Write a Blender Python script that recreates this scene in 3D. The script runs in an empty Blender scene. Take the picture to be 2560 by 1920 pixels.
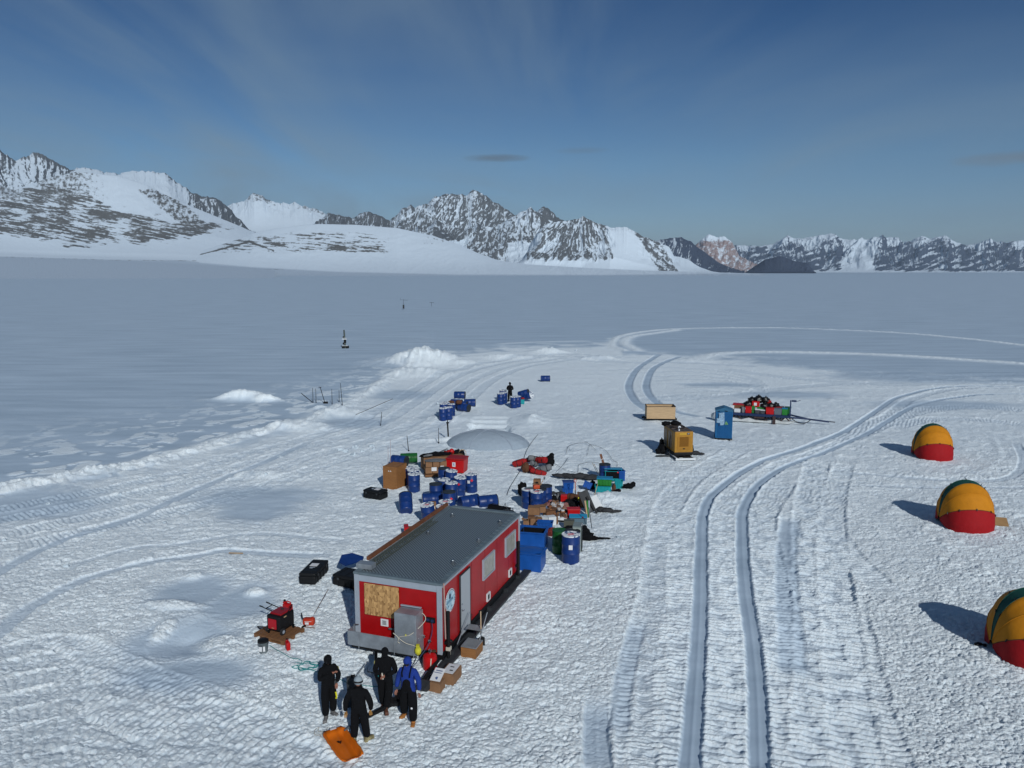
import bpy, bmesh, math, random
import numpy as np
from math import sin, cos, tan, pi, radians, atan2, hypot, sqrt
from mathutils import Vector, Matrix, Euler

S = bpy.context.scene
COL = S.collection
# ------------------------------------------------------------------ camera
H = 12.0; PITCH = radians(8.2); FPX = 1948.0
cd = bpy.data.cameras.new('camera'); cam = bpy.data.objects.new('camera', cd); COL.objects.link(cam)
cam.location = (0, 0, H); cam.rotation_euler = (pi/2 - PITCH, 0, 0)
cd.sensor_fit = 'HORIZONTAL'; cd.sensor_width = 36; cd.lens = 36*FPX/2560
cd.clip_start = 0.5; cd.clip_end = 120000
S.camera = cam
# ------------------------------------------------------------------ sun, sky, exposure
SUN_EL = radians(29); SX, SY = 0.31, -0.95          # horizontal direction towards the sun
sl = bpy.data.lights.new('sun', 'SUN'); sun = bpy.data.objects.new('sun', sl); COL.objects.link(sun)
sl.energy = 3.6; sl.angle = radians(0.53); sl.color = (1.0, 0.995, 0.975)
sd = Vector((SX*cos(SUN_EL), SY*cos(SUN_EL), sin(SUN_EL))).normalized()
sun.rotation_euler = sd.to_track_quat('Z', 'Y').to_euler(); sun.location = (0, 0, 60)
W = bpy.data.worlds.new('World'); S.world = W; W.use_nodes = True
nt = W.node_tree; nt.nodes.clear(); N = nt.nodes.new; L = nt.links.new
wo = N('ShaderNodeOutputWorld'); bg = N('ShaderNodeBackground'); bg.inputs[1].default_value = 0.068
sky = N('ShaderNodeTexSky'); sky.sky_type = 'NISHITA'; sky.sun_disc = False
sky.sun_elevation = SUN_EL; sky.sun_rotation = atan2(SX, SY)
sky.altitude = 1200; sky.air_density = 1.0; sky.dust_density = 0.6; sky.ozone_density = 2.0
tc = N('ShaderNodeTexCoord'); sep = N('ShaderNodeSeparateXYZ'); L(tc.outputs['Generated'], sep.inputs[0])
# thin cirrus: project the view direction on a high plane, stretch, noise
zz = N('ShaderNodeMath'); zz.operation = 'MAXIMUM'; zz.inputs[1].default_value = 0.03; L(sep.outputs[2], zz.inputs[0])
za = N('ShaderNodeMath'); za.operation = 'ADD'; za.inputs[1].default_value = 0.10; L(zz.outputs[0], za.inputs[0])
dv = []
for k in (0, 1):
    m = N('ShaderNodeMath'); m.operation = 'DIVIDE'; L(sep.outputs[k], m.inputs[0]); L(za.outputs[0], m.inputs[1]); dv.append(m)
cb = N('ShaderNodeCombineXYZ'); L(dv[0].outputs[0], cb.inputs[0]); L(dv[1].outputs[0], cb.inputs[1])
def wnoise(rot, scl, loc, sc, det, rough, dist):
    mp = N('ShaderNodeMapping'); mp.inputs['Rotation'].default_value = (0, 0, rot); mp.inputs['Scale'].default_value = scl
    mp.inputs['Location'].default_value = loc; L(cb.outputs[0], mp.inputs[0])
    n = N('ShaderNodeTexNoise'); n.inputs['Scale'].default_value = sc; n.inputs['Detail'].default_value = det
    n.inputs['Roughness'].default_value = rough; n.inputs['Distortion'].default_value = dist; L(mp.outputs[0], n.inputs[0]); return n
def ramp(src, pts):
    r = N('ShaderNodeValToRGB'); e = r.color_ramp.elements
    while len(e) < len(pts): e.new(0.5)
    for i, (p, c) in enumerate(pts):
        e[i].position = p; e[i].color = (c, c, c, 1) if not isinstance(c, tuple) else c + (1,)
    L(src, r.inputs[0]); return r
n1 = wnoise(radians(-8), (1.05, .34, 1), (0.3, 0.7, 0), 1.0, 9, 0.55, 0.8)
n2 = wnoise(radians(10), (0.8, .7, 1), (4.3, 1.7, 0), 0.55, 4, 0.5, 0.3)
r1 = ramp(n1.outputs[0], [(0.34, 0.0), (0.74, 1.0)]); r2 = ramp(n2.outputs[0], [(0.36, 0.05), (0.60, 1.0)])
mm = N('ShaderNodeMath'); mm.operation = 'MULTIPLY'; L(r1.outputs[0], mm.inputs[0]); L(r2.outputs[0], mm.inputs[1])
mk = N('ShaderNodeMath'); mk.operation = 'MULTIPLY'; mk.inputs[1].default_value = 0.95; 
xa = N('ShaderNodeMapRange'); xa.inputs[1].default_value = -.55; xa.inputs[2].default_value = .55; xa.inputs[3].default_value = 1.25; xa.inputs[4].default_value = .42; L(sep.outputs[0], xa.inputs[0])
xm = N('ShaderNodeMath'); xm.operation = 'MULTIPLY'; L(mm.outputs[0], xm.inputs[0]); L(xa.outputs[0], xm.inputs[1]); L(xm.outputs[0], mk.inputs[0])
gm = N('ShaderNodeMixRGB'); gm.blend_type = 'MULTIPLY'; gm.inputs[0].default_value = 1; gm.inputs[2].default_value = (0.62, 0.74, 0.80, 1)
L(sky.outputs[0], gm.inputs[1])
# deepen the zenith (dry polar air)
zr = ramp(sep.outputs[2], [(0.0, (1.0, .98, 1.12)), (0.13, (0.78, 0.92, 1.04)), (0.31, (0.15, 0.45, 0.74)), (1.0, (0.22, 0.42, 0.66))])
gz = N('ShaderNodeMixRGB'); gz.blend_type = 'MULTIPLY'; gz.inputs[0].default_value = 1; L(gm.outputs[0], gz.inputs[1]); L(zr.outputs[0], gz.inputs[2])
mx = N('ShaderNodeMixRGB'); mx.inputs[2].default_value = (2.7, 3.9, 5.0, 1); L(mk.outputs[0], mx.inputs[0]); L(gz.outputs[0], mx.inputs[1])
def mth(op, a, b=None, v=None):
    m = N('ShaderNodeMath'); m.operation = op; L(a, m.inputs[0])
    if b is not None: L(b, m.inputs[1])
    elif v is not None: m.inputs[1].default_value = v
    return m.outputs[0]
cur = mx.outputs[0]
wob = wnoise(0, (3, 3, 1), (7, 2, 0), 2.2, 5, .6, 0)
azr = mth('DIVIDE', sep.outputs[0], mth('MAXIMUM', sep.outputs[1], v=.05)); elr = sep.outputs[2]
# two small lenticular clouds low in the sky
for (ax, el, wx, wz, colr, k) in ((-.018, .1385, .040, .0050, (1.55, 2.15, 2.75, 1), .75), (.085, .147, .034, .0040, (1.8, 2.45, 3.1, 1), .35), (.62, .118, .075, .0075, (2.3, 2.6, 2.9, 1), .55)):
    dx = mth('POWER', mth('ABSOLUTE', mth('DIVIDE', mth('SUBTRACT', azr, v=ax), v=wx)), v=2.0); dz = mth('POWER', mth('ABSOLUTE', mth('DIVIDE', mth('SUBTRACT', elr, v=el), v=wz)), v=2.0)
    d = mth('ADD', mth('ADD', dx, dz), mth('MULTIPLY', wob.outputs[0], v=1.6)); r = ramp(mth('MULTIPLY', d, v=.5), [(.35, k), (1.0, 0.0)])
    q = N('ShaderNodeMixRGB'); q.inputs[2].default_value = colr; L(r.outputs[0], q.inputs[0]); L(cur, q.inputs[1]); cur = q.outputs[0]
L(cur, bg.inputs[0]); L(bg.outputs[0], wo.inputs[0])
S.view_settings.view_transform = 'Standard'; S.view_settings.look = 'None'
S.view_settings.exposure = 0.0; S.view_settings.gamma = 1.0; S.view_settings.use_curve_mapping = False
S.render.engine = 'CYCLES'

# ------------------------------------------------------------------ numpy noise
def _h(ix, iy, s):
    n = (ix.astype(np.int64)*374761393 + iy.astype(np.int64)*668265263 + s*2147483647) & 0xFFFFFFFF
    n = ((n ^ (n >> 13))*1274126177) & 0xFFFFFFFF
    n = (n ^ (n >> 16)) & 0xFFFFFFFF
    n = (n*2246822519) & 0xFFFFFFFF
    return ((n ^ (n >> 15)) & 0xFFFFFF)/float(0xFFFFFF)
def vnoise(x, y, s=0):                      # gradient noise, about -1..1
    x0 = np.floor(x); y0 = np.floor(y); fx = x-x0; fy = y-y0
    u = fx*fx*fx*(fx*(fx*6-15)+10); v = fy*fy*fy*(fy*(fy*6-15)+10)
    def g(dx, dy):
        a = _h(x0+dx, y0+dy, s)*2*pi
        return np.cos(a)*(fx-dx)+np.sin(a)*(fy-dy)
    a, b, c, d = g(0, 0), g(1, 0), g(0, 1), g(1, 1)
    return ((a+(b-a)*u)+((c+(d-c)*u)-(a+(b-a)*u))*v)*1.6
def fbm(x, y, o=4, s=0, gain=0.5):
    r = 0*x; a = 1.0; t = 0
    for k in range(o):
        r = r + a*vnoise(x*2**k+k*17.3, y*2**k-k*9.1, s+k); t += a; a *= gain
    return r/t
def ridged(x, y, o=4, s=0, gain=0.55):
    r = 0*x; a = 1.0; t = 0
    for k in range(o):
        r = r + a*(1-np.abs(vnoise(x*2**k+k*7.7, y*2**k+k*3.3, s+k))*1.6); t += a; a *= gain
    return r/t
def sstep(a, b, x):
    t = np.clip((x-a)/(b-a), 0, 1); return t*t*(3-2*t)

# a point of the flat snow seen under a bearing/depression (measured on the photograph)
def G(x, y, z=0.0):
    u = (x-1280)/FPX; v = (y-960)/FPX
    dy = cos(PITCH)-v*sin(PITCH); dz = -(sin(PITCH)+v*cos(PITCH)); t = (z-H)/dz
    return (u*t, dy*t)
def spline(pts, step=1.0):
    P = [np.array(p, float) for p in pts]; out = []
    for i in range(len(P)-1):
        p0 = P[max(i-1, 0)]; p1 = P[i]; p2 = P[i+1]; p3 = P[min(i+2, len(P)-1)]
        n = max(2, int(np.linalg.norm(p2-p1)/step))
        for k in range(n):
            t = k/n
            out.append(0.5*((2*p1)+(-p0+p2)*t+(2*p0-5*p1+4*p2-p3)*t*t+(-p0+3*p1-3*p2+p3)*t**3))
    out.append(P[-1]); return np.array(out)

# ------------------------------------------------------------------ materials
MATS = {}
def mat(name, color, rough=0.6, metal=0.0, bump=0.0, bscale=20, var=0.0, vscale=5, spec=0.4, stretch=None):
    if name in MATS: return MATS[name]
    color = tuple(c*.77 for c in color); spec = min(spec, .28)
    m = bpy.data.materials.new(name); m.use_nodes = True; t = m.node_tree; b = t.nodes['Principled BSDF']
    b.inputs['Base Color'].default_value = (*color, 1); b.inputs['Roughness'].default_value = rough
    b.inputs['Metallic'].default_value = metal; b.inputs['Specular IOR Level'].default_value = spec
    co = t.nodes.new('ShaderNodeTexCoord'); src = co.outputs['Object']
    if stretch:
        mp = t.nodes.new('ShaderNodeMapping'); mp.inputs['Scale'].default_value = stretch; t.links.new(src, mp.inputs[0]); src = mp.outputs[0]
    if var > 0:
        n = t.nodes.new('ShaderNodeTexNoise'); n.inputs['Scale'].default_value = vscale; n.inputs['Detail'].default_value = 6
        n.inputs['Roughness'].default_value = 0.6
        t.links.new(src, n.inputs[0]); x = t.nodes.new('ShaderNodeMixRGB')
        x.inputs[1].default_value = (*[c*(1-var) for c in color], 1); x.inputs[2].default_value = (*[min(1, c*(1+var)+0.012*var) for c in color], 1)
        r = t.nodes.new('ShaderNodeMapRange'); r.inputs[1].default_value = 0.3; r.inputs[2].default_value = 0.7
        t.links.new(n.outputs[0], r.inputs[0]); t.links.new(r.outputs[0], x.inputs[0]); t.links.new(x.outputs[0], b.inputs['Base Color'])
    if bump > 0:
        n = t.nodes.new('ShaderNodeTexNoise'); n.inputs['Scale'].default_value = bscale; n.inputs['Detail'].default_value = 5
        t.links.new(src, n.inputs[0]); q = t.nodes.new('ShaderNodeBump'); q.inputs['Distance'].default_value = bump
        t.links.new(n.outputs[0], q.inputs['Height']); t.links.new(q.outputs[0], b.inputs['Normal'])
    MATS[name] = m; return m
# ------------------------------------------------------------------ snow ground
def worldpts(pts): return [G(*p) for p in pts]
TR = []   # (polyline world, width, kind, strength)
def track(pts, w, kind, k=1.0, step=1.0, off=0.0):
    p = spline(worldpts(pts), step)
    if off:
        t = np.gradient(p, axis=0); t /= np.linalg.norm(t, axis=1)[:, None]; p = p+off*np.stack([-t[:, 1], t[:, 0]], 1)
    TR.append((p, w, kind, k))
RUT_L = [(1722, 1960), (1738, 1722), (1749, 1544), (1753, 1384), (1759, 1277), (1795, 1221), (1898, 1153), (2035, 1107), (2114, 1073), (2188, 1028), (2250, 990), (2382, 965), (2620, 968)]
RUT_R = [(1900, 1960), (1893, 1722), (1878, 1569), (1861, 1446), (1855, 1323), (1860, 1265), (1900, 1205), (1970, 1160), (2069, 1125), (2154, 1087), (2223, 1048), (2302, 1008), (2450, 985), (2620, 985)]
# tread bands of the tracked vehicle
for off in (1.3,):
    track(RUT_L, 1.1, 'tread', 1.0, off=-off)
track([(1655, 1960), (1655, 1692), (1661, 1384), (1668, 1280), (1720, 1200), (1850, 1120)], 1.5, 'tread', .8)
track([(1700, 1960), (1705, 1700), (1712, 1450), (1720, 1300), (1770, 1215)], .9, 'tread', .8)
track([(2010, 1960), (2005, 1815), (1990, 1600), (1970, 1400)], .8, 'tread', .9)
track([(2240, 1960), (2190, 1815), (2150, 1650), (2120, 1500)], 1.2, 'tread', .6)
track([(1590, 1960), (1590, 1700), (1625, 1500), (1640, 1350)], 1.0, 'tread', .6)
track([(1815, 1960), (1815, 1815), (1812, 1500), (1808, 1300), (1850, 1225)], 1.5, 'tread', 1)
track([(1968, 1960), (1962, 1815), (1935, 1550), (1907, 1384), (1900, 1290), (1960, 1200)], 1.6, 'tread', 1)
track([(2070, 1960), (2055, 1815), (2050, 1569), (2024, 1323), (2030, 1220), (2045, 1150)], 1.5, 'tread', 1.1)
track([(2160, 1960), (2130, 1815), (2105, 1569), (2085, 1400), (2085, 1250), (2110, 1160)], 1.2, 'tread', .9)
track([(2085, 1330), (2130, 1400), (2220, 1480)], 1.2, 'tread', .6)
track([(1985, 1700), (1975, 1560), (1965, 1400), (1975, 1290)], .9, 'flat', .8)
track([(1500, 1960), (1490, 1850), (1494, 1735)], .75, 'rut', .6)
track([(1540, 1850), (1552, 1750), (1572, 1640), (1600, 1540)], .6, 'flat', .7)
# ruts in the turning area
track([(1700, 890), (1640, 915), (1616, 954), (1625, 988), (1665, 1018), (1750, 1040)], .9, 'rut', 1)
track([(1650, 885), (1600, 915), (1573, 954), (1579, 988), (1610, 1018), (1680, 1050)], .9, 'rut', 1)
track([(1460, 890), (1520, 900), (1590, 905), (1700, 905), (1900, 915)], 2.4, 'tread', .8)
for q in range(7):
    track([(1500+q*40, 925+q*8), (1700+q*25, 918+q*10), (1850+q*12, 935+q*9), (1905-q*10, 965+q*5), (1850-q*40, 985+q*2), (1690, 985)], 1.1, 'tread', .7, 1.5)
track([(1568, 880), (1540, 870), (1528, 860), (1556, 840), (1642, 826), (1813, 820), (1983, 821), (2268, 834), (2620, 870)], 1.8, 'ridge', 1.0, 3)
track([(1600, 880), (1572, 866), (1560, 855), (1590, 840), (1700, 825)], 2.2, 'ridge', .9, 3)
track([(1700, 905), (1756, 894), (1813, 884), (1983, 881), (2268, 891), (2620, 915)], 3.4, 'ridge', .9, 3)
track([(1240, 862), (1330, 856), (1480, 853)], 2.0, 'ridge', .5, 3)
track([(1900, 895), (2100, 925), (2300, 945), (2620, 950)], 3.0, 'tread', .9, 3)
track([(1800, 920), (2000, 945), (2200, 960), (2400, 955), (2620, 962)], 2.6, 'tread', .8, 3)
track([(1900, 975), (2060, 960), (2200, 957), (2400, 940), (2620, 935)], 2.2, 'tread', .8, 3)
track([(2620, 1030), (2450, 1015), (2300, 1025), (2200, 1055), (2100, 1100)], 2.2, 'tread', .9, 2)
track([(2620, 1070), (2480, 1050), (2330, 1045), (2230, 1065)], 1.8, 'tread', .9, 2)
track([(2540, 1105), (2558, 1150), (2530, 1190), (2430, 1200), (2250, 1190), (2090, 1178)], .6, 'rut', .35)
track([(2620, 1218), (2400, 1215), (2200, 1212), (2100, 1215)], .5, 'rut', .22)
track([(2480, 1090), (2500, 1140), (2440, 1180), (2300, 1182)], .5, 'ridge', .25)
track([(2210, 1290), (2290, 1235), (2420, 1240)], .5, 'ridge', .25)
# left side
LA = [(-60, 1620), (0, 1577), (50, 1530), (100, 1499), (217, 1443), (304, 1421), (391, 1404), (521, 1382), (564, 1376), (694, 1384), (830, 1392)]
LB = [(150, 1425), (187, 1408), (260, 1387), (347, 1367), (434, 1361), (543, 1343), (651, 1332), (781, 1345), (890, 1354)]
track(LA, .7, 'rut', .45); track(LB, .5, 'rut', .28)
BERM = [(-400, 1330), (-80, 1240), (60, 1215), (300, 1172), (430, 1143), (560, 1103), (690, 1075), (800, 1045), (880, 1010), (930, 975), (1000, 935), (1040, 905)]
for off, w, k in ((2.2, 1.3, 1.0), (4.3, 1.3, 1.0), (6.8, 1.3, .8), (9.0, 1.3, .9)):
    track([(-80, 1260), (60, 1235), (300, 1190), (560, 1122), (800, 1062), (930, 1000), (1050, 940), (1200, 900), (1400, 880), (1600, 890)], w, 'tread', k, 1.5, off=off if False else -off)
track([(-40, 1450), (35, 1404), (160, 1345), (347, 1287), (477, 1226), (640, 1160), (780, 1100)], .7, 'rut', .5)
for q in range(9):
    track([(-60, 1640+q*44), (130+q*12, 1600+q*40), (260+q*30, 1640+q*38), (420+q*40, 1700+q*34), (640+q*45, 1800+q*30), (860+q*40, 1930+q*20)], 1.0, 'tread', .55)
track([(40, 1570), (87, 1599), (174, 1638), (204, 1686), (206, 1764), (250, 1810), (330, 1860)], .22, 'groove', 1)
track([(160, 1740), (200, 1790), (300, 1830), (420, 1880)], .2, 'groove', .8)
track([(0, 1880), (110, 1868), (250, 1880), (330, 1890)], .2, 'groove', .8)

track(RUT_L, .60, 'rut', .85); track(RUT_R, .60, 'rut', .85)
_ang = np.array([(x-1280)/1948 for x in (-900, -400, 0, 300, 560, 800, 950, 1000, 1060, 1200, 1300, 1480, 1530, 1560, 1700, 1900, 2050, 2200, 2330, 2560, 3200)])
_bpy = [1420, 1330, 1222, 1172, 1105, 1038, 965, 925, 893, 872, 862, 862, 848, 880, 884, 893, 915, 930, 940, 948, 950]
_rb = np.array([G(1280, y)[1] for y in _bpy])
def bound(a): return np.interp(a, _ang, _rb)
# mounds: px centre (base), world radius x, y, height
def mound(px, py, rx, ry, h): x, y = G(px, py); return (x, y, rx, ry, h)
MOUNDS = [mound(1062, 905, 6.0, 5.0, 2.0), mound(1050, 935, 4.5, 4.0, .8), mound(620, 998, 2.4, 1.4, .8), mound(665, 1003, 1.6, .8, .5), mound(575, 1000, 1.6, .8, .4),
          mound(1370, 880, 3, 2.5, .8), mound(1495, 895, 4, 2.0, .5), mound(1260, 893, 5, 2.5, .6), mound(1150, 1010, 2.0, 2.5, .55), mound(1115, 1045, 1.8, 1.6, .4),
          mound(1190, 1100, 4.0, .5, .35), mound(1170, 1110, 2.0, .5, .4), mound(1330, 1050, 1.2, 2.5, .4),
          mound(860, 1035, 3.0, 2.2, .55), mound(760, 1070, 2.5, 2, .5), mound(1010, 1190, 1.2, .4, .25), mound(1530, 1245, 1.6, 1.2, .35), mound(1540, 1300, 1.0, .8, .2),
          mound(650, 1185, 1.5, 1, .3), mound(800, 1025, 1.0, .6, .3),
          mound(470, 1595, 1.6, 1.2, -.28), mound(425, 1515, 1.3, .45, .16), mound(550, 1600, .9, .7, .12), mound(640, 1480, .5, .35, .14), mound(480, 1440, .6, .4, .12), mound(410, 1570, .35, 1.0, .10), mound(420, 1660, 1.6, 1.0, -.08)]
def clumps(x, y, wl, seed):                 # rounded lumps of churned snow: inverted cell distance
    X = x/wl; Y = y/wl; x0 = np.floor(X); y0 = np.floor(Y); best = np.full(X.shape, 9.0)
    for i in (-1, 0, 1):
        for j in (-1, 0, 1):
            cx = x0+i; cy = y0+j
            d = (cx+_h(cx, cy, seed)-X)**2+(cy+_h(cx, cy, seed+9)-Y)**2
            r = .35+.85*_h(cx, cy, seed+5)
            best = np.minimum(best, d/(r*r))
    return np.clip(1-best, 0, 1)
def smooth_patch(x, y):
    m = 0*x
    for (px, py, rx, ry) in ((460, 1590, 2.2, 2.0), (480, 1480, 2.0, 2.0), (600, 1500, 1.6, 2.0), (460, 1680, 2.6, 1.4), (650, 1265, 2.5, 3), (640, 1240, 4, 3), (1680, 1310, 0.1, 0.1), (60, 1260, 5, 4), (1975, 985, 6, 3), (2360, 1010, 8, 3), (1800, 960, 5, 2), (1000, 985, 4, 4), (2060, 905, 12, 8), (880, 1055, 3.5, 3), (2250, 940, 10, 6)):
        cx, cy = G(px, py); m = np.maximum(m, 1-sstep(.45, 1.15, np.hypot((x-cx)/rx, (y-cy)/ry)+.25*fbm(x*.7, y*.7, 3, 91)))
    return m
Bp = spline(worldpts(BERM), 2.0)
def ground(x, y, sp=None):
    """height, churned-ness (with tread groove shade) of the snow at world x, y; sp = local mesh spacing"""
    x = np.asarray(x, float); y = np.asarray(y, float)
    if sp is None: sp = 0*x+.02
    ya = np.maximum(y, 2.0); a = x/ya
    rb = bound(a)
    wob = fbm(x*.25, y*.25, 4, 5)*.10
    e = np.log(np.maximum(rb, 1)/ya)+wob
    R = sstep(-.02, .07, e)
    R = np.where(y < 2, 1, R)
    # scattered lumps spilled on the smooth snow just beyond the edge
    spill = sstep(-.42, -.02, e)*(1-R)*sstep(0.28, .55, vnoise(x*.5, y*.4, 11)+.35)*(a < -.1)
    sm = smooth_patch(x, y)
    Rr = np.clip(R*(1-.85*sm), 0, 1)
    z = 0.10*fbm(x*.08, y*.08, 3, 2)*(y > 4)+.05*fbm(x*.35, y*.35, 3, 3)*R
    z = z-.10*R+.03
    flat = 0*x                                     # where tracks pressed the snow smooth
    zt = 0*x; tread = 0*x; TB = 0*x+1
    for (P, w, kind, k) in TR:
        lo = P.min(0)-2*w-.6; hi = P.max(0)+2*w+.6
        sel = np.nonzero((x > lo[0]) & (x < hi[0]) & (y > lo[1]) & (y < hi[1]))
        if sel[0].size == 0: continue
        xs = x[sel]; ys = y[sel]; D = np.full(xs.shape, 1e9); Sg = 0*xs; AL = 0*xs; s0 = 0.0
        for i in range(len(P)-1):
            p = P[i]; q = P[i+1]; dx, dy = q-p; Ls = hypot(dx, dy)
            if Ls < 1e-6: continue
            m = np.nonzero((np.abs(xs-(p[0]+q[0])/2) < Ls/2+2*w+.5) & (np.abs(ys-(p[1]+q[1])/2) < Ls/2+2*w+.5))[0]
            if m.size:
                t = ((xs[m]-p[0])*dx+(ys[m]-p[1])*dy)/Ls; tcl = np.clip(t, 0, Ls)
                ex = xs[m]-p[0]-dx/Ls*tcl; ey = ys[m]-p[1]-dy/Ls*tcl; d = np.hypot(ex, ey)
                b = d < D[m]; mb = m[b]; D[mb] = d[b]; Sg[mb] = np.sign(ex*dy-ey*dx)[b]*d[b]; AL[mb] = s0+tcl[b]
            s0 += Ls
        kend = k; k = k*sstep(-.3, 1.2, np.minimum(AL, s0-AL)+.5*(D < 0))
        n = fbm(xs*1.1, ys*1.1, 3, 21)
        Dn = D+.10*w*n; spx = sp[sel]
        if kind == 'rut':
            f = 1-sstep(w*.36, w*.53, D+.05*n)
            edge = np.exp(-((D-w*.58)/(.05))**2)*(.6+.8*fbm(xs*3, ys*3, 2, 8))
            rib = np.exp(-((Sg)/(.03+spx))**2)*.02
            zt[sel] = zt[sel]*(1-f)+k*(-.062*f+.035*edge)+rib*f*k; tread[sel] *= (1-f)
            flat[sel] = np.maximum(flat[sel], f*np.minimum(1, k*1.3))
        elif kind == 'flat':
            f = (1-sstep(w*.35, w*.6, Dn))*k; flat[sel] = np.maximum(flat[sel], f); zt[sel] -= .04*f
        elif kind == 'tread':
            f = (1-sstep(w*.42, w*.56, Dn))*k
            per = .25; lod = np.clip(per/(3.0*spx), 0, 1)
            ph = AL/per+.35*vnoise(xs*.8, ys*.8, 31)+.5*(Sg > 0)*0
            bar = np.abs(np.sin(pi*ph))**.7
            brk = sstep(-.45, .25, fbm(xs*1.7, ys*1.7, 3, 33))
            edge = np.exp(-((D-w*.55)/(.10+.4*spx))**2)*(.5+fbm(xs*3, ys*3, 2, 9))
            zt[sel] = zt[sel]*(1-.8*f)+f*(-.055+.105*bar*lod*(.3+.7*brk))*(1-.7*flat[sel])+.05*edge*k*(1-flat[sel])
            tread[sel] = np.maximum(tread[sel], f*1.25); TB[sel] = TB[sel]*(1-f)+f*(.30+.70*(bar*lod*(.4+.6*brk)+.42*(1-lod)))+.25*edge*k  # tread grooves greyer: pressed snow, with their shade also put into the tone
        elif kind == 'ridge':
            f = np.exp(-(Dn/(w*.45))**2)*k; lump = .6+.6*fbm(xs*1.3, ys*1.3, 3, 41)
            zt[sel] += .22*f*lump; R[sel] = np.maximum(R[sel], np.clip(f*1.3, 0, 1)); Rr[sel] = np.maximum(Rr[sel], np.clip(f*1.3, 0, 1))
        elif kind == 'groove':
            f = np.exp(-((D+.10*n)/(w*.5))**2)*k; zt[sel] -= .09*f*(.6+fbm(xs*2, ys*2, 2, 44))
    # berm along the left edge of the worked area
    db = np.full(x.shape, 1e9)
    sel = np.nonzero((x < 0) & (y > 15) & (y < 130))
    if sel[0].size:
        d = np.full(sel[0].shape, 1e9); xs = x[sel]; ys = y[sel]
        for i in range(len(Bp)-1):
            p = Bp[i]; q = Bp[i+1]; v = q-p; l2 = v@v; t = np.clip(((xs-p[0])*v[0]+(ys-p[1])*v[1])/l2, 0, 1)
            d = np.minimum(d, np.hypot(xs-p[0]-v[0]*t, ys-p[1]-v[1]*t))
        bw = .9+.35*vnoise(xs*.15, ys*.15, 50)
        hh = np.exp(-(d/bw)**2)*(.17+.28*fbm(xs*.45, ys*.45, 3, 51)+.32*(ridged(xs*.9, ys*.9, 3, 53)-.55))
        z[sel] += np.maximum(hh, 0); Rr[sel] = np.maximum(Rr[sel], np.exp(-(d/1.2)**2))
    for (mx, my, rx, ry, h) in MOUNDS:
        r = np.hypot((x-mx)/rx, (y-my)/ry)
        m = np.nonzero(r < 1.6)
        if m[0].size:
            n = fbm(x[m]*1.1/max(.5, min(rx, 2)), y[m]*1.1/max(.5, min(ry, 2)), 3, 61)
            g = np.exp(-(r[m]*1.3)**2*(1+.6*n))*abs(h); lump = ridged(x[m]*.9, y[m]*.7, 4, 63)-.6; z[m] += np.sign(h)*g*(1+.30*n+(.45*lump if h > 0 else 0))
            g = g*np.sign(h)
            if h > 0: Rr[m] = np.maximum(Rr[m], np.clip(g/h*1.8, 0, 1))
    # steps dug beside the snow pit
    x0, y0 = G(1215, 1058); ux, uy = x-x0, y-y0
    inn = (1-sstep(1.3, 1.7, np.abs(ux-.3+.25*vnoise(uy*.8, uy*0, 3))))*sstep(-3.4, -2.9, uy)*(1-sstep(2.9, 3.3, uy))
    q = np.clip((uy+3.2)/6.2, 0, 1)*5; st = np.floor(q)+sstep(.75, 1.0, q-np.floor(q))
    z = z*(1-inn)+inn*(-.8+.17*st); Rr = np.maximum(Rr, inn*.8); zt *= (1-inn)
    # pressed flat under the worked camp items is left to the items themselves
    z = z+zt*np.where(R > .05, 1, 1)
    rr = Rr*(1-flat)
    # churned clods
    fade = lambda wl: np.clip((wl/(sp*2.2)-.6)/1.0, 0, 1)
    big = clumps(x, y, .55, 71)*.065*fade(.62); med = clumps(x+.3*vnoise(x*3, y*3, 7), y, .25, 72)*.058*fade(.25); sml = clumps(x+.06*vnoise(x*9, y*9, 17), y, .115, 73)*.05*fade(.12)
    nb = sstep(-.25, .6, fbm(x*.5, y*.5, 3, 75))
    amp = rr*(1-.82*np.minimum(tread, 1))
    clod = np.maximum(np.maximum(clumps(x, y, .55, 71)*sstep(-.1, .5, vnoise(x*.9, y*.9, 76))*fade(.55), clumps(x+.3*vnoise(x*3, y*3, 7), y, .25, 72)*fade(.25)), clumps(x+.06*vnoise(x*9, y*9, 17), y, .115, 73)*fade(.115))
    z = z+amp*(.45+.8*nb)*(big*(.35+.65*sstep(-.1, .5, vnoise(x*.9, y*.9, 76)))+med)*.95+amp*sml*1.0+rr*.02*vnoise(x*2.1, y*2.1, 77)*fade(.5)
    sc = sstep(.05, .3, clumps(x, y, .75, 81)-.40)*spill
    z = z+sc*.04*fade(.75); sc = (sc*fade(.75)+.15*spill*(1-fade(.75)))*.8
    # wind-smoothed snow: low sastrugi
    z = z+(1-rr)*.012*vnoise(x*.5, y*1.6, 85)*(1-flat)
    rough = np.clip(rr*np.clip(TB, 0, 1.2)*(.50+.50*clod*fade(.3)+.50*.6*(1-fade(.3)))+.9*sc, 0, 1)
    return z, rough, np.clip(flat, 0, 1)
def gz(x, y):
    xs = np.array([x, x+.15, x-.15, x, x]); ys = np.array([y, y, y, y+.15, y-.15])
    return float(ground(xs, ys)[0].mean())

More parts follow.
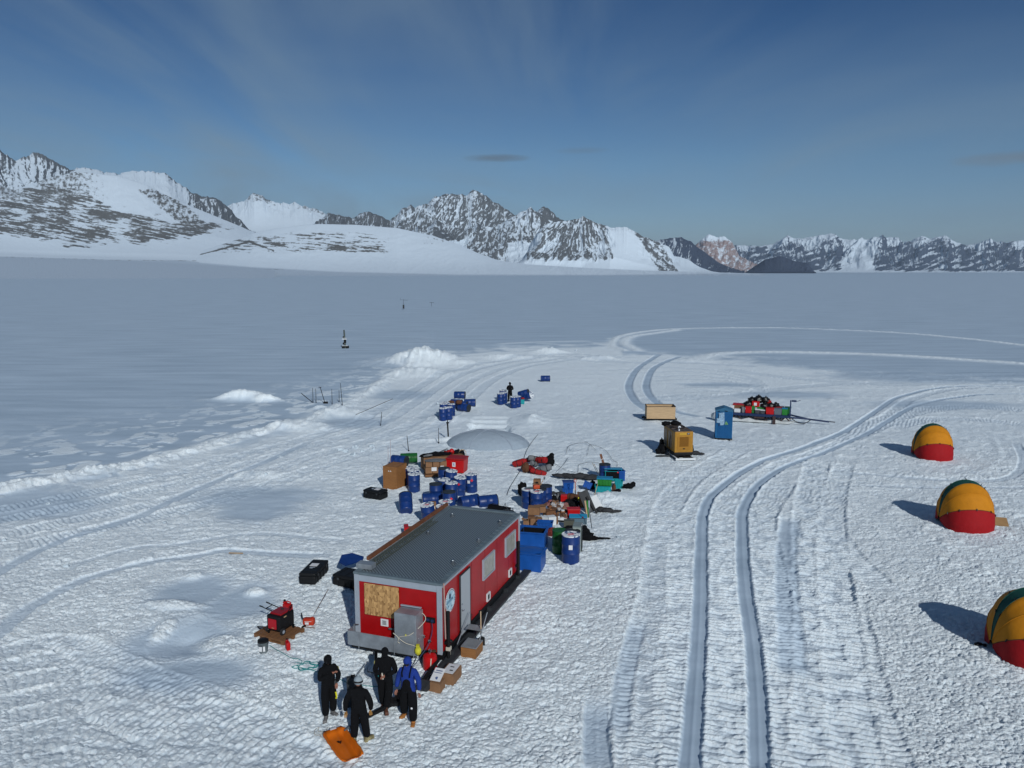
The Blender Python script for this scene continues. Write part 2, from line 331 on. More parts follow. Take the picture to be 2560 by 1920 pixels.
def link(o): COL.objects.link(o); return o
def grid_mesh(name, X, Y, Z, attrs, m):
    nr, nc = X.shape; co = np.stack([X, Y, Z], -1).reshape(-1, 3).astype(np.float32)
    idx = np.arange(nr*nc).reshape(nr, nc)
    f = np.stack([idx[:-1, :-1], idx[:-1, 1:], idx[1:, 1:], idx[1:, :-1]], -1).reshape(-1, 4)
    me = bpy.data.meshes.new(name); me.vertices.add(len(co)); me.vertices.foreach_set('co', co.ravel())
    me.loops.add(f.size); me.loops.foreach_set('vertex_index', f.ravel().astype(np.int32))
    me.polygons.add(len(f)); me.polygons.foreach_set('loop_start', np.arange(0, f.size, 4, dtype=np.int32))
    me.polygons.foreach_set('loop_total', np.full(len(f), 4, np.int32))
    me.polygons.foreach_set('use_smooth', np.ones(len(f), bool)); me.update(calc_edges=True)
    for k, v in attrs.items():
        a = me.attributes.new(k, 'FLOAT', 'POINT'); a.data.foreach_set('value', v.ravel().astype(np.float32))
    me.materials.append(m); return link(bpy.data.objects.new(name, me))

def snow_material():
    m = bpy.data.materials.new('snow'); m.use_nodes = True; t = m.node_tree; N = t.nodes.new; L = t.links.new; b = t.nodes['Principled BSDF']
    b.inputs['Roughness'].default_value = .55; b.inputs['Specular IOR Level'].default_value = .25
    at = N('ShaderNodeAttribute'); at.attribute_name = 'rough'; ge = N('ShaderNodeNewGeometry')
    # wind crust greyer; brightness of broken snow's sunlit facets is also in its colour
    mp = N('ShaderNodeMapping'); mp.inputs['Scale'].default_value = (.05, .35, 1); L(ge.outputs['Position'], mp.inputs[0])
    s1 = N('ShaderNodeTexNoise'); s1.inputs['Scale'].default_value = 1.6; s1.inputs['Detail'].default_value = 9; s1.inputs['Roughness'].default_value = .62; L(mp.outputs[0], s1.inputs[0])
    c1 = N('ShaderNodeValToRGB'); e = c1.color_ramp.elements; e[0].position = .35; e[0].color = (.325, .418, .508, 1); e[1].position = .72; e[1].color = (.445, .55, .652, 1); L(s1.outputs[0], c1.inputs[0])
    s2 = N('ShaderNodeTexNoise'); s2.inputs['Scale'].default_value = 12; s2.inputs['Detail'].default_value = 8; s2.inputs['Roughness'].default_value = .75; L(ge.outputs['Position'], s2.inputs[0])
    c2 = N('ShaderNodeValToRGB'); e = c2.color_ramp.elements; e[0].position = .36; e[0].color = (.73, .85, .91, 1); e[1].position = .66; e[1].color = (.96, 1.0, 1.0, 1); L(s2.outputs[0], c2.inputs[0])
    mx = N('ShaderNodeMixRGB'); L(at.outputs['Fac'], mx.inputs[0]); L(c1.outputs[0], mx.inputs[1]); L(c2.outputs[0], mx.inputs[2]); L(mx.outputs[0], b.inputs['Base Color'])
    n1 = N('ShaderNodeTexNoise'); n1.inputs['Scale'].default_value = 13; n1.inputs['Detail'].default_value = 8; n1.inputs['Roughness'].default_value = .72; n1.inputs['Distortion'].default_value = 0; L(ge.outputs['Position'], n1.inputs[0])
    hm = N('ShaderNodeMath'); hm.operation = 'MULTIPLY'; L(n1.outputs[0], hm.inputs[0])
    st = N('ShaderNodeMath'); st.operation = 'MULTIPLY_ADD'; st.inputs[1].default_value = .93; st.inputs[2].default_value = .07; L(at.outputs['Fac'], st.inputs[0]); L(st.outputs[0], hm.inputs[1])
    bp = N('ShaderNodeBump'); bp.inputs['Strength'].default_value = 1; bp.inputs['Distance'].default_value = .10; L(hm.outputs[0], bp.inputs['Height']); L(bp.outputs[0], b.inputs['Normal'])
    return m
SNOW = snow_material()
import os
QUICK = 'QUICKTEST' in os.environ
def build_ground():
    nr, nc = (430, 560) if QUICK else (930, 1200)
    ys = np.linspace(2010, 700, nr); Y = np.array([G(1280, y)[1] for y in ys])
    far = np.geomspace(Y[-1]*1.05, 55000, 40); near = np.array([-400, -150, -60, -25, -8, 0, 4, 8.0]); near = near[near < Y[0]]
    Yr = np.concatenate([near, Y, far])
    q1 = np.linspace(.75, 1.10, int(nc*.14))[1:]; k = np.concatenate([-q1[::-1], np.linspace(-.75, .75, nc), q1]); side = 1.10+np.geomspace(.004, .25, 60)
    K = np.concatenate([-side[::-1], k, side])
    YY, KK = np.meshgrid(Yr, K, indexing='ij'); XX = KK*np.maximum(YY, 60)*0+np.sign(KK)*np.where(np.abs(KK) <= 1.1, np.abs(KK)*np.maximum(YY, 12), 1.1*np.maximum(YY, 12)+(np.abs(KK)-1.1)/.25*(300+.05*YY))
    spx = np.gradient(XX, axis=1); spy = np.abs(np.gradient(YY, axis=0)); sp = np.maximum(spx, np.minimum(spy, spx*6)*.5)
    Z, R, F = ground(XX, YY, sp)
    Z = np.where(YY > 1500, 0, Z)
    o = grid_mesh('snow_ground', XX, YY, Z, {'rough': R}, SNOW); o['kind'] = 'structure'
    o['label'] = 'churned and vehicle-tracked snow of the camp fading into smooth snowfield'
build_ground()
# ------------------------------------------------------------------ mountains
def mountain_material(name, rock=(.072, .084, .096), rock2=(.13, .143, .152), ns=.045, snow=(.55, .65, .74)):
    m = bpy.data.materials.new(name); m.use_nodes = True; t = m.node_tree; N = t.nodes.new; L = t.links.new; b = t.nodes['Principled BSDF']
    b.inputs['Roughness'].default_value = .8; b.inputs['Specular IOR Level'].default_value = .1
    at = N('ShaderNodeAttribute'); at.attribute_name = 'rock'; ge = N('ShaderNodeNewGeometry')
    n = N('ShaderNodeTexNoise'); n.inputs['Scale'].default_value = ns; n.inputs['Detail'].default_value = 9; n.inputs['Roughness'].default_value = .72; L(ge.outputs['Position'], n.inputs[0])
    a = N('ShaderNodeMath'); a.operation = 'MULTIPLY_ADD'; a.inputs[1].default_value = 1.1; a.inputs[2].default_value = -.55; L(n.outputs[0], a.inputs[0])
    s = N('ShaderNodeMath'); s.operation = 'ADD'; L(a.outputs[0], s.inputs[0]); L(at.outputs['Fac'], s.inputs[1])
    r = N('ShaderNodeMapRange'); r.inputs[1].default_value = .40; r.inputs[2].default_value = .66; L(s.outputs[0], r.inputs[0])
    n2 = N('ShaderNodeTexNoise'); n2.inputs['Scale'].default_value = .006; n2.inputs['Detail'].default_value = 8; L(ge.outputs['Position'], n2.inputs[0])
    rc = N('ShaderNodeMixRGB'); rc.inputs[1].default_value = (*rock, 1); rc.inputs[2].default_value = (*rock2, 1); L(n2.outputs[0], rc.inputs[0])
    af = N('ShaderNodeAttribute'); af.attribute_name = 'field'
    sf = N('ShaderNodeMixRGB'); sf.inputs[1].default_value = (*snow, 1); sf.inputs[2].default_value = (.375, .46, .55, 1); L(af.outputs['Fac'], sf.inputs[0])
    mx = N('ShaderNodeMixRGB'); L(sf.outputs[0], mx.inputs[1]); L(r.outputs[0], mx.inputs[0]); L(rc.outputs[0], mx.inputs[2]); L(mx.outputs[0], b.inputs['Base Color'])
    bp = N('ShaderNodeBump'); bp.inputs['Distance'].default_value = .45/ns; bp.inputs['Strength'].default_value = .8
    hm = N('ShaderNodeMath'); hm.operation = 'MULTIPLY'; L(n.outputs[0], hm.inputs[0])
    h2 = N('ShaderNodeMath'); h2.operation = 'MULTIPLY_ADD'; h2.inputs[1].default_value = .85; h2.inputs[2].default_value = .15; h2.use_clamp = True; L(at.outputs['Fac'], h2.inputs[0]); L(h2.outputs[0], hm.inputs[1])
    L(hm.outputs[0], bp.inputs['Height']); L(bp.outputs[0], b.inputs['Normal']); return m
MROCK = mountain_material('mountain_rock')
MWARM = mountain_material('warm_rock', (.082, .09, .095), (.145, .152, .15), .07)
MPINK = mountain_material('pink_rock', (.22, .16, .155), (.30, .25, .245), .03)
MDARK = mountain_material('dark_rock', (.035, .05, .085), (.06, .08, .12), .018)  # far slopes' blue shading is put into this dark rock colour
def elev(px, py):                                # tangent of the elevation angle, azimuth ratio
    v = (py-960)/FPX; u = (px-1280)/FPX
    fy = cos(PITCH)-v*sin(PITCH); fz = -(sin(PITCH)+v*cos(PITCH)); return fz/fy, u/fy
def rng(name, label, contours, nx=500, nv=(60, 60), amp=60, gx=18, gv=3, relief=None, rock=None, material=None, seed=0, crag=3, warp=.6, crest_k=-1, tilt=0.0, kind='structure', field=None, apex=None):
    """contours: near to far, each (distance, [(px, py) or (px, 'g')]); surface goes through them, then drops behind.
    rock(px, v, n, relief, py) -> density; relief(px, v) -> multiplier"""
    x0 = min(p[0] for p in contours[-1][1]); x1 = max(p[0] for p in contours[-1][1])
    X = np.linspace(x0, x1, nx); a = (X-1280)/FPX/cos(PITCH)
    hs = []; rs = []
    for r, pts in contours:
        py = np.interp(X, [p[0] for p in pts], [p[1] for p in pts])
        t = np.array([elev(1280, q)[0] for q in py])
        rs.append(r+0*X); hs.append(np.maximum(H+r*t, -5))
    if crag:
        cr = crag*contours[-1][0]/FPX
        hs[-1] = hs[-1]+cr*(ridged(X/26., X*0+seed, 4, seed+3)-.55)*2.2*np.clip((hs[-1])/(60*contours[-1][0]/FPX), 0, 1)
    rows_r = []; rows_h = []; rows_v = []
    K = len(contours)
    for k in range(K-1):
        n = nv[k] if k < len(nv) else nv[-1]
        for i in range(n):
            t = i/n; rows_v.append(k+t)
            rows_r.append(rs[k]*(1-t)+rs[k+1]*t); rows_h.append((k, t))
    for i in range(0, 24):
        rows_v.append(K-1+i*.12); rows_r.append(rs[-1]*(1+.012*i)); rows_h.append((K-1, i/23.))
    def hh(k, t):
        if k == K-1: return hs[-1]*(1-t)-8*t
        h0 = hs[max(k-1, 0)]; h1 = hs[k]; h2 = hs[k+1]; m1 = (h2-h0)/2 if k > 0 else (h2-h1)*.55
        m2 = (h2-h1)*.95 if k+2 >= K else (hs[k+2]-h1)/2
        return (2*t**3-3*t*t+1)*h1+(t**3-2*t*t+t)*m1+(-2*t**3+3*t*t)*h2+(t**3-t*t)*m2
    Hm = np.array([hh(k, t) for k, t in rows_h]); Rm = np.array(rows_r); V = np.repeat(np.array(rows_v)[:, None], nx, 1); XX = np.repeat(X[None], len(rows_v), 0)
    py0 = 960-FPX*np.tan(PITCH+np.arctan2(Hm-H, Rm))
    wx = XX+warp*gx*1.3*fbm(XX/(gx*3.2), py0/(gx*3.2), 4, seed+20)+tilt*(py0-600)*.35
    if apex: wx = (XX-apex[0])*70/(py0-apex[1]+22)+warp*gx*.8*fbm(XX/(gx*2.2), py0/(gx*3.2), 4, seed+20)
    wy = py0+warp*gx*1.3*fbm(XX/(gx*3.2)+9, py0/(gx*3.2), 4, seed+24)
    rel = ridged(wx/gx, wy/(gx*gv), 5, seed+1, .55)-.5
    big = fbm(XX/(gx*4.), py0/(gx*4.), 3, seed+7)
    sc = Rm/FPX
    mult = relief(XX, V) if relief else np.clip(V, 0, 1)
    env = np.clip((V)/.35, 0, 1)*np.clip((K-1-V)/.22, 0, 1)
    d = amp*sc*(rel+1.2*big)*mult*env
    Hm = Hm+d
    # pixel row seen by each vertex, only used to say where rock shows on the slope
    pyy = 960-FPX*np.tan(PITCH+np.arctan2(Hm-H, Rm))
    gxx = np.gradient(Hm, axis=1)/np.maximum(np.gradient(XX, axis=1)*Rm/FPX, 1)
    fine = fbm(XX/9., py0/9., 5, seed+40, .65)
    rk = rock(XX, V, pyy, rel, gxx, fine) if rock else .5+rel
    Xw = np.repeat(a[None], len(rows_v), 0)*Rm
    o = grid_mesh(name, Xw, Rm*1.0, Hm, {'rock': rk, 'field': field(XX, pyy) if field else 0*rk}, material or MROCK); o['kind'] = kind
    o['label'] = label; return o
def band(x, a, b, s): return sstep(a-s, a+s, x)*(1-sstep(b-s, b+s, x))
def build_mountains():
    # far right bluish range
    rng('mountain', 'long bluish range of dark slopes under snowy crests at the far right',
        [(12500, [(1800, 683), (2560, 690), (3100, 690)]), (13600, [(1800, 655), (2100, 655), (2560, 668), (3100, 668)]),
         (15500, [(1800, 620), (1826, 613), (1883, 616), (1917, 611), (1950, 589), (1970, 597), (2003, 594), (2027, 589), (2065, 583), (2080, 597), (2118, 601), (2147, 599), (2185, 594), (2219, 594), (2233, 606), (2257, 599), (2276, 589), (2295, 597), (2334, 589), (2362, 606), (2391, 613), (2439, 604), (2487, 606), (2511, 601), (2560, 607), (2700, 600), (2850, 610), (3100, 640)])],
        nx=900, nv=(24, 60), amp=26, gx=52, gv=1.0, seed=3, crag=2.0, warp=.8, material=MDARK,
        relief=lambda x, v: np.clip(v-.4, 0, 1),
        rock=lambda x, v, py, rel, g, f: .74+.35*f-.5*g+1.1*fbm(x/34., (py+.3*x)/9., 4, 66)-.85*(1-sstep(596, 624, py+26*vnoise(x/52., v*.6, 8)+9*vnoise(x/17., v*2, 18)))-.9*band(x, 2085, 2165, 10)-.8*sstep(674, 682, py)+.25*rel)
    rng('mountain', 'pale pinkish rock peak between dark ridges right of the centre',
        [(8600, [(1700, 684), (1900, 684)]), (9000, [(1700, 650), (1820, 650), (1900, 672)]),
         (9600, [(1690, 640), (1735, 606), (1759, 586), (1775, 592), (1797, 591), (1816, 606), (1835, 640), (1883, 664), (1930, 684)])],
        nx=200, nv=(20, 50), amp=8, gx=18, gv=2, seed=11, crag=2, material=MPINK,
        rock=lambda x, v, py, rel, g, f: .62+.5*f+.3*rel-.6*(1-sstep(590, 606, py)))
    rng('mountain', 'dark brown mountain with bare left-leaning slopes right of the snow shoulder',
        [(7000, [(1600, 684), (1900, 686)]), (7200, [(1600, 650), (1700, 650), (1760, 665), (1850, 680)]),
         (7700, [(1600, 610), (1639, 600), (1670, 595), (1692, 593), (1716, 604), (1740, 623), (1787, 657), (1835, 678), (1850, 684)])],
        nx=240, nv=(16, 50), amp=6, gx=24, gv=2, seed=15, crag=1.2, material=MDARK,
        rock=lambda x, v, py, rel, g, f: .72+.35*f+.3*rel-.5*g)
    rng('mountain', 'low dark bare hill standing alone at the edge of the snowfield',
        [(6100, [(1850, 682), (2025, 682)]),
         (6500, [(1850, 682), (1870, 668), (1898, 649), (1936, 640), (1974, 654), (2003, 657), (2017, 676), (2025, 682)])],
        nx=160, nv=(40,), amp=4, gx=14, gv=2, seed=19, crag=1.5, material=MDARK,
        rock=lambda x, v, py, rel, g, f: .95+.2*f)
    # left background
    rng('mountain', 'snowy peaks with rocky crests at the far left, tallest in view',
        [(5600, [(-700, 590), (0, 560), (660, 600)]), (6400, [(-700, 500), (0, 470), (250, 470), (450, 500), (600, 570), (690, 600)]),
         (7400, [(-700, 420), (-300, 400), (-100, 385), (0, 372), (18, 370), (40, 365), (60, 382), (85, 402), (95, 400), (110, 392), (138, 381), (165, 392), (200, 415), (215, 424), (250, 420), (275, 421), (300, 430), (335, 437), (352, 430), (375, 427), (410, 430), (447, 433), (463, 450), (505, 478), (530, 490), (564, 497), (585, 510), (606, 532), (641, 575), (690, 600)])],
        nx=1000, nv=(20, 110), amp=10, gx=22, gv=1.8, seed=23, crag=3.5,
        relief=lambda x, v: np.clip(v-.2, 0, 1)*(1-.55*band(x, 230, 500, 20)-.45*band(x, 60, 110, 15)),
        rock=lambda x, v, py, rel, g, f: .26+.75*f+.35*rel-1.0*g*.5-.55*band(x, 230, 500, 14)+.30*band(x, 510, 640, 10)+.45*band(v, 1.90, 2.1, .05)+.10*band(x, 110, 215, 8)+.15*(x < 60)*(py > 400))
    rng('mountain', 'distant snowfield rising to a small rocky peak left of the centre',
        [(7600, [(560, 600), (880, 600)]), (8400, [(560, 570), (880, 575)]),
         (9200, [(560, 560), (590, 517), (605, 508), (630, 505), (655, 482), (675, 490), (700, 505), (735, 508), (755, 506), (775, 514), (800, 520), (820, 530), (850, 555), (890, 590)])],
        nx=360, nv=(20, 70), amp=6, gx=20, gv=2, seed=27, crag=3.0,
        relief=lambda x, v: sstep(1.3, 1.9, v)+.05,
        rock=lambda x, v, py, rel, g, f: .55*f+.2*rel+.62*sstep(1.55, 1.95, v)*(.6+.4*band(x, 640, 700, 12)+.3*band(x, 780, 850, 10))-.08)
    # central massif
    rng('mountain', 'jagged central massif streaked with snow gullies',
        [(5600, [(780, 690), (1600, 690)]), (6300, [(780, 575), (1000, 585), (1180, 600), (1350, 600), (1600, 600)]),
         (7000, [(780, 600), (805, 562), (835, 532), (870, 541), (890, 545), (915, 533), (932, 530), (960, 540), (984, 552), (1013, 523), (1035, 512), (1044, 521), (1075, 509), (1096, 491), (1132, 483), (1150, 489), (1161, 485), (1169, 492), (1185, 475), (1208, 482), (1230, 500), (1248, 509), (1277, 532), (1292, 538), (1340, 530), (1357, 515), (1375, 527), (1400, 550), (1460, 580), (1600, 600)])],
        nx=1000, nv=(20, 130), amp=10, gx=15, gv=2.6, seed=31, crag=3.2, tilt=1.2, warp=.9,
        relief=lambda x, v: np.clip(v-.3, 0, 1),
        rock=lambda x, v, py, rel, g, f: .47+1.0*f+.9*rel-.35*g+.2*(x < 1000)+.12*sstep(545, 575, py)+.3*sstep(1340, 1350, x)+.15*band(v, 1.9, 2.1, .05))
    rng('mountain', 'dark rocky spur rising in front of the massif',
        [(4600, [(1020, 692), (1440, 692)]), (5000, [(1020, 655), (1440, 655)]), (5300, [(1040, 605), (1090, 590), (1160, 630), (1180, 626), (1300, 630), (1420, 640)]),
         (5900, [(1020, 590), (1050, 567), (1075, 570), (1098, 550), (1115, 560), (1160, 575), (1200, 560), (1230, 570), (1241, 567), (1270, 549), (1295, 534), (1324, 518), (1346, 534), (1375, 552), (1400, 560), (1440, 600)])],
        nx=500, nv=(10, 20, 90), amp=10, gx=16, gv=2.6, seed=37, crag=2.6, tilt=-1.0, apex=(1322, 490),
        rock=lambda x, v, py, rel, g, f: .56+.9*f+.7*rel-.35*g-.16*band(x, 1285, 1345, 14)*(py < 590)-1.0*sstep(598, 620, py)*(x > 1270)-.8*sstep(596, 606, py)*(x < 1170))
    rng('mountain', 'pyramid peak with dark ribs and snow gullies beside a broad snow shoulder',
        [(4300, [(1230, 690), (1500, 690), (1800, 684)]), (4550, [(1230, 682), (1310, 655), (1380, 652), (1450, 652), (1520, 640), (1600, 660), (1680, 674), (1770, 680), (1800, 684)]),
         (5000, [(1230, 675), (1296, 655), (1310, 645), (1324, 612), (1340, 585), (1353, 567), (1375, 556), (1425, 551), (1444, 545), (1452, 540), (1462, 547), (1483, 557), (1510, 565), (1530, 569), (1553, 566), (1570, 574), (1596, 589), (1644, 609), (1663, 617), (1676, 640), (1706, 646), (1740, 668), (1768, 678), (1800, 684)])],
        nx=640, nv=(20, 110), amp=11, gx=13, gv=5, seed=43, crag=1.6, tilt=.5, warp=.35, apex=(1452, 518),
        relief=lambda x, v: np.clip((v-.75)*1.6, 0, 1)*(band(x, 1310, 1527, 12)+.5*band(x, 1590, 1684, 10)+.08),
        rock=lambda x, v, py, rel, g, f: (.50+.55*f+1.0*rel-.3*g)*band(x-.25*(py-600), 1296, 1519, 7)*(1-sstep(644, 656, py+9*vnoise(x/12., x*0, 5)))+(.62+.6*f+.5*rel)*band(x-.62*(py-600), 1590, 1640, 7)*sstep(575, 590, py)+.35*band(x, 1535, 1590, 6)*band(v, 1.85, 2.05, .04)+.2*f)
    # left dome hill
    rng('mountain', 'broad snowy dome with dark striped rock on its lower slopes at the left',
        [(1300, [(-700, 700), (750, 700)]), (2900, [(-700, 642), (0, 641), (300, 650), (650, 668), (750, 680)]), (3300, [(-700, 620), (0, 622), (300, 632), (500, 636), (700, 655)]), (3900, [(-700, 570), (0, 560), (150, 545), (300, 560), (450, 575), (620, 600), (700, 612)]),
         (4700, [(-700, 480), (-300, 490), (-100, 470), (0, 444), (40, 460), (78, 476), (120, 460), (180, 441), (235, 429), (330, 440), (400, 463), (440, 486), (500, 514), (560, 540), (620, 566), (655, 582), (700, 600)])],
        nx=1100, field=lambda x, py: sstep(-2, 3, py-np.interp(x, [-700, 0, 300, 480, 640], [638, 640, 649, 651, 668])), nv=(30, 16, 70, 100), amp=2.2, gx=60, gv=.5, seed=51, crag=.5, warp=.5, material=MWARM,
        relief=lambda x, v: np.clip(v-1.8, 0, 1)+.03,
        rock=lambda x, v, py, rel, g, f: dome_rock(x, v, py, f))
    # low front hill
    rng('hill', 'low smooth snow hill with patches of striped grey rubble in the middle',
        [(2300, [(300, 697), (1150, 695), (1500, 693), (1900, 690)]), (2900, [(300, 668), (700, 655), (1000, 655), (1250, 672), (1500, 681), (1900, 684)]),
         (3500, [(300, 640), (480, 640), (560, 615), (620, 596), (650, 583), (700, 573), (780, 562), (810, 560), (900, 562), (1000, 570), (1050, 581), (1090, 590), (1150, 612), (1200, 634), (1250, 652), (1320, 661), (1450, 669), (1600, 676), (1780, 681), (1900, 684)])],
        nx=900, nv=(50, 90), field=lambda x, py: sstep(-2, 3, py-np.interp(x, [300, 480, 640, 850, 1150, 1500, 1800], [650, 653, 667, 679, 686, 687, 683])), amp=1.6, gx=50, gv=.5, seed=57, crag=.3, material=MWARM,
        relief=lambda x, v: 1+0*x,
        rock=lambda x, v, py, rel, g, f: .85*stripes(x, py, 60, .10)*band(py+.0*x, 578+12*np.abs((x-820)/170.)**2, 634, 9)*band(x, 560, 985, 26)+.55*f*.4
             +.75*np.exp(-((py-np.interp(x, [300, 480, 560, 640, 760], [650, 646, 626, 604, 650]))/2.2)**2)*(x < 700)+.5*band(x, 1060, 1120, 10)*band(py, 590, 612, 6)*(.4+f*1.5)+.5*np.exp(-((py-np.interp(x, [300, 560, 640, 720], [655, 668, 672, 674]))/1.6)**2)*(x < 720))
def stripes(x, py, seed, slope):
    q = py-slope*x
    return .50+1.0*fbm(x/52., q/4.2, 5, seed, .62)+.35*fbm(x/12., q/5., 3, seed+5)+.5*fbm(x/70., q/26., 3, seed+9)
def dome_rock(x, v, py, f):
    top = np.interp(x, [-700, -60, 0, 90, 160, 235, 300, 340, 400, 480, 560, 620, 700], [520, 490, 497, 480, 462, 470, 515, 528, 540, 552, 558, 566, 580])
    bot = np.interp(x, [-700, 0, 60, 110, 180, 240, 300, 330, 365, 450, 520, 580, 640], [600, 584, 592, 596, 610, 618, 606, 600, 614, 602, 588, 572, 566])
    q = py+12*vnoise(x/30., py/9., 77)
    m = sstep(top-8, top+8, q)*(1-sstep(bot-7, bot+6, q))
    d = m*(stripes(x, py, 70, .19)+.10)+.55*f*(1-m)*.35
    cap = band(x-.4*(py-440), 110, 330, 30)*(py < 520)*(.50+.65*f-.35*sstep(215, 330, x)); d = np.maximum(d, cap*(1-sstep(498, 520, py)))
    rib = band(x-1.15*(py-520), 425, 500, 14)*band(py, 470, 566, 9)*(.55+.9*f); d = np.maximum(d, rib)
    lft = (x < 90)*band(py, 444, 500, 5)*(.55+.5*f); d = np.maximum(d, lft)
    d = np.maximum(d, .62*np.exp(-((py-np.interp(x, [-700, 0, 300, 480], [640, 641, 650, 652]))/1.6)**2)*(.7+.9*f))
    return d
build_mountains()

# ------------------------------------------------------------------ air
def build_haze():
    m = bpy.data.materials.new('haze'); m.use_nodes = True; t = m.node_tree; t.nodes.clear()
    v = t.nodes.new('ShaderNodeVolumePrincipled'); o = t.nodes.new('ShaderNodeOutputMaterial')
    v.inputs['Color'].default_value = (.62, .80, 1.0, 1); v.inputs['Density'].default_value = 2.6e-5; v.inputs['Anisotropy'].default_value = .1
    t.links.new(v.outputs[0], o.inputs['Volume'])
    bm = bmesh.new(); bmesh.ops.create_cube(bm, size=1)
    for q in bm.verts: q.co = Vector((q.co.x*120000, q.co.y*120000, -7+(q.co.z+.5)*1400))
    me = bpy.data.meshes.new('haze'); bm.to_mesh(me); bm.free(); me.materials.append(m)
    o = link(bpy.data.objects.new('haze', me)); o['kind'] = 'stuff'; o['label'] = 'thin cold air haze softening the far mountains'; o['category'] = 'haze'
if not QUICK: build_haze()
# ------------------------------------------------------------------ mesh helpers
class M:
    def __init__(s): s.bm = bmesh.new()
    def box(s, c, d, rot=(0, 0, 0), bev=0.0, taper=None):
        b = bmesh.new(); bmesh.ops.create_cube(b, size=1)
        for v in b.verts:
            k = 1.0
            if taper and v.co.z < 0: k = taper
            v.co = Vector((v.co.x*d[0]*k, v.co.y*d[1]*k, v.co.z*d[2]))
        if bev: bmesh.ops.bevel(b, geom=b.edges[:], offset=bev, segments=2, affect='EDGES', profile=.5)
        m = Matrix.Translation(c) @ Euler(rot).to_matrix().to_4x4(); bmesh.ops.transform(b, matrix=m, verts=b.verts); return s._add(b)
    def _add(s, b):
        me = bpy.data.meshes.new('t'); b.to_mesh(me); b.free(); s.bm.from_mesh(me); bpy.data.meshes.remove(me); return s
    def cyl(s, a, b, r0, r1=None, n=16, caps=True):
        a = Vector(a); b = Vector(b); r1 = r0 if r1 is None else r1; d = b-a; q = bmesh.new()
        bmesh.ops.create_cone(q, cap_ends=caps, segments=n, radius1=r0, radius2=r1, depth=d.length)
        m = Matrix.Translation((a+b)/2) @ d.to_track_quat('Z', 'Y').to_matrix().to_4x4(); bmesh.ops.transform(q, matrix=m, verts=q.verts); return s._add(q)
    def sph(s, c, r, sc=(1, 1, 1), rot=(0, 0, 0), n=14, lump=0.0, seed=0):
        q = bmesh.new(); bmesh.ops.create_uvsphere(q, u_segments=n, v_segments=max(6, n*2//3), radius=r)
        if lump:
            from mathutils import noise
            for v in q.verts:
                p = v.co/r; v.co = v.co*(1+lump*noise.noise(p*2.1+Vector((seed*3.1, seed, 0)))+lump*.6*noise.noise(p*4.7+Vector((seed, 0, 5))))
        m = Matrix.Translation(c) @ Euler(rot).to_matrix().to_4x4() @ Matrix.Diagonal((*sc, 1)); bmesh.ops.transform(q, matrix=m, verts=q.verts); return s._add(q)
    def tube(s, pts, r, n=8):
        pts = [Vector(p) for p in pts]; rings = []; up = Vector((0, 0, 1)); bm = s.bm
        for i, p in enumerate(pts):
            t = (pts[min(i+1, len(pts)-1)]-pts[max(i-1, 0)]).normalized()
            x = t.cross(up); x = x.normalized() if x.length > 1e-3 else Vector((1, 0, 0)); y = t.cross(x)
            rr = r[i] if isinstance(r, (list, tuple)) else r
            rings.append([bm.verts.new(p+(x*cos(2*pi*k/n)+y*sin(2*pi*k/n))*rr) for k in range(n)])
        for a, b in zip(rings, rings[1:]):
            for k in range(n): bm.faces.new((a[k], a[(k+1) % n], b[(k+1) % n], b[k]))
        bm.faces.new(rings[0][::-1]); bm.faces.new(rings[-1]); return s
    def lathe(s, prof, n=24, c=(0, 0, 0), m=None):
        b = bmesh.new(); rings = []
        for r, z in prof: rings.append([b.verts.new((max(r, 1e-4)*cos(2*pi*k/n), max(r, 1e-4)*sin(2*pi*k/n), z)) for k in range(n)])
        for a, q in zip(rings, rings[1:]):
            for k in range(n): b.faces.new((a[k], a[(k+1) % n], q[(k+1) % n], q[k]))
        b.faces.new(rings[0][::-1]); b.faces.new(rings[-1])
        bmesh.ops.transform(b, matrix=Matrix.Translation(c) @ (m or Matrix.Identity(4)), verts=b.verts); return s._add(b)
    def poly(s, pts, z0, z1, m=None):
        b = bmesh.new(); lo = [b.verts.new((p[0], p[1], z0)) for p in pts]; hi = [b.verts.new((p[0], p[1], z1)) for p in pts]; n = len(pts)
        b.faces.new(lo[::-1]); b.faces.new(hi)
        for k in range(n): b.faces.new((lo[k], lo[(k+1) % n], hi[(k+1) % n], hi[k]))
        bmesh.ops.recalc_face_normals(b, faces=b.faces)
        if m: bmesh.ops.transform(b, matrix=m, verts=b.verts)
        return s._add(b)
    def tub(s, c, d, wall=.03, taper=.88, rim=.03, rz=0, bev=0.02):
        """open-topped box, d = outer size at the rim"""
        b = bmesh.new(); X, Y, Z = d; t = taper
        def ring(x, y, z): return [b.verts.new((sx*x/2, sy*y/2, z)) for sx, sy in ((-1, -1), (1, -1), (1, 1), (-1, 1))]
        R = [ring(X*t, Y*t, 0), ring(X-2*rim, Y-2*rim, Z-.06*Z), ring(X, Y, Z-.06*Z), ring(X, Y, Z), ring(X-2*rim-2*wall, Y-2*rim-2*wall, Z), ring(X*t-2*wall, Y*t-2*wall, wall)]
        b.faces.new(R[0][::-1]); b.faces.new(R[-1])
        for a, q in zip(R, R[1:]):
            for k in range(4): b.faces.new((a[k], a[(k+1) % 4], q[(k+1) % 4], q[k]))
        bmesh.ops.transform(b, matrix=Matrix.Translation(c) @ Matrix.Rotation(rz, 4, 'Z'), verts=b.verts); return s._add(b)
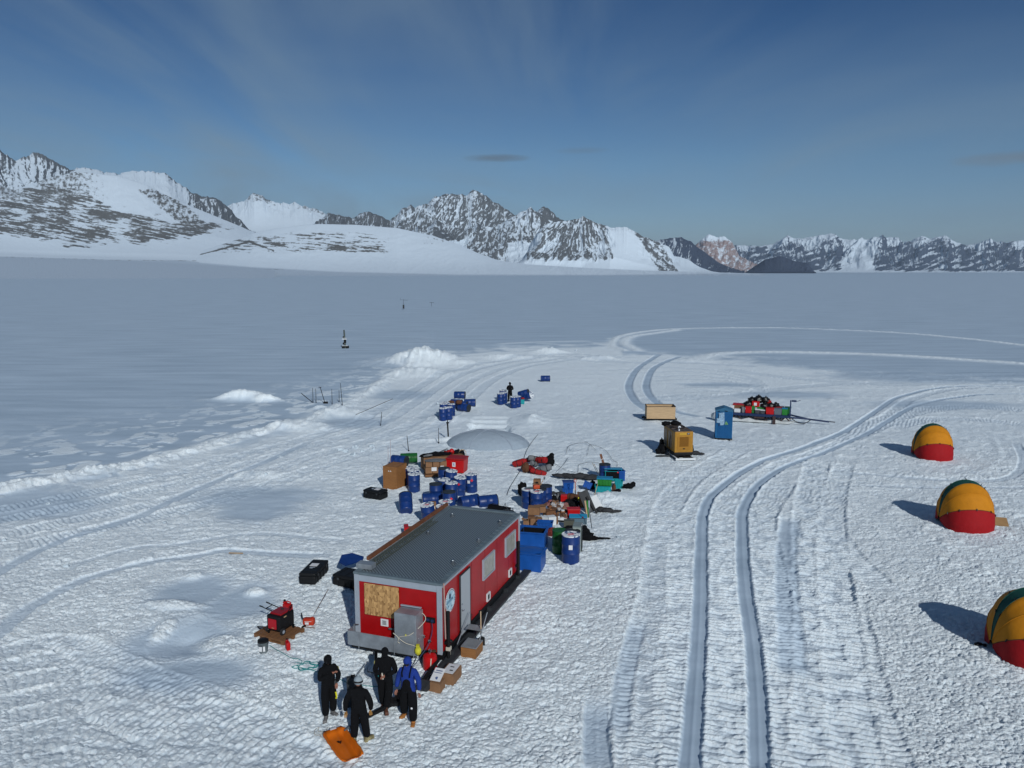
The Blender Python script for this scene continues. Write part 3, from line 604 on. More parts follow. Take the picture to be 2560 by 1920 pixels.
def obj(name, m, material, parent=None, smooth=False, label=None):
    me = bpy.data.meshes.new(name); bmesh.ops.recalc_face_normals(m.bm, faces=m.bm.faces) if False else None
    m.bm.to_mesh(me); m.bm.free(); me.materials.append(material)
    if smooth:
        me.polygons.foreach_set('use_smooth', [True]*len(me.polygons))
        try: me.set_sharp_from_angle(angle=radians(42))
        except Exception: pass
    o = bpy.data.objects.new(name, me); link(o)
    if parent: o.parent = parent
    if label: o['label'] = label
    return o
def tag(o, label, cat, group=None):
    o['label'] = label; o['category'] = cat
    if group: o['group'] = group
    return o
def thing(name, label, cat, loc, rz=0, group=None, rot=None):
    o = bpy.data.objects.new(name, None); link(o); o.location = loc; o.rotation_euler = rot or (0, 0, rz); o.empty_display_size = .2
    return tag(o, label, cat, group)
def at(px, py, dz=0.0, z=0.0):
    x, y = G(px, py, z); return Vector((x, y, (gz(x, y) if z == 0 else z)+dz))
def solo(name, m, material, label, cat, loc=(0, 0, 0), rz=0, group=None, smooth=False, rot=None):
    o = obj(name, m, material, None, smooth); o.location = loc; o.rotation_euler = rot or (0, 0, rz); return tag(o, label, cat, group)
def copy_tree(o, loc, rz, label=None, group=None, rot=None):
    c = o.copy(); link(c); c.location = loc; c.rotation_euler = rot or (0, 0, rz)
    for ch in o.children:
        d = ch.copy(); link(d); d.parent = c
        for g in ch.children:
            e = g.copy(); link(e); e.parent = d
    if label: c['label'] = label
    if group: c['group'] = group
    return c
R_ = random.Random(5)
# ------------------------------------------------------------------ palette
RED = mat('red_paint', (.37, .004, .006), .38, bump=.004, bscale=4, var=.14, vscale=1.6)
GREY = mat('grey_frame', (.33, .38, .44), .45, var=.08, vscale=3)
STEEL = mat('galvanised_steel', (.36, .40, .44), .42, metal=.55, var=.22, vscale=2.5, bump=.004, bscale=3)
DSTEEL = mat('deck_steel', (.13, .155, .175), .5, metal=.3, var=.25, vscale=2.5)
ROOFF = mat('roof_flashing', (.15, .20, .23), .5, metal=.2, var=.15, vscale=2)
BLACK = mat('black_plastic', (.006, .0065, .0075), .55, spec=.25, bump=.003, bscale=12)
RUBBER = mat('rubber', (.02, .02, .022), .75)
BFAB = mat('black_cloth', (.0045, .005, .0065), .95, bump=.03, bscale=9, spec=.15)
DGREY = mat('dark_grey', (.032, .037, .042), .6, var=.3, vscale=4)
CHAR = mat('charcoal_tarp', (.030, .032, .036), .85, bump=.05, bscale=5, var=.25, vscale=3)
BLUE = mat('blue_drum_plastic', (.006, .034, .165), .38, var=.18, vscale=4, bump=.003, bscale=6)
BLUEB = mat('blue_bin_plastic', (.008, .085, .36), .4, var=.15, vscale=3)
NAVY = mat('navy_paint', (.012, .03, .09), .45, var=.3, vscale=4)
TOILET = mat('toilet_blue', (.006, .10, .26), .45, var=.12, vscale=2)
TEAL = mat('turquoise_plastic', (.008, .30, .33), .45, var=.1)
TEALL = mat('teal_lid', (.01, .22, .40), .4, var=.1)
GREEN = mat('green_plastic', (.02, .20, .03), .45, var=.15)
DGREEN = mat('green_drum', (.008, .10, .02), .42, var=.3, vscale=5)
WOOD = mat('plywood', (.36, .22, .10), .7, var=.22, vscale=3, stretch=(1, 1, 9), bump=.003, bscale=12)
CRATE = mat('crate_wood', (.28, .125, .040), .7, var=.22, vscale=5, stretch=(1, 1, 7), bump=.004, bscale=10)
PALE = mat('pale_plywood', (.50, .35, .20), .7, var=.16, vscale=2.2, stretch=(1, 1, 8))
PALLET = mat('pallet_wood', (.20, .095, .04), .8, var=.3, vscale=8, stretch=(1, 8, 8))
BROWNW = mat('brown_plank', (.17, .065, .03), .7, var=.25, vscale=6)
CARD = mat('cardboard', (.25, .135, .068), .85, var=.15, vscale=5)
CARD2 = mat('brown_cardboard', (.17, .08, .038), .85, var=.2, vscale=5)
WHITE = mat('white_board', (.68, .72, .74), .6, var=.06)
PAPER = mat('paper_label', (.72, .74, .76), .7)
REDP = mat('red_plastic', (.48, .006, .008), .4, var=.1)
REDB = mat('red_bag', (.30, .008, .010), .85, bump=.02, bscale=8, var=.2)
GREYB = mat('grey_bag', (.16, .17, .18), .9, bump=.02, bscale=8, var=.2)
BRNB = mat('brown_bag', (.10, .042, .02), .9, bump=.02, bscale=8, var=.2)
ORANGE = mat('orange_plastic', (.66, .15, .006), .36, var=.10, vscale=1.5)
YEL = mat('yellow_paint', (.40, .20, .022), .5, var=.1)
YELT = mat('yellow_tent', (.57, .215, .004), .8, bump=.02, bscale=3, var=.07)
REDT = mat('red_tent', (.34, .002, .006), .8, bump=.02, bscale=3, var=.06)
GRNT = mat('green_tent', (.008, .075, .06), .8, bump=.02, bscale=3)
YELB = mat('bright_yellow', (.75, .72, .02), .5)
CYAN = mat('cyan_cord', (.02, .25, .26), .6)
ROPE = mat('pale_rope', (.55, .52, .44), .85)
SKIN = mat('skin', (.32, .14, .095), .6)
DOMEM = mat('dome_fabric', (.30, .37, .44), .8, bump=.02, bscale=2, var=.05)
CHROME = mat('chrome', (.75, .77, .78), .15, metal=1)
BROWNR = mat('generator_roof', (.10, .075, .06), .6, var=.4, vscale=4)
BJACK = mat('blue_jacket', (.008, .035, .24), .85, bump=.02, bscale=10)
PATCH = mat('sleeve_patch', (.35, .33, .12), .8)
TBOOT = mat('tan_boot', (.42, .17, .045), .7)
DPANT = mat('dark_panel_grey', (.045, .05, .055), .9)
def osb_mat():
    m = mat('chip_board', (.50, .30, .12), .75); t = m.node_tree; b = t.nodes['Principled BSDF']
    co = t.nodes.new('ShaderNodeTexCoord'); v = t.nodes.new('ShaderNodeTexVoronoi'); v.inputs['Scale'].default_value = 17; mp = t.nodes.new('ShaderNodeMapping')
    mp.inputs['Scale'].default_value = (1, 1, .55); t.links.new(co.outputs['Object'], mp.inputs[0]); t.links.new(mp.outputs[0], v.inputs[0])
    r = t.nodes.new('ShaderNodeValToRGB'); r.color_ramp.elements[0].color = (.15, .075, .025, 1); r.color_ramp.elements[1].color = (.56, .34, .14, 1)
    t.links.new(v.outputs['Color'], r.inputs[0]); t.links.new(r.outputs[0], b.inputs['Base Color']); return m
OSB = osb_mat()
def deck_mat():
    m = mat('perforated_deck', (.15, .17, .19), .45, metal=.35); t = m.node_tree; b = t.nodes['Principled BSDF']
    co = t.nodes.new('ShaderNodeTexCoord'); v = t.nodes.new('ShaderNodeTexVoronoi'); v.inputs['Scale'].default_value = 12; v.inputs['Randomness'].default_value = 0
    mp = t.nodes.new('ShaderNodeMapping'); mp.inputs['Rotation'].default_value = (0, 0, pi/4); t.links.new(co.outputs['Object'], mp.inputs[0]); t.links.new(mp.outputs[0], v.inputs[0])
    r = t.nodes.new('ShaderNodeValToRGB'); e = r.color_ramp.elements; e[0].position = .24; e[0].color = (.27, .32, .34, 1); e[1].position = .42; e[1].color = (.055, .072, .086, 1)
    t.links.new(v.outputs['Distance'], r.inputs[0]); t.links.new(r.outputs[0], b.inputs['Base Color'])
    bp = t.nodes.new('ShaderNodeBump'); bp.invert = True; bp.inputs['Distance'].default_value = .006; t.links.new(v.outputs['Distance'], bp.inputs['Height']); t.links.new(bp.outputs[0], b.inputs['Normal']); return m
DECK = deck_mat()
def emblem_mat():
    m = mat('polar_emblem', (.35, .5, .6), .5); t = m.node_tree; b = t.nodes['Principled BSDF']
    co = t.nodes.new('ShaderNodeTexCoord'); n = t.nodes.new('ShaderNodeTexNoise'); n.inputs['Scale'].default_value = 4.2; n.inputs['Detail'].default_value = 5; t.links.new(co.outputs['Object'], n.inputs[0])
    r = t.nodes.new('ShaderNodeValToRGB'); e = r.color_ramp.elements; e[0].position = .38; e[0].color = (.10, .20, .29, 1); e[1].position = .62; e[1].color = (.50, .62, .68, 1)
    q = e.new(.48); q.color = (.27, .44, .52, 1); t.links.new(n.outputs[0], r.inputs[0]); t.links.new(r.outputs[0], b.inputs['Base Color']); return m
EMB = emblem_mat()
GLASSW = mat('window_film', (.34, .34, .30), .25, var=.2, vscale=6)
DOORM = mat('door_paint', (.40, .44, .47), .5)

# ------------------------------------------------------------------ red cabin
CAB = Matrix.Translation((-2.15, 22.6, 0)) @ Matrix.Rotation(radians(-19.3), 4, 'Z')
def cab(x, y, z=0): return CAB @ Vector((x, y, z))
def build_cabin():
    t = thing('site_cabin', 'long red cabin with grey steel frame and perforated metal roof standing on skids', 'cabin', (-2.15, 22.6, 0), radians(-19.3))
    W_, L_, Z0, Z1 = 3.03, 7.4, .34, 2.52
    m = M(); m.box((-W_/2, L_/2, (Z0+Z1)/2), (W_-.06, L_-.06, Z1-Z0)); obj('wall', m, RED, t)
    m = M()
    m.bm.free()
    for k in range(1, 6): obj('panel_joint', M().box((-.029, k*1.22+.05, (Z0+Z1)/2), (.008, .012, Z1-Z0-.06)), mat('joint_red', (.16, .006, .008), .6), t)
    m = M()
    for x, y in ((-.08, 0), (-W_+.08, 0), (-.08, L_), (-W_+.08, L_)): m.box((x, y+(.02 if y == 0 else -.02), (Z0+Z1)/2-.02), (.165, .06, Z1-Z0+.06), bev=.008)
    m.box((-W_/2, .018, Z1-.11), (W_-.33, .05, .20)); m.box((-.005, L_/2, Z1-.04), (.03, L_-.1, .07)); m.box((-W_+.005, L_/2, Z1-.04), (.03, L_-.1, .07))
    for y in (L_-.012,): m.box((-.012, y, (Z0+Z1)/2), (.05, .07, Z1-Z0))
    obj('frame', m, GREY, t)
    r = M(); r.box((-W_/2, L_/2, Z1+.035), (W_-.28, L_-.22, .05))
    ro = obj('roof', r, DECK, t)
    m = M(); m.box((-.075, L_/2, Z1+.045), (.19, L_+.06, .07), bev=.01); m.box((-W_+.075, L_/2, Z1+.045), (.19, L_+.06, .07), bev=.01)
    m.box((-W_/2, .05, Z1+.04), (W_-.34, .14, .08), bev=.01); m.box((-W_/2, L_-.05, Z1+.06), (W_-.34, .20, .10), bev=.01)
    for k in range(22):                       # clamps along the edge
        y = .35+k*.32; m.box((-.10, y, Z1+.092), (.16, .025, .02))
    obj('roof_edge', m, ROOFF, t)
    for (x, y) in ((-2.37, 6.25), (-.34, 6.1), (-2.37, 4.05), (-.35, 3.94), (-.36, 1.7)):
        m = M(); m.lathe([(.09, 0), (.09, .02), (.035, .03), (.035, .06), (.055, .075), (.05, .10), (.01, .118)], 16, (x, y, Z1+.062)); v = obj('roof_light', m, DSTEEL, ro, True)
        m = M(); m.sph((x, y, Z1+.165), .032); obj('dome', m, CHROME, v, True) if False else m.bm.free()
        m = M(); m.sph((x, y, Z1+.155), .042, n=10); c = obj('bulb_cap', m, CHROME, ro, True)
    # gutter channel at the front left of the roof
    m = M(); m.box((-2.83, .42, Z1+.16), (.55, .30, .16), (0, 0, .02)); obj('roof_channel', m, STEEL, ro)
    # front
    m = M(); m.box((-2.06, -.010, 1.755), (1.21, .03, 1.03)); obj('board_panel', m, OSB, t, label='chipboard panel screwed over the end wall opening')
    m = M(); m.box((-1.99, .02, 1.035), (.26, .03, .23)); pn = obj('notice', m, PAPER, t)
    m = M()
    for k in range(5): m.box((-1.99, .0, 1.10-k*.03), (.15-.02*(k % 2), .014, .010))
    obj('notice_text', m, DGREY, pn)
    b = M(); b.box((-.99, -.27, 1.24), (.74, .50, .92), bev=.012); hx = obj('metal_cabinet', b, STEEL, t)
    m = M(); m.box((-1.03, -.02, 1.735), (.70, .06, .03)); obj('cabinet_flange', m, GREY, hx)
    m = M(); m.box((-.97, -.53, 1.02), (.035, .02, .06)); obj('latch', m, YELB, hx)
    # trough
    y0, y1 = -.50, -.03; m = M(); x0, x1 = -3.02, -.62
    m.box(((x0+x1)/2, y0, .62), (x1-x0, .02, .46)); m.box((x0, (y0+y1)/2, .62), (.02, y1-y0-.02, .46)); m.box((x1, (y0+y1)/2, .62), (.02, y1-y0-.02, .46)); m.box(((x0+x1)/2, (y0+y1)/2, .40), (x1-x0-.04, y1-y0-.03, .02))
    for x in (-2.62, -1.38, -.72): m.cyl((x, y0-.02, .32), (x, y0-.02, .86), .014, n=8)
    obj('trough', m, STEEL, t)
    m = M(); m.box(((x0+x1)/2, (y0+y1)/2, .33), (x1-x0-.2, y1-y0-.1, .08)); obj('trough_under_shade', m, BLACK, t)  # black slab added as the shadow beneath the trough
    m = M(); m.cyl((-1.8, -.06, .90), (-1.55, -.06, .90), .03, n=10); obj('grab_handle', m, DSTEEL, t); m = M(); m.tube([(-2.9, -.05, .86), (-2.9, -.30, .98), (-2.9, -.38, .86)], .02, 8); obj('grab_handle', m, DSTEEL, t)
    m = M(); m.box((-.37, -.012, 1.385), (.30, .05, .17), bev=.01); pc = obj('socket_panel', m, BLACK, t)
    m = M(); m.box((-.45, -.045, 1.40), (.10, .03, .07)); m.box((-.30, -.045, 1.38), (.09, .03, .08)); obj('socket_cover', m, NAVY, pc)
    pts = [(-.30, -.08, 1.34), (-.27, -.12, 1.15), (-.30, -.16, .9), (-.36, -.30, .65), (-.5, -.45, .42), (-.62, -.6, .2), (-.75, -.8, .08)]
    m = M(); m.tube([tuple(p) for p in spline(pts, .06)], .014, 6); obj('power_cable', m, NAVY, t)
    for x, z in ((-.75, .83), (-.55, .70)):
        m = M(); m.lathe([(.055, 0), (.055, .03), (.03, .04), (.02, .07)], 12, (x+.15, -.03, z), Matrix.Rotation(pi/2, 4, 'X')); obj('wall_fitting', m, CHROME, t, True)
    # right long side
    d = M(); d.box((.005, 1.83, 1.27), (.05, .76, 2.02), bev=.006); dr = obj('door', d, DOORM, t)
    m = M(); m.box((.036, 1.50, 1.06), (.012, .05, .22)); m.cyl((.05, 1.50, 1.10), (.08, 1.50, 1.10), .012, n=8); m.cyl((.075, 1.49, 1.10), (.075, 1.62, 1.09), .012, n=8); obj('door_handle', m, CHROME, dr, True); obj('door_lock', M().sph((.045, 1.50, 1.32), .028), CHROME, dr, True)
    m = M()
    for y in (1.425, 2.235): m.box((.008, y, 1.28), (.045, .035, 2.1))
    m.box((.008, 1.83, 2.305), (.045, .775, .03)); obj('door_frame', m, DGREY, t)
    for y0, y1, z0, z1 in ((3.45, 4.58, 1.35, 2.10), (5.75, 6.88, 1.37, 2.12)):
        m = M(); yc, zc = (y0+y1)/2, (z0+z1)/2
        m.box((-.0, yc, z1-.02), (.07, y1-y0, .04)); m.box((-.0, yc, z0+.02), (.07, y1-y0, .04)); m.box((0, y0+.02, zc), (.07, .04, z1-z0-.08)); m.box((0, y1-.02, zc), (.07, .04, z1-z0-.08))
        wf = obj('window', m, GREY, t); m = M(); m.box((-.012, yc, zc), (.03, y1-y0-.08, z1-z0-.08)); obj('pane', m, GLASSW, wf)
    for yc, zc in ((3.97, .57), (6.30, .58)):
        m = M(); m.box((.0, yc, zc+.125), (.05, .30, .04)); m.box((0, yc, zc-.125), (.05, .30, .04)); m.box((0, yc-.13, zc), (.05, .04, .21)); m.box((0, yc+.13, zc), (.05, .04, .21)); v = obj('vent', m, WHITE, t)
        m = M(); m.box((-.01, yc, zc), (.03, .22, .21)); obj('vent_grille', m, BLACK, v)
    e = M(); rot = Matrix.Rotation(pi/2, 4, 'Y'); e.lathe([(.37, 0), (.37, .012)], 48, (-.008, .66, 1.80), rot); em = obj('emblem', e, WHITE, t, True)
    m = M(); m.lathe([(.305, 0), (.305, .008)], 48, (.0045, .66, 1.80), rot); obj('emblem_picture', m, EMB, em, True)
    m = M()
    for k in range(34):                       # lettering round the ring
        a = -2.2+k*2*pi/40; m.box((.0065, .66+.337*sin(a), 1.80+.337*cos(a)), (.006, .024, .030), (-a, 0, 0))
    obj('emblem_lettering', m, NAVY, em)
    m = M(); m.poly([(-.08, -.07), (.03, -.10), (.07, .0), (.0, .09), (-.06, .05)], 0, .004, Matrix.Translation((.0135, .60, 1.98)) @ Matrix.Rotation(pi/2, 4, 'Z') @ Matrix.Rotation(pi/2, 4, 'X'))
    m.box((.0145, .78, 1.83), (.004, .05, .06)); m.box((.0145, .47, 1.68), (.004, .04, .05)); m.box((.0145, .74, 1.60), (.004, .03, .05)); obj('emblem_figures', m, NAVY, em)
    # corner jack tubes
    for (x, y, zt, lab) in ((.10, .24, 1.62, 'near'), (.09, 7.0, 1.60, 'far')):
        m = M(); m.cyl((x, y, .20), (x, y, zt), .062, n=14); m.cyl((x, y, .06), (x, y, .24), .042, n=12); m.box((x, y, .05), (.24, .24, .03)); m.box((x-.05, y, .62), (.08, .16, .10)); j = obj('corner_jack', m, BLACK, t, True)
        if y < 1:
            m = M(); m.box((x+.01, y, .42), (.14, .15, .12), bev=.01); m.box((x+.03, y+.02, .30), (.05, .05, .2)); obj('jack_strap', m, ROPE, j)
            m = M(); m.sph((x+.03, y+.12, .60), .06); obj('jack_knob', m, BLACK, j, True)
    m = M(); m.cyl((.035, .10, 2.58), (.04, .17, .75), .022, n=8); obj('drain_pipe', m, mat('pink_pipe', (.45, .30, .27), .6), t)
    # skids and chassis
    m = M(); m.box((-W_/2, L_/2, .23), (W_-.12, L_-.05, .20)); m.box((-.03, L_/2, .23), (.07, L_-.02, .22)); m.box((-W_+.03, L_/2, .23), (.07, L_-.02, .22)); obj('chassis', m, BLACK, t)
    for x, fr in ((.16, 0), (-2.55, 1)):
        m = M(); pts = [(-.10, .10), (0, -.03), (.1, -.05), (8.1, -.05), (8.4, .05), (8.4, .10), (8.0, .045), (.1, .035)] if fr else [(-1.95, .17), (-1.75, .02), (-1.2, -.05), (8.1, -.05), (8.4, .05), (8.4, .10), (8.0, .045), (-.85, .035), (-1.25, .09), (-1.5, .22)]
        m.poly(pts, -.15, .15, Matrix.Translation((x, 0, .06)) @ Matrix.Rotation(pi/2, 4, 'Z') @ Matrix.Rotation(pi/2, 4, 'X'))
        for y in (.5, 2.2, 3.9, 5.6, 7.0): m.box((x-.08, y, .16), (.16, .12, .12))
        obj('skid', m, DGREY, t)
    # hitch: A-frame towing bar in front, with its upright plate
    A, E_, B2, B3 = (-.23, -2.55, .12), (-.80, -3.98, .12), (-1.25, -2.45, .14), (.22, -2.30, .12)
    m = M(); m.tube([(-.05, -.2, .22), (.0, -1.6, .14), A, (-.60, -3.38, .12), E_], .062, 8); m.tube([(-2.2, -.2, .24), (-1.45, -1.55, .16), (-.8, -2.35, .13), A], .05, 8); m.tube([A, B3], .05, 8)
    m.box((-.33, -2.65, .14), (.42, .30, .10), (0, 0, .5)); m.box((-.25, -2.35, .16), (.22, .5, .14), (0, 0, .2)); tb = obj('tow_bar', m, BLACK, t)
    m = M(); m.tube([E_, (-.90, -4.22, .10)], [.045, .02], 8); obj('tow_eye', m, DSTEEL, tb)
    return t
build_cabin()
# things on and by the cabin
def build_cabin_side():
    Z1 = 2.60
    m = M()                                   # lattice mast lying along the left roof edge
    for x, z in ((-2.78, .03), (-2.56, .03), (-2.67, .21)): m.cyl((x, .55, Z1+z), (x, 5.3, Z1+z), .016, n=6)
    for k in range(24):
        y = .6+k*.195; m.cyl((-2.78, y, Z1+.03), (-2.56, y+.19, Z1+.03), .008, n=5); m.cyl((-2.78, y, Z1+.03), (-2.67, y+.1, Z1+.21), .008, n=5); m.cyl((-2.56, y, Z1+.03), (-2.67, y+.1, Z1+.21), .008, n=5)
    o = solo('lattice_mast', m, mat('mast_alloy', (.11, .125, .10), .5, metal=.4), 'grey lattice mast section lying along the left edge of the red cabin roof', 'mast', (-2.15, 22.6, .02), radians(-19.3))
    m = M(); m.box((-3.10, 4.2, Z1+.04), (.10, 6.4, .12), (0, 0, .0)); solo('plank', m, BROWNW, 'long brown timber lying on the left roof edge of the red cabin', 'plank', (-2.15, 22.6, .02), radians(-19.3))
    p = cab(-.27, -.32); t = thing('gas_bottle', 'red gas bottle standing in front of the right corner of the red cabin', 'gas bottle', (p.x, p.y, gz(p.x, p.y)-.02), .3)
    m = M(); m.lathe([(.20, 0), (.22, .04), (.22, .36), (.20, .44), (.10, .50)], 24); obj('body', m, REDP, t, True)
    m = M(); m.lathe([(.035, .5), (.035, .58), (.05, .59), (.05, .62)], 10); m.cyl((0, 0, .56), (.09, -.05, .57), .015, n=6); v = obj('valve', m, CHROME, t, True)
    m = M(); m.lathe([(.075, .0), (.08, .02), (.02, .03)], 16, (.11, -.10, .60)); obj('hand_wheel', m, BRNB, t, True)
    m = M(); m.box((-.02, -.224, .26), (.03, .012, .36), (0, .08, 0)); m.box((.0, -.226, .14), (.11, .012, .02), (0, .5, 0)); obj('strap', m, ROPE, t)
    # yellow bag hung on the end of the trough
    p = cab(-.55, -.56, .62); m = M(); m.sph((0, 0, 0), .13, (.75, .6, 1.15), lump=.25, seed=2); m.box((0, -.02, .14), (.10, .10, .12))
    solo('yellow_bag', m, mat('yellow_bag', (.55, .52, .03), .6, var=.3), 'small yellow bag tied to the end of the steel trough on the red cabin', 'bag', p, smooth=True)
    pts = [cab(-.68, -.10, 1.66), cab(-.50, -.10, 1.42), cab(-.75, -.56, 1.12), cab(-1.10, -.56, .98), cab(-1.20, -.56, .92), cab(-.95, -.58, .80), cab(-.72, -.56, .76), cab(-.52, -.58, .72)]
    m = M(); m.tube([tuple(q) for q in spline([tuple(p) for p in pts], .06)], .012, 6)
    m.tube([tuple(q) for q in spline([tuple(cab(*c)) for c in ((-1.38, -.56, 1.05), (-1.2, -.57, .92), (-1.22, -.58, .80), (-1.15, -.57, .76))], .05)], .012, 6)
    solo('rope', m, ROPE, 'pale rope strung around the steel cabinet on the cabin end', 'rope')
    # step
    t = thing('grate_step', 'small steel grating step standing on a wooden box below the cabin door', 'step', at(1180, 1631), radians(-19.3))
    m = M(); m.box((0, 0, .16), (.50, .62, .32), (0, 0, 0)); obj('base_box', m, CRATE, t)
    m = M()
    for x in (-.24, .24): m.box((x, .0, .345), (.03, .60, .035))
    for k in range(12): m.box((0, -.29+k*.0525, .345), (.45, .016, .03))
    m.box((-.20, .45, .62), (.03, .03, .02)); obj('tread', m, STEEL, t)
    m = M()
    for k in range(9): m.box((-.12, .42+k*.04, .60), (.5, .014, .025))
    m.box((-.37, .58, .60), (.03, .36, .035)); m.box((.13, .58, .60), (.03, .36, .035)); m.cyl((-.40, -.25, .36), (-.40, .80, 1.0), .016, n=8); m.cyl((.16, .25, .36), (.16, .95, 1.0), .016, n=8); obj('upper_tread', m, STEEL, t)
    def shovel(label, loc, rot, h=1.35, hm=None, bm_=None, grp=None, blade=(.26, .34)):
        t = thing('shovel', label, 'shovel', loc, rot=rot, group=grp)
        m = M(); m.cyl((0, 0, .30), (0, 0, h), .018, n=8); obj('handle', m, hm or PALE, t)
        m = M(); m.box((0, 0, h+.02), (.12, .03, .03)); m.box((-.055, 0, h-.03), (.02, .03, .09)); m.box((.055, 0, h-.03), (.02, .03, .09)); obj('grip', m, bm_ or BLACK, t)
        m = M(); w, hh = blade; m.poly([(-w/2, 0), (w/2, 0), (w/2*.95, hh), (.03, hh+.06), (-.03, hh+.06), (-w/2*.95, hh)], -.012, .012, Matrix.Rotation(pi/2, 4, 'X')); m.cyl((0, 0, hh-.1), (0, 0, hh+.22), .024, n=8); obj('blade', m, bm_ or BLACK, t)
        return t
    global SHOVEL; SHOVEL = shovel
    shovel('wooden handled black shovel standing in the snow by the cabin step', at(1203, 1612, -.08), (radians(4), radians(-2), .4), 1.30, mat('ash_handle', (.62, .46, .30), .6))
    # black handle frame behind the cabin
    return
build_cabin_side()
# ------------------------------------------------------------------ people
def skin_body(name, chain, parent, material, sub=2, loc=None):
    """chain: list of (id, parent id, (x,y,z), radius or (rx, ry))"""
    me = bpy.data.meshes.new(name); ids = {c[0]: i for i, c in enumerate(chain)}
    me.from_pydata([c[2] for c in chain], [(ids[c[1]], i) for i, c in enumerate(chain) if c[1] is not None], [])
    o = bpy.data.objects.new(name, me); link(o); o.parent = parent
    sk = o.modifiers.new('skin', 'SKIN'); sk.use_smooth_shade = True; sk.branch_smoothing = .4
    if not me.skin_vertices: me.skin_vertices.new()
    for i, c in enumerate(chain):
        r = c[3] if isinstance(c[3], tuple) else (c[3], c[3]); me.skin_vertices[0].data[i].radius = r
        me.skin_vertices[0].data[i].use_root = (c[1] is None)
    sb = o.modifiers.new('sub', 'SUBSURF'); sb.levels = sub; sb.render_levels = sub
    me.materials.append(material); return o
def person(label, loc, rz, pose, suit=BFAB, jacket=None, hood=None, extra=None, boot=BLACK, glove=SKIN, hat='hood', bib=False):
    """local +Y is the way the person faces; metres, about 1.8 m tall"""
    t = thing('person', label, 'person', loc, rz)
    P = dict(hipL=(-.10, 0, .92), hipR=(.10, 0, .92), kneeL=(-.12, .02, .50), kneeR=(.12, .02, .50), footL=(-.13, -.02, .10), footR=(.13, -.02, .10),
             shL=(-.19, 0, 1.43), shR=(.19, 0, 1.43), elL=(-.29, -.02, 1.15), elR=(.29, -.02, 1.15), haL=(-.22, .18, 1.10), haR=(.22, .18, 1.10), head=(0, .03, 1.66), neck=(0, 0, 1.50), toeL=(-.03, .17), toeR=(.03, .17))
    P.update(pose)
    j = jacket or suit
    ch = [('pel', None, (0, 0, .96), (.205, .16)), ('waist', 'pel', (0, .0, 1.12), (.20, .155)), ('chest', 'waist', (0, .005, 1.32), (.215, .16)), ('neck', 'chest', P['neck'], (.08, .08)), ('head', 'neck', (P['head'][0], P['head'][1], P['head'][2]-.05), (.07, .08))]
    for s in 'LR':
        ch += [('sh'+s, 'chest', P['sh'+s], .105), ('el'+s, 'sh'+s, P['el'+s], .080), ('wr'+s, 'el'+s, tuple(.85*a+.15*b for a, b in zip(P['ha'+s], P['el'+s])), .056)]
        ch += [('hip'+s, 'pel', P['hip'+s], .145), ('kn'+s, 'hip'+s, P['knee'+s], .112), ('an'+s, 'kn'+s, P['foot'+s], .098)]
    if not bib:
        skin_body('body', ch, t, j)
    else:
        skin_body('body', ch, t, j)
        lo = [c for c in ch if c[0] in ('pel', 'waist', 'hipL', 'hipR', 'knL', 'knR', 'anL', 'anR')]
        lo = [(c[0], c[1], c[2], tuple(r+.014 for r in (c[3] if isinstance(c[3], tuple) else (c[3], c[3])))) for c in lo]; skin_body('bib_trousers', lo+[('bib', 'waist', (0, .045, 1.28), (.15, .135))], t, suit)
        m = M()
        for s in (-1, 1): m.tube([(s*.10, .165, 1.30), (s*.115, .155, 1.42), (s*.11, .02, 1.55), (s*.07, -.14, 1.44), (s*.04, -.17, 1.2)], .02, 6)
        obj('braces', m, suit, t)
    hx, hy, hz = P['head']
    # head with nose, brow and ears
    tilt = P.get('tilt', radians(25)); hr = Matrix.Translation((hx, hy, hz)) @ Matrix.Rotation(P.get('turn', 0), 4, 'Z') @ Matrix.Rotation(-tilt, 4, 'X')
    m = M(); m.sph((0, 0, 0), .095, (.84, 1.0, 1.2), n=18); m.sph((0, .10, -.015), .018, (.8, 1, 1.5)); m.sph((0, .045, -.075), .05, (.95, .9, .8)); m.box((0, .088, -.062), (.045, .012, .010))
    for s in (-1, 1): m.sph((s*.082, 0, -.01), .022, (.4, .8, 1.3))
    bmesh.ops.transform(m.bm, matrix=hr, verts=m.bm.verts); hd = obj('head', m, SKIN, t, True)
    for s in (-1, 1):
        m = M().sph((s*.033, .088, .012), .010); bmesh.ops.transform(m.bm, matrix=hr, verts=m.bm.verts); obj('eye', m, BLACK, hd, True)
    m = M()
    if hat == 'hood':
        m.sph((0, -.018, .022), .118, (.93, 1.02, 1.12), n=18); m.sph((0, -.05, -.09), .09, (1.0, .9, .9)); m.box((0, .105, .075), (.12, .09, .012), (radians(-15), 0, 0), bev=.005)
    elif hat == 'cap':
        m.sph((0, -.01, .030), .112, (.92, 1.05, 1.0), n=18); m.box((0, .115, .055), (.14, .11, .014), (radians(-12), 0, 0), bev=.006); m.sph((0, -.05, -.05), .10, (.95, .8, 1.0))
    elif hat == 'bluehood':
        m.sph((0, -.025, .020), .122, (.95, 1.02, 1.12), n=18); m.sph((0, -.04, -.10), .10, (1.05, .95, .9))
    elif hat == 'bobble':
        m.sph((0, -.005, .035), .118, (.95, 1.02, 1.05), n=18); m.sph((0, -.01, .165), .035)
    bmesh.ops.transform(m.bm, matrix=hr, verts=m.bm.verts)
    hm = hood or j; ho = obj('hat' if hat in ('cap', 'bobble') else 'hood', m, hm, t, True)
    if hat == 'bluehood' or hat == 'hood':
        m = M(); m.box((0, .09, .045), (.14, .07, .035), (radians(-10), 0, 0), bev=.01); bmesh.ops.transform(m.bm, matrix=hr, verts=m.bm.verts); obj('cap_peak', m, BLACK, ho)
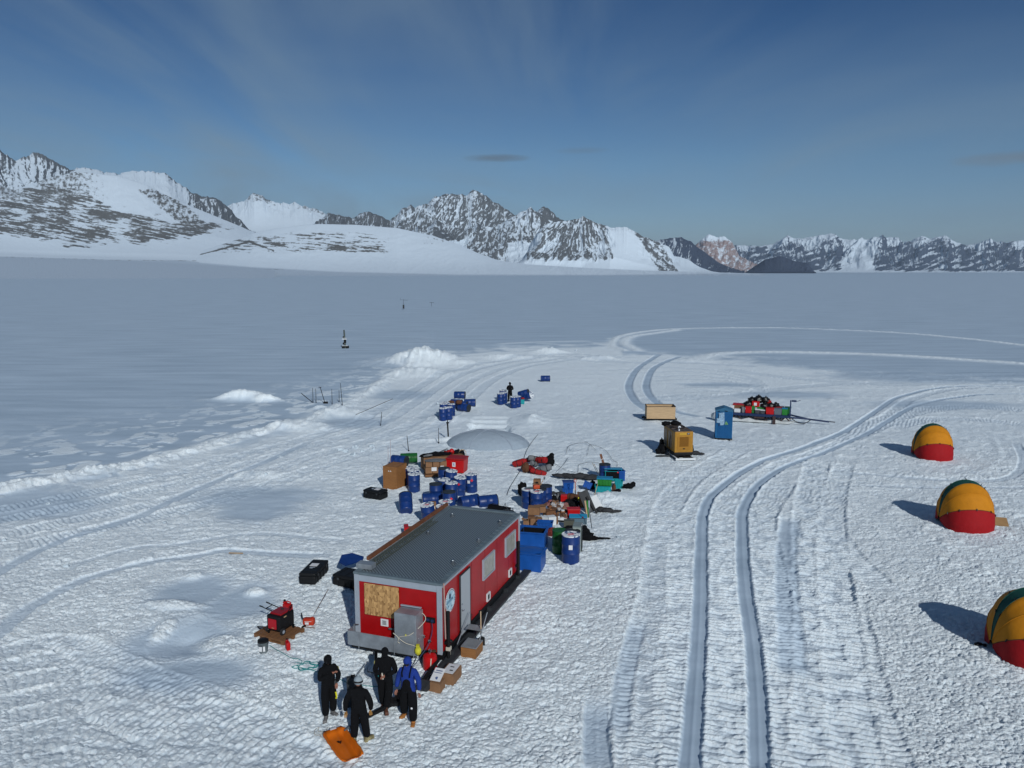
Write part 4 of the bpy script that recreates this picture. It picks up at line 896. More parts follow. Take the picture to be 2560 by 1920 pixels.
    if hat == 'bobble':
        m = M()
        m.lathe([(.118, -.02), (.124, .0), (.120, .025)], 20, (0, -.005, .01)); bmesh.ops.transform(m.bm, matrix=hr, verts=m.bm.verts); obj('goggle_strap', m, BLACK, ho)
    # hands: palm, four fingers, thumb
    for s in 'LR':
        h = Vector(P['ha'+s]); e = Vector(P['el'+s]); d = (h-e).normalized(); sd = -1 if s == 'L' else 1
        side = d.cross(Vector((0, 0, 1))); side = side.normalized() if side.length > .1 else Vector((1, 0, 0)); up = side.cross(d)
        hc = [('w', None, tuple(h-d*.01), (.024, .034)), ('p', 'w', tuple(h+d*.065), (.018, .038))]
        for k, ln in enumerate((.062, .074, .070, .054)):
            o_ = (k-1.5)*.021; a = h+d*.082+side*o_; b = a+d*ln*.55-up*.012; c = b+d*ln*.35-up*.03
            hc += [('a%d' % k, 'p', tuple(a), .0095), ('b%d' % k, 'a%d' % k, tuple(b), .009), ('c%d' % k, 'b%d' % k, tuple(c), .0075)]
        th = h+d*.02-side*sd*.035; hc += [('t1', 'w', tuple(th), .012), ('t2', 't1', tuple(th+d*.035-side*sd*.012-up*.01), .010), ('t3', 't2', tuple(th+d*.06-side*sd*.008-up*.025), .008)]
        skin_body('hand', hc, t, glove if not isinstance(glove, dict) else glove[s], 1)
    for s in 'LR':
        f = Vector(P['foot'+s]); tx, ty = P['toe'+s]; m = M()
        a = atan2(-tx, ty)
        m.box((0, .06, .055), (.105, .30, .085), bev=.03); m.box((0, -.02, .11), (.10, .13, .13), bev=.03); m.box((0, .06, .012), (.112, .31, .025), bev=.008)
        bmesh.ops.transform(m.bm, matrix=Matrix.Translation((f.x, f.y, f.z-.10)) @ Matrix.Rotation(a, 4, 'Z'), verts=m.bm.verts); obj('boot', m, boot, t, True)
    if extra: extra(t)
    return t
def build_people():
    def x1(t):
        m = M(); m.sph((-.30, .01, 1.33), .055, (.3, 1, 1)); obj('sleeve_patch', m, PATCH, t, True)
        m = M(); m.box((-.16, .14, .66), (.04, .03, .14), (0, .15, 0)); m.box((-.155, .15, .56), (.05, .02, .03)); obj('glove_clip', m, YELB, t)
        m = M(); m.box((-.17, .04, .93), (.13, .19, .24), bev=.05); obj('jacket_panel', m, DPANT, t, True)
    b = at(823, 1783)
    person('person in black hooded jacket holding one hand to the chest, leftmost of four', (b.x, b.y, b.z-.03), radians(-142), dict(
        haL=(-.17, .20, 1.00), elL=(-.32, .0, 1.13), haR=(-.02, .24, 1.36), elR=(.27, .06, 1.17), tilt=radians(38), turn=radians(-8), toeL=(-.02, .17), toeR=(.10, .14), footR=(.14, .10, .10), kneeR=(.13, .06, .50)), extra=x1, hat='hood', boot=mat('grey_boot', (.16, .16, .16), .6, var=.5, vscale=12))
    def x2(t):
        m = M(); m.cyl((.01, .31, 1.02), (.03, .33, 1.20), .022, n=8); obj('held_bottle', m, ROPE, t)
        m = M(); m.sph((.30, .01, 1.34), .055, (.3, 1, 1)); obj('sleeve_patch', m, PATCH, t, True)
        m = M(); m.box((.19, .02, .98), (.03, .05, .08)); obj('tool_clip', m, TEAL, t)
    b = at(966, 1764)
    person('person in black jacket and black cap looking down at something in both hands', (b.x, b.y, b.z-.03), radians(178), dict(
        haL=(-.04, .28, 1.10), haR=(.08, .27, 1.12), elL=(-.30, .04, 1.12), elR=(.30, .04, 1.12), tilt=radians(40), footL=(-.05, .30, .16), kneeL=(-.12, .22, .52), footR=(.08, .02, .10), toeL=(-.05, .16)), extra=x2, hat='cap', boot=mat('brown_boot', (.12, .05, .03), .6))
    def x3(t):
        m = M(); m.sph((-.20, .32, .52), .03, (1, .5, 1)); obj('knee_patch', m, PAPER, t)
    b = at(1022, 1792)
    person('person in bright blue hooded jacket and black bib trousers facing the camera', (b.x, b.y, b.z-.03), radians(168), dict(
        haL=(-.34, .06, .84), elL=(-.30, -.02, 1.13), haR=(.30, .12, .90), elR=(.29, -.03, 1.14), tilt=radians(34), turn=radians(4), footL=(-.22, .26, .10), kneeL=(-.20, .20, .50), footR=(.16, -.10, .10)), suit=BFAB, jacket=BJACK, extra=x3, hat='bluehood', boot=TBOOT, bib=True)
    def x4(t):
        pass
    b = at(899, 1848)
    person('person in black coveralls and grey bobble hat, back turned, near the sled', (b.x, b.y, b.z-.03), radians(-5), dict(
        haL=(-.36, .02, .80), elL=(-.33, -.04, 1.12), haR=(.30, .06, .86), elR=(.34, -.06, 1.13), tilt=radians(12), head=(0, .03, 1.66), footL=(-.14, -.02, .10), footR=(.19, .06, .10), kneeR=(.15, .03, .50), toeR=(.09, .14)), hat='bobble', hood=mat('grey_hat', (.30, .36, .40), .9, bump=.02, bscale=20), glove=mat('tan_glove', (.45, .24, .07), .8), boot=mat('pale_boot', (.28, .24, .12), .7, var=.6, vscale=10))
    b = at(1275, 1003)
    person('lone person in dark clothes standing among far blue drums', (b.x, b.y, b.z+.0), radians(170), dict(haL=(-.12, .25, 1.1), haR=(.12, .25, 1.1), tilt=radians(40)), hat='hood', glove=BLACK)
build_people()

# ------------------------------------------------------------------ drums
def drum_proto(name, label, material, lidm, h=1.02, r=.33):
    t = thing(name, label, 'drum', (0, 0, 0))
    m = M(); prof = [(r*.9, 0), (r*.985, .03), (r, .06), (r, h*.34), (r*1.03, h*.355), (r*1.03, h*.375), (r, h*.39), (r, h*.66), (r*1.03, h*.675), (r*1.03, h*.695), (r, h*.71), (r, h-.05), (r*.97, h-.02), (r*.93, h-.012)]
    m.lathe(prof, 28); obj('body', m, material, t, True)
    m = M(); m.lathe([(r*1.01, h-.035), (r*1.04, h-.02), (r*1.03, h+.004), (r*.93, h+.006), (r*.92, h-.008), (r*.4, h-.010)], 28); obj('lid', m, lidm, t, True)
    return t
def snowlid():
    m = mat('frosted_lid', (.42, .47, .5), .7); t = m.node_tree; b = t.nodes['Principled BSDF']; co = t.nodes.new('ShaderNodeTexCoord'); n = t.nodes.new('ShaderNodeTexNoise'); n.inputs['Scale'].default_value = 6; n.inputs['Detail'].default_value = 6
    r = t.nodes.new('ShaderNodeValToRGB'); e = r.color_ramp.elements; e[0].position = .40; e[0].color = (.03, .06, .14, 1); e[1].position = .5; e[1].color = (.62, .66, .68, 1); t.links.new(co.outputs['Object'], n.inputs[0]); t.links.new(n.outputs[0], r.inputs[0]); t.links.new(r.outputs[0], b.inputs['Base Color']); return m
FROST = snowlid(); DLID = mat('dark_lid', (.02, .025, .03), .5, var=.3)
def build_drums():
    used = []
    p1 = drum_proto('drum', 'x', BLUE, FROST); p2 = drum_proto('drum', 'x', BLUE, DLID)
    def decor(t, rz, lab):
        # red diamond and white label stuck on the camera side
        if 'diamond' in lab and 'between' not in lab:
            m = M(); q = .085; m.poly([(-q, 0), (0, -q), (q, 0), (0, q)], 0, .006, Matrix.Rotation(pi/2, 4, 'X')); bmesh.ops.transform(m.bm, matrix=Matrix.Translation((.06, -.335, .72)), verts=m.bm.verts); obj('hazard_label', m, mat('hazard_red', (.65, .03, .05), .5), t)
        if 'label' in lab:
            m = M(); m.box((-.11, -.318, .64), (.14, .02, .16), (0, 0, -.35)); obj('paper_label', m, PAPER, t)
        if 'printed' in lab:
            m = M()
            for k in range(3): m.box((-.02+.02*k, -.07+k*.07, 1.012), (.26-.05*(k % 2), .028, .008))
            obj('lid_print', m, mat('lid_red', (.50, .04, .07), .6), t)
    def put(proto, loc, rz, label, group, rot=None):
        if proto not in used:
            used.append(proto); proto.location = loc; proto.rotation_euler = rot or (0, 0, rz); proto['label'] = label; proto['group'] = group; decor_q.append((proto, label)); return proto
        t = copy_tree(proto, loc, rz, label, group, rot); decor_q.append((t, label)); return t
    decor_q = []
    def top(px, py, proto, label, group, h=1.0, tilt=None):
        x, y = G(px, py, h); rz = R_.uniform(-.3, .3)
        return put(proto, (x, y, gz(x, y)-.05), rz, label, group, rot=(tilt[0], tilt[1], rz) if tilt else None)
    gA = 'blue drums behind the tall wooden crate'
    s = lambda x, y: (900+x/5.53, 1080+y/5.53)
    for x, y, l in ((700, 485, 'blue drum with frosted lid, rearmost of three behind the tall wooden crate'), (735, 522, 'blue drum with frosted lid, middle of three behind the tall wooden crate'), (745, 565, 'blue drum with snowy lid, nearest of three beside the tall wooden crate')):
        top(*s(x, y), p1, l, gA)
    gB = 'blue drums in the cluster behind the red cabin'
    for x, y, pr, l, tl in ((1160, 500, p2, 'dark-topped blue drum touching the wrapped pallet load', None), (1240, 538, p1, 'blue drum standing just left of the red tote box', (.03, .1)),
            (1160, 640, p1, 'blue drum with round snowy lid in the middle of the cluster', None), (1370, 622, p1, 'blue drum with red diamond mark near its top below the red tote box', (0, .06)),
            (1540, 580, p1, 'blue drum with red diamond and white label standing apart at the right of the cluster', (-.04, -.03)),
            (1045, 706, p2, 'dark-lidded blue drum standing over the long lying drum', None), (1265, 700, p1, 'blue drum with snowy lid between the diamond-marked ones', None),
            (1230, 815, p2, 'dark-lidded blue drum with a red diamond, close behind the cabin roof corner', None), (962, 985, p1, 'leaning blue drum with printed white lid behind the roof edge', (.10, -.10)),
            (1183, 945, p1, 'blue drum with printed white lid, rear of two by the roof corner', None), (1145, 1015, p1, 'blue drum with printed white lid, nearest the roof corner', None)):
        top(*s(x, y), pr, l, gB, tilt=tl)
    # lying drums
    def lie(px, py, proto, label, group, az, dz=.25, roll=0, dip=0):
        v = at(px, py); d = put(proto, (v.x, v.y, v.z+dz), 0, label, group, rot=(radians(90)+dip, roll, az)); return d
    lie(1056, 1262, p2, 'long blue drum lying on its side left of the cluster', gB, radians(103))
    lie(1016, 1288, p2, 'blue drum lying half buried with its end towards the camera', 'blue drums lying in the snow', radians(190), .10, dip=radians(-38))
    lie(1150, 1268, p2, 'big blue drum lying behind the far left corner of the cabin roof', 'blue drums lying in the snow', radians(120), .22)
    lie(1195, 1266, p2, 'blue drum lying behind the cabin roof, right of the other', 'blue drums lying in the snow', radians(110), .18)
    gC = 'blue drums by the pile of provisions'
    c = lambda x, y: (1260+x/4.608, 1100+y/4.608)
    for x, y, pr, l in ((278, 556, p1, 'blue drum with printed white lid, leftmost of the group under a cardboard box'), (378, 588, p1, 'blue drum with printed lid nearest the camera in the group carrying a cardboard box'), (415, 560, p2, 'blue drum at the back of the group under the cardboard box'), (481, 520, p2, 'blue drum with black lid, right of the group carrying a cardboard box')):
        top(*c(x, y), pr, l, gC)
    top(*c(1162, 265), p2, 'small blue drum with black lid holding a leaning plank', 'single drums', 1.0)
    BB = top(*c(770, 1098), p1, 'big blue drum with printed snowy lid and paper label standing near the green drum', 'single drums', 1.18); BB.scale = (1.12, 1.12, 1.2)
    top(*c(790, 1060), p2, 'blue drum hidden behind the big blue drum by the grey cabinet', 'single drums', 1.0)
    v = at(1268, 1335); put(p2, (v.x, v.y, v.z), 0, 'blue drum squeezed behind the far right corner of the cabin', gC)
    # background groups  crop4: scale 7.373 origin (1060,920)
    d = lambda x, y: (1060+x/7.373, 920+y/7.373)
    gD = 'blue drums dug into the snow left of the snow pit'
    for i, (x, y, l) in enumerate(((350, 748, 'snow-topped blue drum nearest the camera in the dug-in row, left'), (450, 738, 'snow-topped blue drum nearest the camera in the dug-in row, right'), (360, 712, 'second blue drum in the left column of the dug-in row'), (400, 680, 'third blue drum in the left column of the dug-in row'), (500, 690, 'second blue drum in the right column of the dug-in row'))):
        top(*d(x, y), p1, l, gD)
    for x, y, az, l in ((590, 745, 80, 'blue drum lying across the middle of the dug-in row'), (500, 730, 75, 'blue drum lying at the left of the dug-in row'), (560, 640, 85, 'blue drum lying farthest back in the dug-in row'), (740, 725, 95, 'blue drum half buried at the right end of the dug-in row'), (650, 770, 60, 'blue drum lying in front of the dug-in row under brown sacks')):
        lie(*d(x, y), p2, l, gD, radians(az), .3)
    gE = 'blue drums around the lone person'
    for x, y, l in ((1412, 463, 'blue drum with frosted lid left of the lone person'), (1470, 440, 'blue drum behind and left of the lone person'), (1455, 402, 'blue drum open with red rags, farthest left of the lone person'), (1655, 515, 'blue drum in front and right of the lone person'), (1720, 502, 'blue drum beside another right of the lone person')):
        top(*d(x, y), p1, l, gE)
    lie(*d(1745, 610), p2, 'blue drum tipped over behind the lone person', gE, radians(75), .55, dip=-.3)
    lie(*d(1815, 610), p1, 'blue drum tipped with its pale end to the right of the lone person', gE, radians(60), .35, dip=-.3)
    lie(1352, 952, p2, 'single blue drum lying alone on the snow beyond the lone person', 'blue drums lying in the snow', radians(92), .28)
    for t, l in decor_q: decor(t, 0, l)
    # other colours
    g = drum_proto('drum', 'green steel drum with small white bungs beside the big blue drum', DGREEN, DGREEN, 1.05, .31); x, y = G(*c(640, 1030), 1.05); g.location = (x, y, gz(x, y)-.05)
    v = at(*s(560, 440)); g2 = copy_tree(g, (v.x, v.y, v.z+.35), 0, 'green drum lying behind the tall wooden crate', 'single drums', rot=(radians(90), 0, radians(100)))
    v = at(*s(455, 450)); b2 = copy_tree(p2, (v.x, v.y-.3, v.z+.35), 0, 'blue drum lying with a white smear on its end behind the tall wooden crate', 'single drums', rot=(radians(90), 0, radians(70)))
build_drums()
# ------------------------------------------------------------------ crates, cases, bags
s5 = lambda x, y: (900+x/5.53, 1080+y/5.53)
c4 = lambda x, y: (1260+x/4.608, 1100+y/4.608)
def hard_case(label, loc, rz, d=(1.25, .58, .42), marks=True):
    t = thing('hard_case', label, 'case', loc, rz)
    x, y, z = d
    m = M(); m.box((0, 0, z*.35), (x, y, z*.68), bev=.05)
    for k in (-.3, -.1, .1, .3): m.box((k*x, -y/2, z*.35), (.05, .05, z*.6), bev=.01); m.box((k*x, y/2, z*.35), (.05, .05, z*.6), bev=.01)
    obj('base', m, BLACK, t)
    m = M(); m.box((0, 0, z*.84), (x, y, z*.30), bev=.05)
    for k in (-.36, -.12, .12, .36): m.box((k*x, 0, z*.985), (.05, y*.8, .03), bev=.008)
    obj('lid', m, BLACK, t)
    m = M(); m.box((x/2+.035, 0, z*.6), (.03, y*.45, .04)); m.box((x/2, -y*.2, z*.6), (.08, .03, .04)); m.box((x/2, y*.2, z*.6), (.08, .03, .04)); obj('handle', m, BLACK, t)
    m = M()
    for k in (-.3, .3): m.box((k*x, -y/2-.015, z*.68), (.09, .03, .09), bev=.006)
    obj('latch', m, DGREY, t)
    if marks:
        m = M(); m.box((.12, .02, z*1.02), (.28, .30, .012)); obj('paper_label', m, PAPER, t)
        m = M(); m.box((-.15, 0, z*1.018), (.06, .20, .010), (0, 0, .2)); m.box((-.22, .03, z*1.018), (.04, .12, .010)); obj('marking', m, GREY, t)
    return t
def crate(name, label, loc, rz, d, material, cat='crate', frame=True, grp=None):
    t = thing(name, label, cat, loc, rz, grp); x, y, z = d
    m = M(); m.box((0, 0, z/2), (x, y, z)); obj('panel', m, material, t)
    if frame:
        m = M(); e = .07
        for sx in (-1, 1):
            for sy in (-1, 1): m.box((sx*(x/2-.02), sy*(y/2-.02), z/2), (e, e, z+.01))
            m.box((sx*(x/2-.005), 0, z-e/2), (e*.6, y-e*1.5, e)); m.box((sx*(x/2-.005), 0, e/2), (e*.6, y-e*1.5, e))
            m.box((0, sx*(y/2-.005), z-e/2), (x-e*1.5, e*.6, e)); m.box((0, sx*(y/2-.005), e/2), (x-e*1.5, e*.6, e)); m.box((0, sx*(y/2-.003), z*.5), (x-e*1.5, e*.5, e))
        obj('batten', m, material, t)
    return t
def carton(label, loc, rz, d, material=None, grp=None, open_=False, lab=True, rot=None):
    t = thing('cardboard_box', label, 'box', loc, rz, grp, rot); x, y, z = d; material = material or CARD
    m = M(); m.box((0, 0, z/2), (x, y, z)); obj('carton', m, material, t)
    if open_:
        m = M(); m.box((-x/2-.04, 0, z+.02), (.14, y, .008), (0, .6, 0)); m.box((x/2+.04, 0, z+.02), (.14, y, .008), (0, -.6, 0)); m.box((0, -y/2-.03, z+.01), (x, .12, .008), (-.7, 0, 0)); obj('flap', m, material, t)
    elif lab:
        m = M(); m.box((0, 0, z+.003), (x*.14, y*1.005, .008)); m.box((0, -y/2-.003, z*.85), (x*.14, .008, z*.3)); obj('tape', m, CARD2 if material is not CARD2 else CARD, t)
    if lab:
        m = M(); m.box((x*.12, -y/2-.004, z*.45), (x*.28, .008, z*.38)); obj('paper_label', m, PAPER, t)
    return t
def tubbox(name, label, loc, rz, d, material, lidm=None, cat='bin', grp=None, ribs=True, open_=True, rot=None):
    t = thing(name, label, cat, loc, rz, grp, rot)
    m = M(); m.tub((0, 0, 0), d, wall=.02, taper=.88, rim=.025)
    if ribs:
        for k in (-.3, -.1, .1, .3):
            m.box((k*d[0], -d[1]*.465, d[2]*.48), (.03, .035, d[2]*.8)); m.box((k*d[0], d[1]*.465, d[2]*.48), (.03, .035, d[2]*.8))
    obj('tub', m, material, t)
    if lidm:
        m = M(); m.box((0, 0, d[2]+.025), (d[0]+.03, d[1]+.03, .05), bev=.012); m.box((0, 0, d[2]+.055), (d[0]*.8, d[1]*.75, .015)); obj('lid', m, lidm, t)
    return t
def blob(name, label, cat, loc, parts, material, grp=None, rz=0, strap=None, smooth=True):
    """soft thing: merged lumpy spheres remeshed by overlap; parts: (x,y,z,r,(sx,sy,sz),rot,seed)"""
    m = M()
    for i, (x, y, z, r, sc) in enumerate(parts): m.sph((x, y, z), r, sc, (0, 0, R_.uniform(-.3, .3)), 18, .28, i+len(label) % 7)
    o = obj(name, m, material, None, smooth); o.location = loc; o.rotation_euler = (0, 0, rz); tag(o, label, cat, grp)
    return o
def duffel(label, loc, rz, material, L=.75, r=.17, grp='bags in the heap of bags', trim=None):
    t = thing('duffel_bag', label, 'bag', loc, rz, grp, rot=(R_.uniform(-.3, .3), R_.uniform(-.32, .32), rz+R_.uniform(-.45, .45)))
    m = M(); pts = [(-L/2, 0, r*.9), (-L/2+.06, 0, r*.98), (-L/4, .01, r*1.02), (0, -.01, r), (L/4, 0, r*1.03), (L/2-.06, 0, r*.98), (L/2, 0, r*.9)]
    m.tube(pts, [r*.75, r*.98, r*1.05, r, r*1.04, r*.98, r*.75], 14)
    for q_ in m.bm.verts: q_.co += Vector((R_.uniform(-1, 1), R_.uniform(-1, 1), R_.uniform(-1, 1)))*r*.10
    obj('body', m, material, t, True)
    m = M()
    for x in (-L*.2, L*.2): m.lathe([(r*1.06, -.02), (r*1.07, 0), (r*1.06, .02)], 16, (x, 0, r*1.0), Matrix.Rotation(pi/2, 4, 'Y'))
    m.tube([(-L*.2, -.03, 2*r), (-L*.1, -.05, 2*r+.05), (L*.1, -.05, 2*r+.05), (L*.2, -.03, 2*r)], .014, 6); obj('strap', m, trim or BLACK, t, True)
    return t
def build_camp_left():
    hard_case('long black ribbed case with a pale paper label lying alone left of the cabin', at(786, 1448), radians(83), (1.50, .66, .46))
    hard_case('black ribbed case with white label lying left of the tall wooden crate', at(939, 1244), radians(-27), (1.15, .70, .46))
    hard_case('big black case pushed against the left wall of the cabin under a blue sheet', at(886, 1462), radians(-25), (1.45, .85, .46), False)
    v = at(876, 1440, .62)
    m = M(); m.poly([(-.38, -.25), (-.08, -.42), (.5, .05), (.5, .28), (.0, .42), (-.38, .2)], -.03, .03); solo('blue_sheet', m, BLUE, 'folded bright blue sheet lying over the black case by the cabin', 'sheet', v, rot=(radians(14), radians(8), 0))
    v = at(897, 1488); t = thing('backpack', 'black and dark orange backpack standing at the left wall of the cabin', 'bag', v, .3)
    m = M(); m.sph((0, 0, .35), .22, (1, .75, 1.6), lump=.12, seed=1); obj('body', m, BFAB, t, True)
    m = M(); m.box((0, -.10, .33), (.36, .24, .18), bev=.04); obj('pocket', m, mat('rust_orange', (.30, .06, .02), .8), t); m = M(); m.box((0, 0, .72), (.26, .22, .12), bev=.04); obj('top_lid', m, BRNB, t)
    # tall crate
    crate('wooden_crate', 'tall brown plywood crate with battens and a white stencil mark', at(988, 1216, -.05), radians(-22), (.84, 1.10, 1.30), CRATE)
    v = at(988, 1222); m = M(); a = radians(24)
    for k in (0, 1): m.box((-.02+k*.09, -.50, 1.05), (.05, .012, .09))
    solo('stencil_mark', m, PAPER, 'white stencil mark on the side of the tall crate', 'marking', v, a) if False else m.bm.free()
    crt = [o for o in bpy.data.objects if o.get('label', '').startswith('tall brown plywood')][0]
    m = M(); m.poly([(-.10, 1.02), (-.02, 1.02), (-.06, 1.10)], .553, .565, Matrix.Rotation(pi/2, 4, 'X')); m.poly([(.02, 1.02), (.10, 1.02), (.06, 1.10)], .553, .565, Matrix.Rotation(pi/2, 4, 'X')); obj('stencil_mark', m, PAPER, crt)
    for px, lab, h in ((971, 'thin pale pole standing behind the tall crate, left of two', 2.7), (977, 'thin pale pole standing behind the tall crate, right of two', 3.2)):
        v = at(px, 1195); m = M(); m.cyl((0, 0, -.1), (.02, 0, h*.72), .018, .010, n=6); solo('marker_pole', m, mat('pole_pink', (.42, .33, .33), .6), lab, 'pole', v, group='marker poles')
    # long crate with black sheet and gear
    L0 = at(*s5(1010, 520)); rz = radians(19)
    t = crate('long_crate', 'long low wooden crate covered by a black sheet', (L0.x+.55, L0.y+.35, L0.z), rz, (2.5, .8, .75), CARD, frame=True)
    m = M(); m.box((-.1, -.405, .42), (1.5, .02, .40)); obj('side_board', m, CRATE, t)
    m = M(); m.box((-.15, -.418, .48), (1.1, .012, .14)); obj('red_board', m, mat('faded_red', (.35, .08, .04), .7, var=.3), t)
    b = (L0.x+.55, L0.y+.35)
    def on(x, y, z): q = Matrix.Rotation(rz, 3, 'Z') @ Vector((x, y, 0)); return Vector((b[0]+q.x, b[1]+q.y, L0.z+z))
    blob('black_sheet', 'crumpled black sheet spread over the long crate', 'sheet', on(-.35, .1, .76), [(-.6, 0, .03, .38, (1.2, .9, .28)), (0, .05, .05, .45, (1.3, .8, .30)), (.6, 0, .06, .35, (1.3, .9, .35))], BFAB, rz=rz)
    blob('grey_sack', 'pale grey sack end on the left end of the black sheet', 'sack', on(-.95, -.2, .86), [(0, 0, 0, .18, (1.8, .8, .4))], GREYB, rz=rz+.4)
    p = on(.62, .12, .78); t = thing('helmet', 'round red helmet lying on the long crate', 'helmet', p, 0); m = M(); m.sph((0, 0, .14), .17, (1, 1, 1.1)); obj('shell', m, REDP, t, True); m = M(); m.box((0, -.14, .1), (.14, .05, .06)); obj('visor', m, BLACK, t)
    for i, (x, y, lab, mt) in enumerate(((.30, .1, 'tangle of red straps on the long crate', REDB), (.95, .15, 'round black bag on the long crate', BFAB))):
        blob('small_bag', lab, 'bag', on(x, y, .85), [(0, 0, 0, .17, (1.3, .9, .8)), (.1, .05, .08, .1, (1, 1, 1))], mt, 'small gear on the long crate')
    for i in range(3):
        m = M(); a = (-.35-.1*i, .1*i-.1, 0); m.cyl((-.5, -.1*i, 0), (.35, .08+.05*i, .10+.05*i), .016, n=6)
        solo('metal_rod', m, DSTEEL, 'thin metal rods poking out over the black sheet on the long crate', 'rod', on(.1, .2, .9), rz, 'rods on the long crate')
    v = on(1.28, .18, .55); t = thing('snow_racket', 'black pack with pale wooden hoop standing at the right end of the long crate', 'pack', v, rz)
    m = M(); m.sph((0, 0, .12), .22, (.9, .6, 1.4), lump=.15, seed=4); obj('pack', m, BFAB, t, True)
    m = M(); m.tube([(-.2, -.12, -.1), (-.22, -.12, .3), (-.1, -.13, .44), (.1, -.13, .44), (.24, -.12, .3), (.24, -.12, -.25)], .02, 6); obj('hoop', m, PALE, t, True)
    # red tote
    v = at(1143, 1180); t = thing('red_tote', 'big bright red insulated box with lid and a white notice on its side', 'box', (v.x, v.y+.1, v.z-.04), radians(-14))
    m = M(); m.box((0, 0, .42), (1.12, .95, .78), bev=.03, taper=.93); obj('body', m, REDP, t)
    m = M(); m.box((0, 0, .87), (1.18, 1.0, .10), bev=.025); obj('lid', m, mat('dark_red_lid', (.32, .01, .012), .5), t)
    m = M(); m.box((-.06, -.476, .55), (.20, .012, .27)); n_ = obj('notice', m, PAPER, t); m = M()
    for k in range(4): m.box((-.06, -.484, .63-.05*k), (.11, .006, .016))
    m.box((-.06, -.484, .56), (.03, .006, .1)); obj('notice_text', m, mat('ink_blue', (.08, .14, .4), .6), n_)
    m = M()
    for x in (-.35, .0, .35): m.box((x, -.1, .03), (.16, .8, .08))
    obj('feet', m, BRNB, t)
    # shrink wrapped load
    v = at(*s5(1010, 640)); t = thing('wrapped_load', 'pallet load of cartons wrapped in clear film left of the drum cluster', 'wrapped load', (v.x+.1, v.y+.45, v.z), radians(12))
    m = M()
    for i in range(3): m.box((-.42+i*.42, 0, .42), (.40, .8, .34)); m.box((-.40+i*.42, .03, .76), (.38, .72, .3))
    obj('carton_stack', m, CARD, t)
    m = M(); m.box((0, 0, .12), (1.3, .9, .12)); obj('pallet', m, PALLET, t)
    m = M(); m.box((-.12, -.405, .5), (.30, .01, .22)); m.box((.35, -.405, .55), (.2, .01, .25)); obj('paper_label', m, PAPER, t)
    m = M(); m.sph((0, 0, .93), .3, (2.2, 1.4, .12), lump=.2, seed=3); obj('film', m, GREYB, t, True)
    # boxes half hidden by the cabin
    carton('cardboard box with white label between the leaning drum and the cabin roof edge', at(*s5(1015, 1165), .15), .2, (.26, .26, .55), CARD, None)
    crate('wooden_crate', 'flat wooden crate with a red end behind the left roof edge of the cabin', at(1040, 1340), radians(15), (.9, .6, .35), CARD, frame=False)
    m = M(); m.box((0, 0, .25), (.2, .5, .5)); solo('red_jerry_can', m, REDP, 'red can end beside the flat wooden crate behind the cabin', 'can', at(1016, 1343), .2)
    # black tubular frame behind roof
    v = at(1247, 1285); t = thing('stretcher_frame', 'black tubular frame with black cloth lying behind the cabin roof', 'frame', v, radians(-14))
    m = M(); m.tube([(-.6, 0, .0), (-.55, 0, .42), (-.3, 0, .50), (.0, 0, .46)], .018, 6); m.tube([(.45, 0, .0), (.62, 0, .33), (.7, .1, .33), (.72, .1, 0)], .018, 6); obj('tube', m, BLACK, t)
    m = M(); m.box((0, 0, .28), (1.1, .6, .05), (.1, .1, 0)); obj('cloth', m, BFAB, t)
    # poles and flags
    for px, py, h, lab, lean in ((903, 960+0, 1.6, 0, 0),): pass
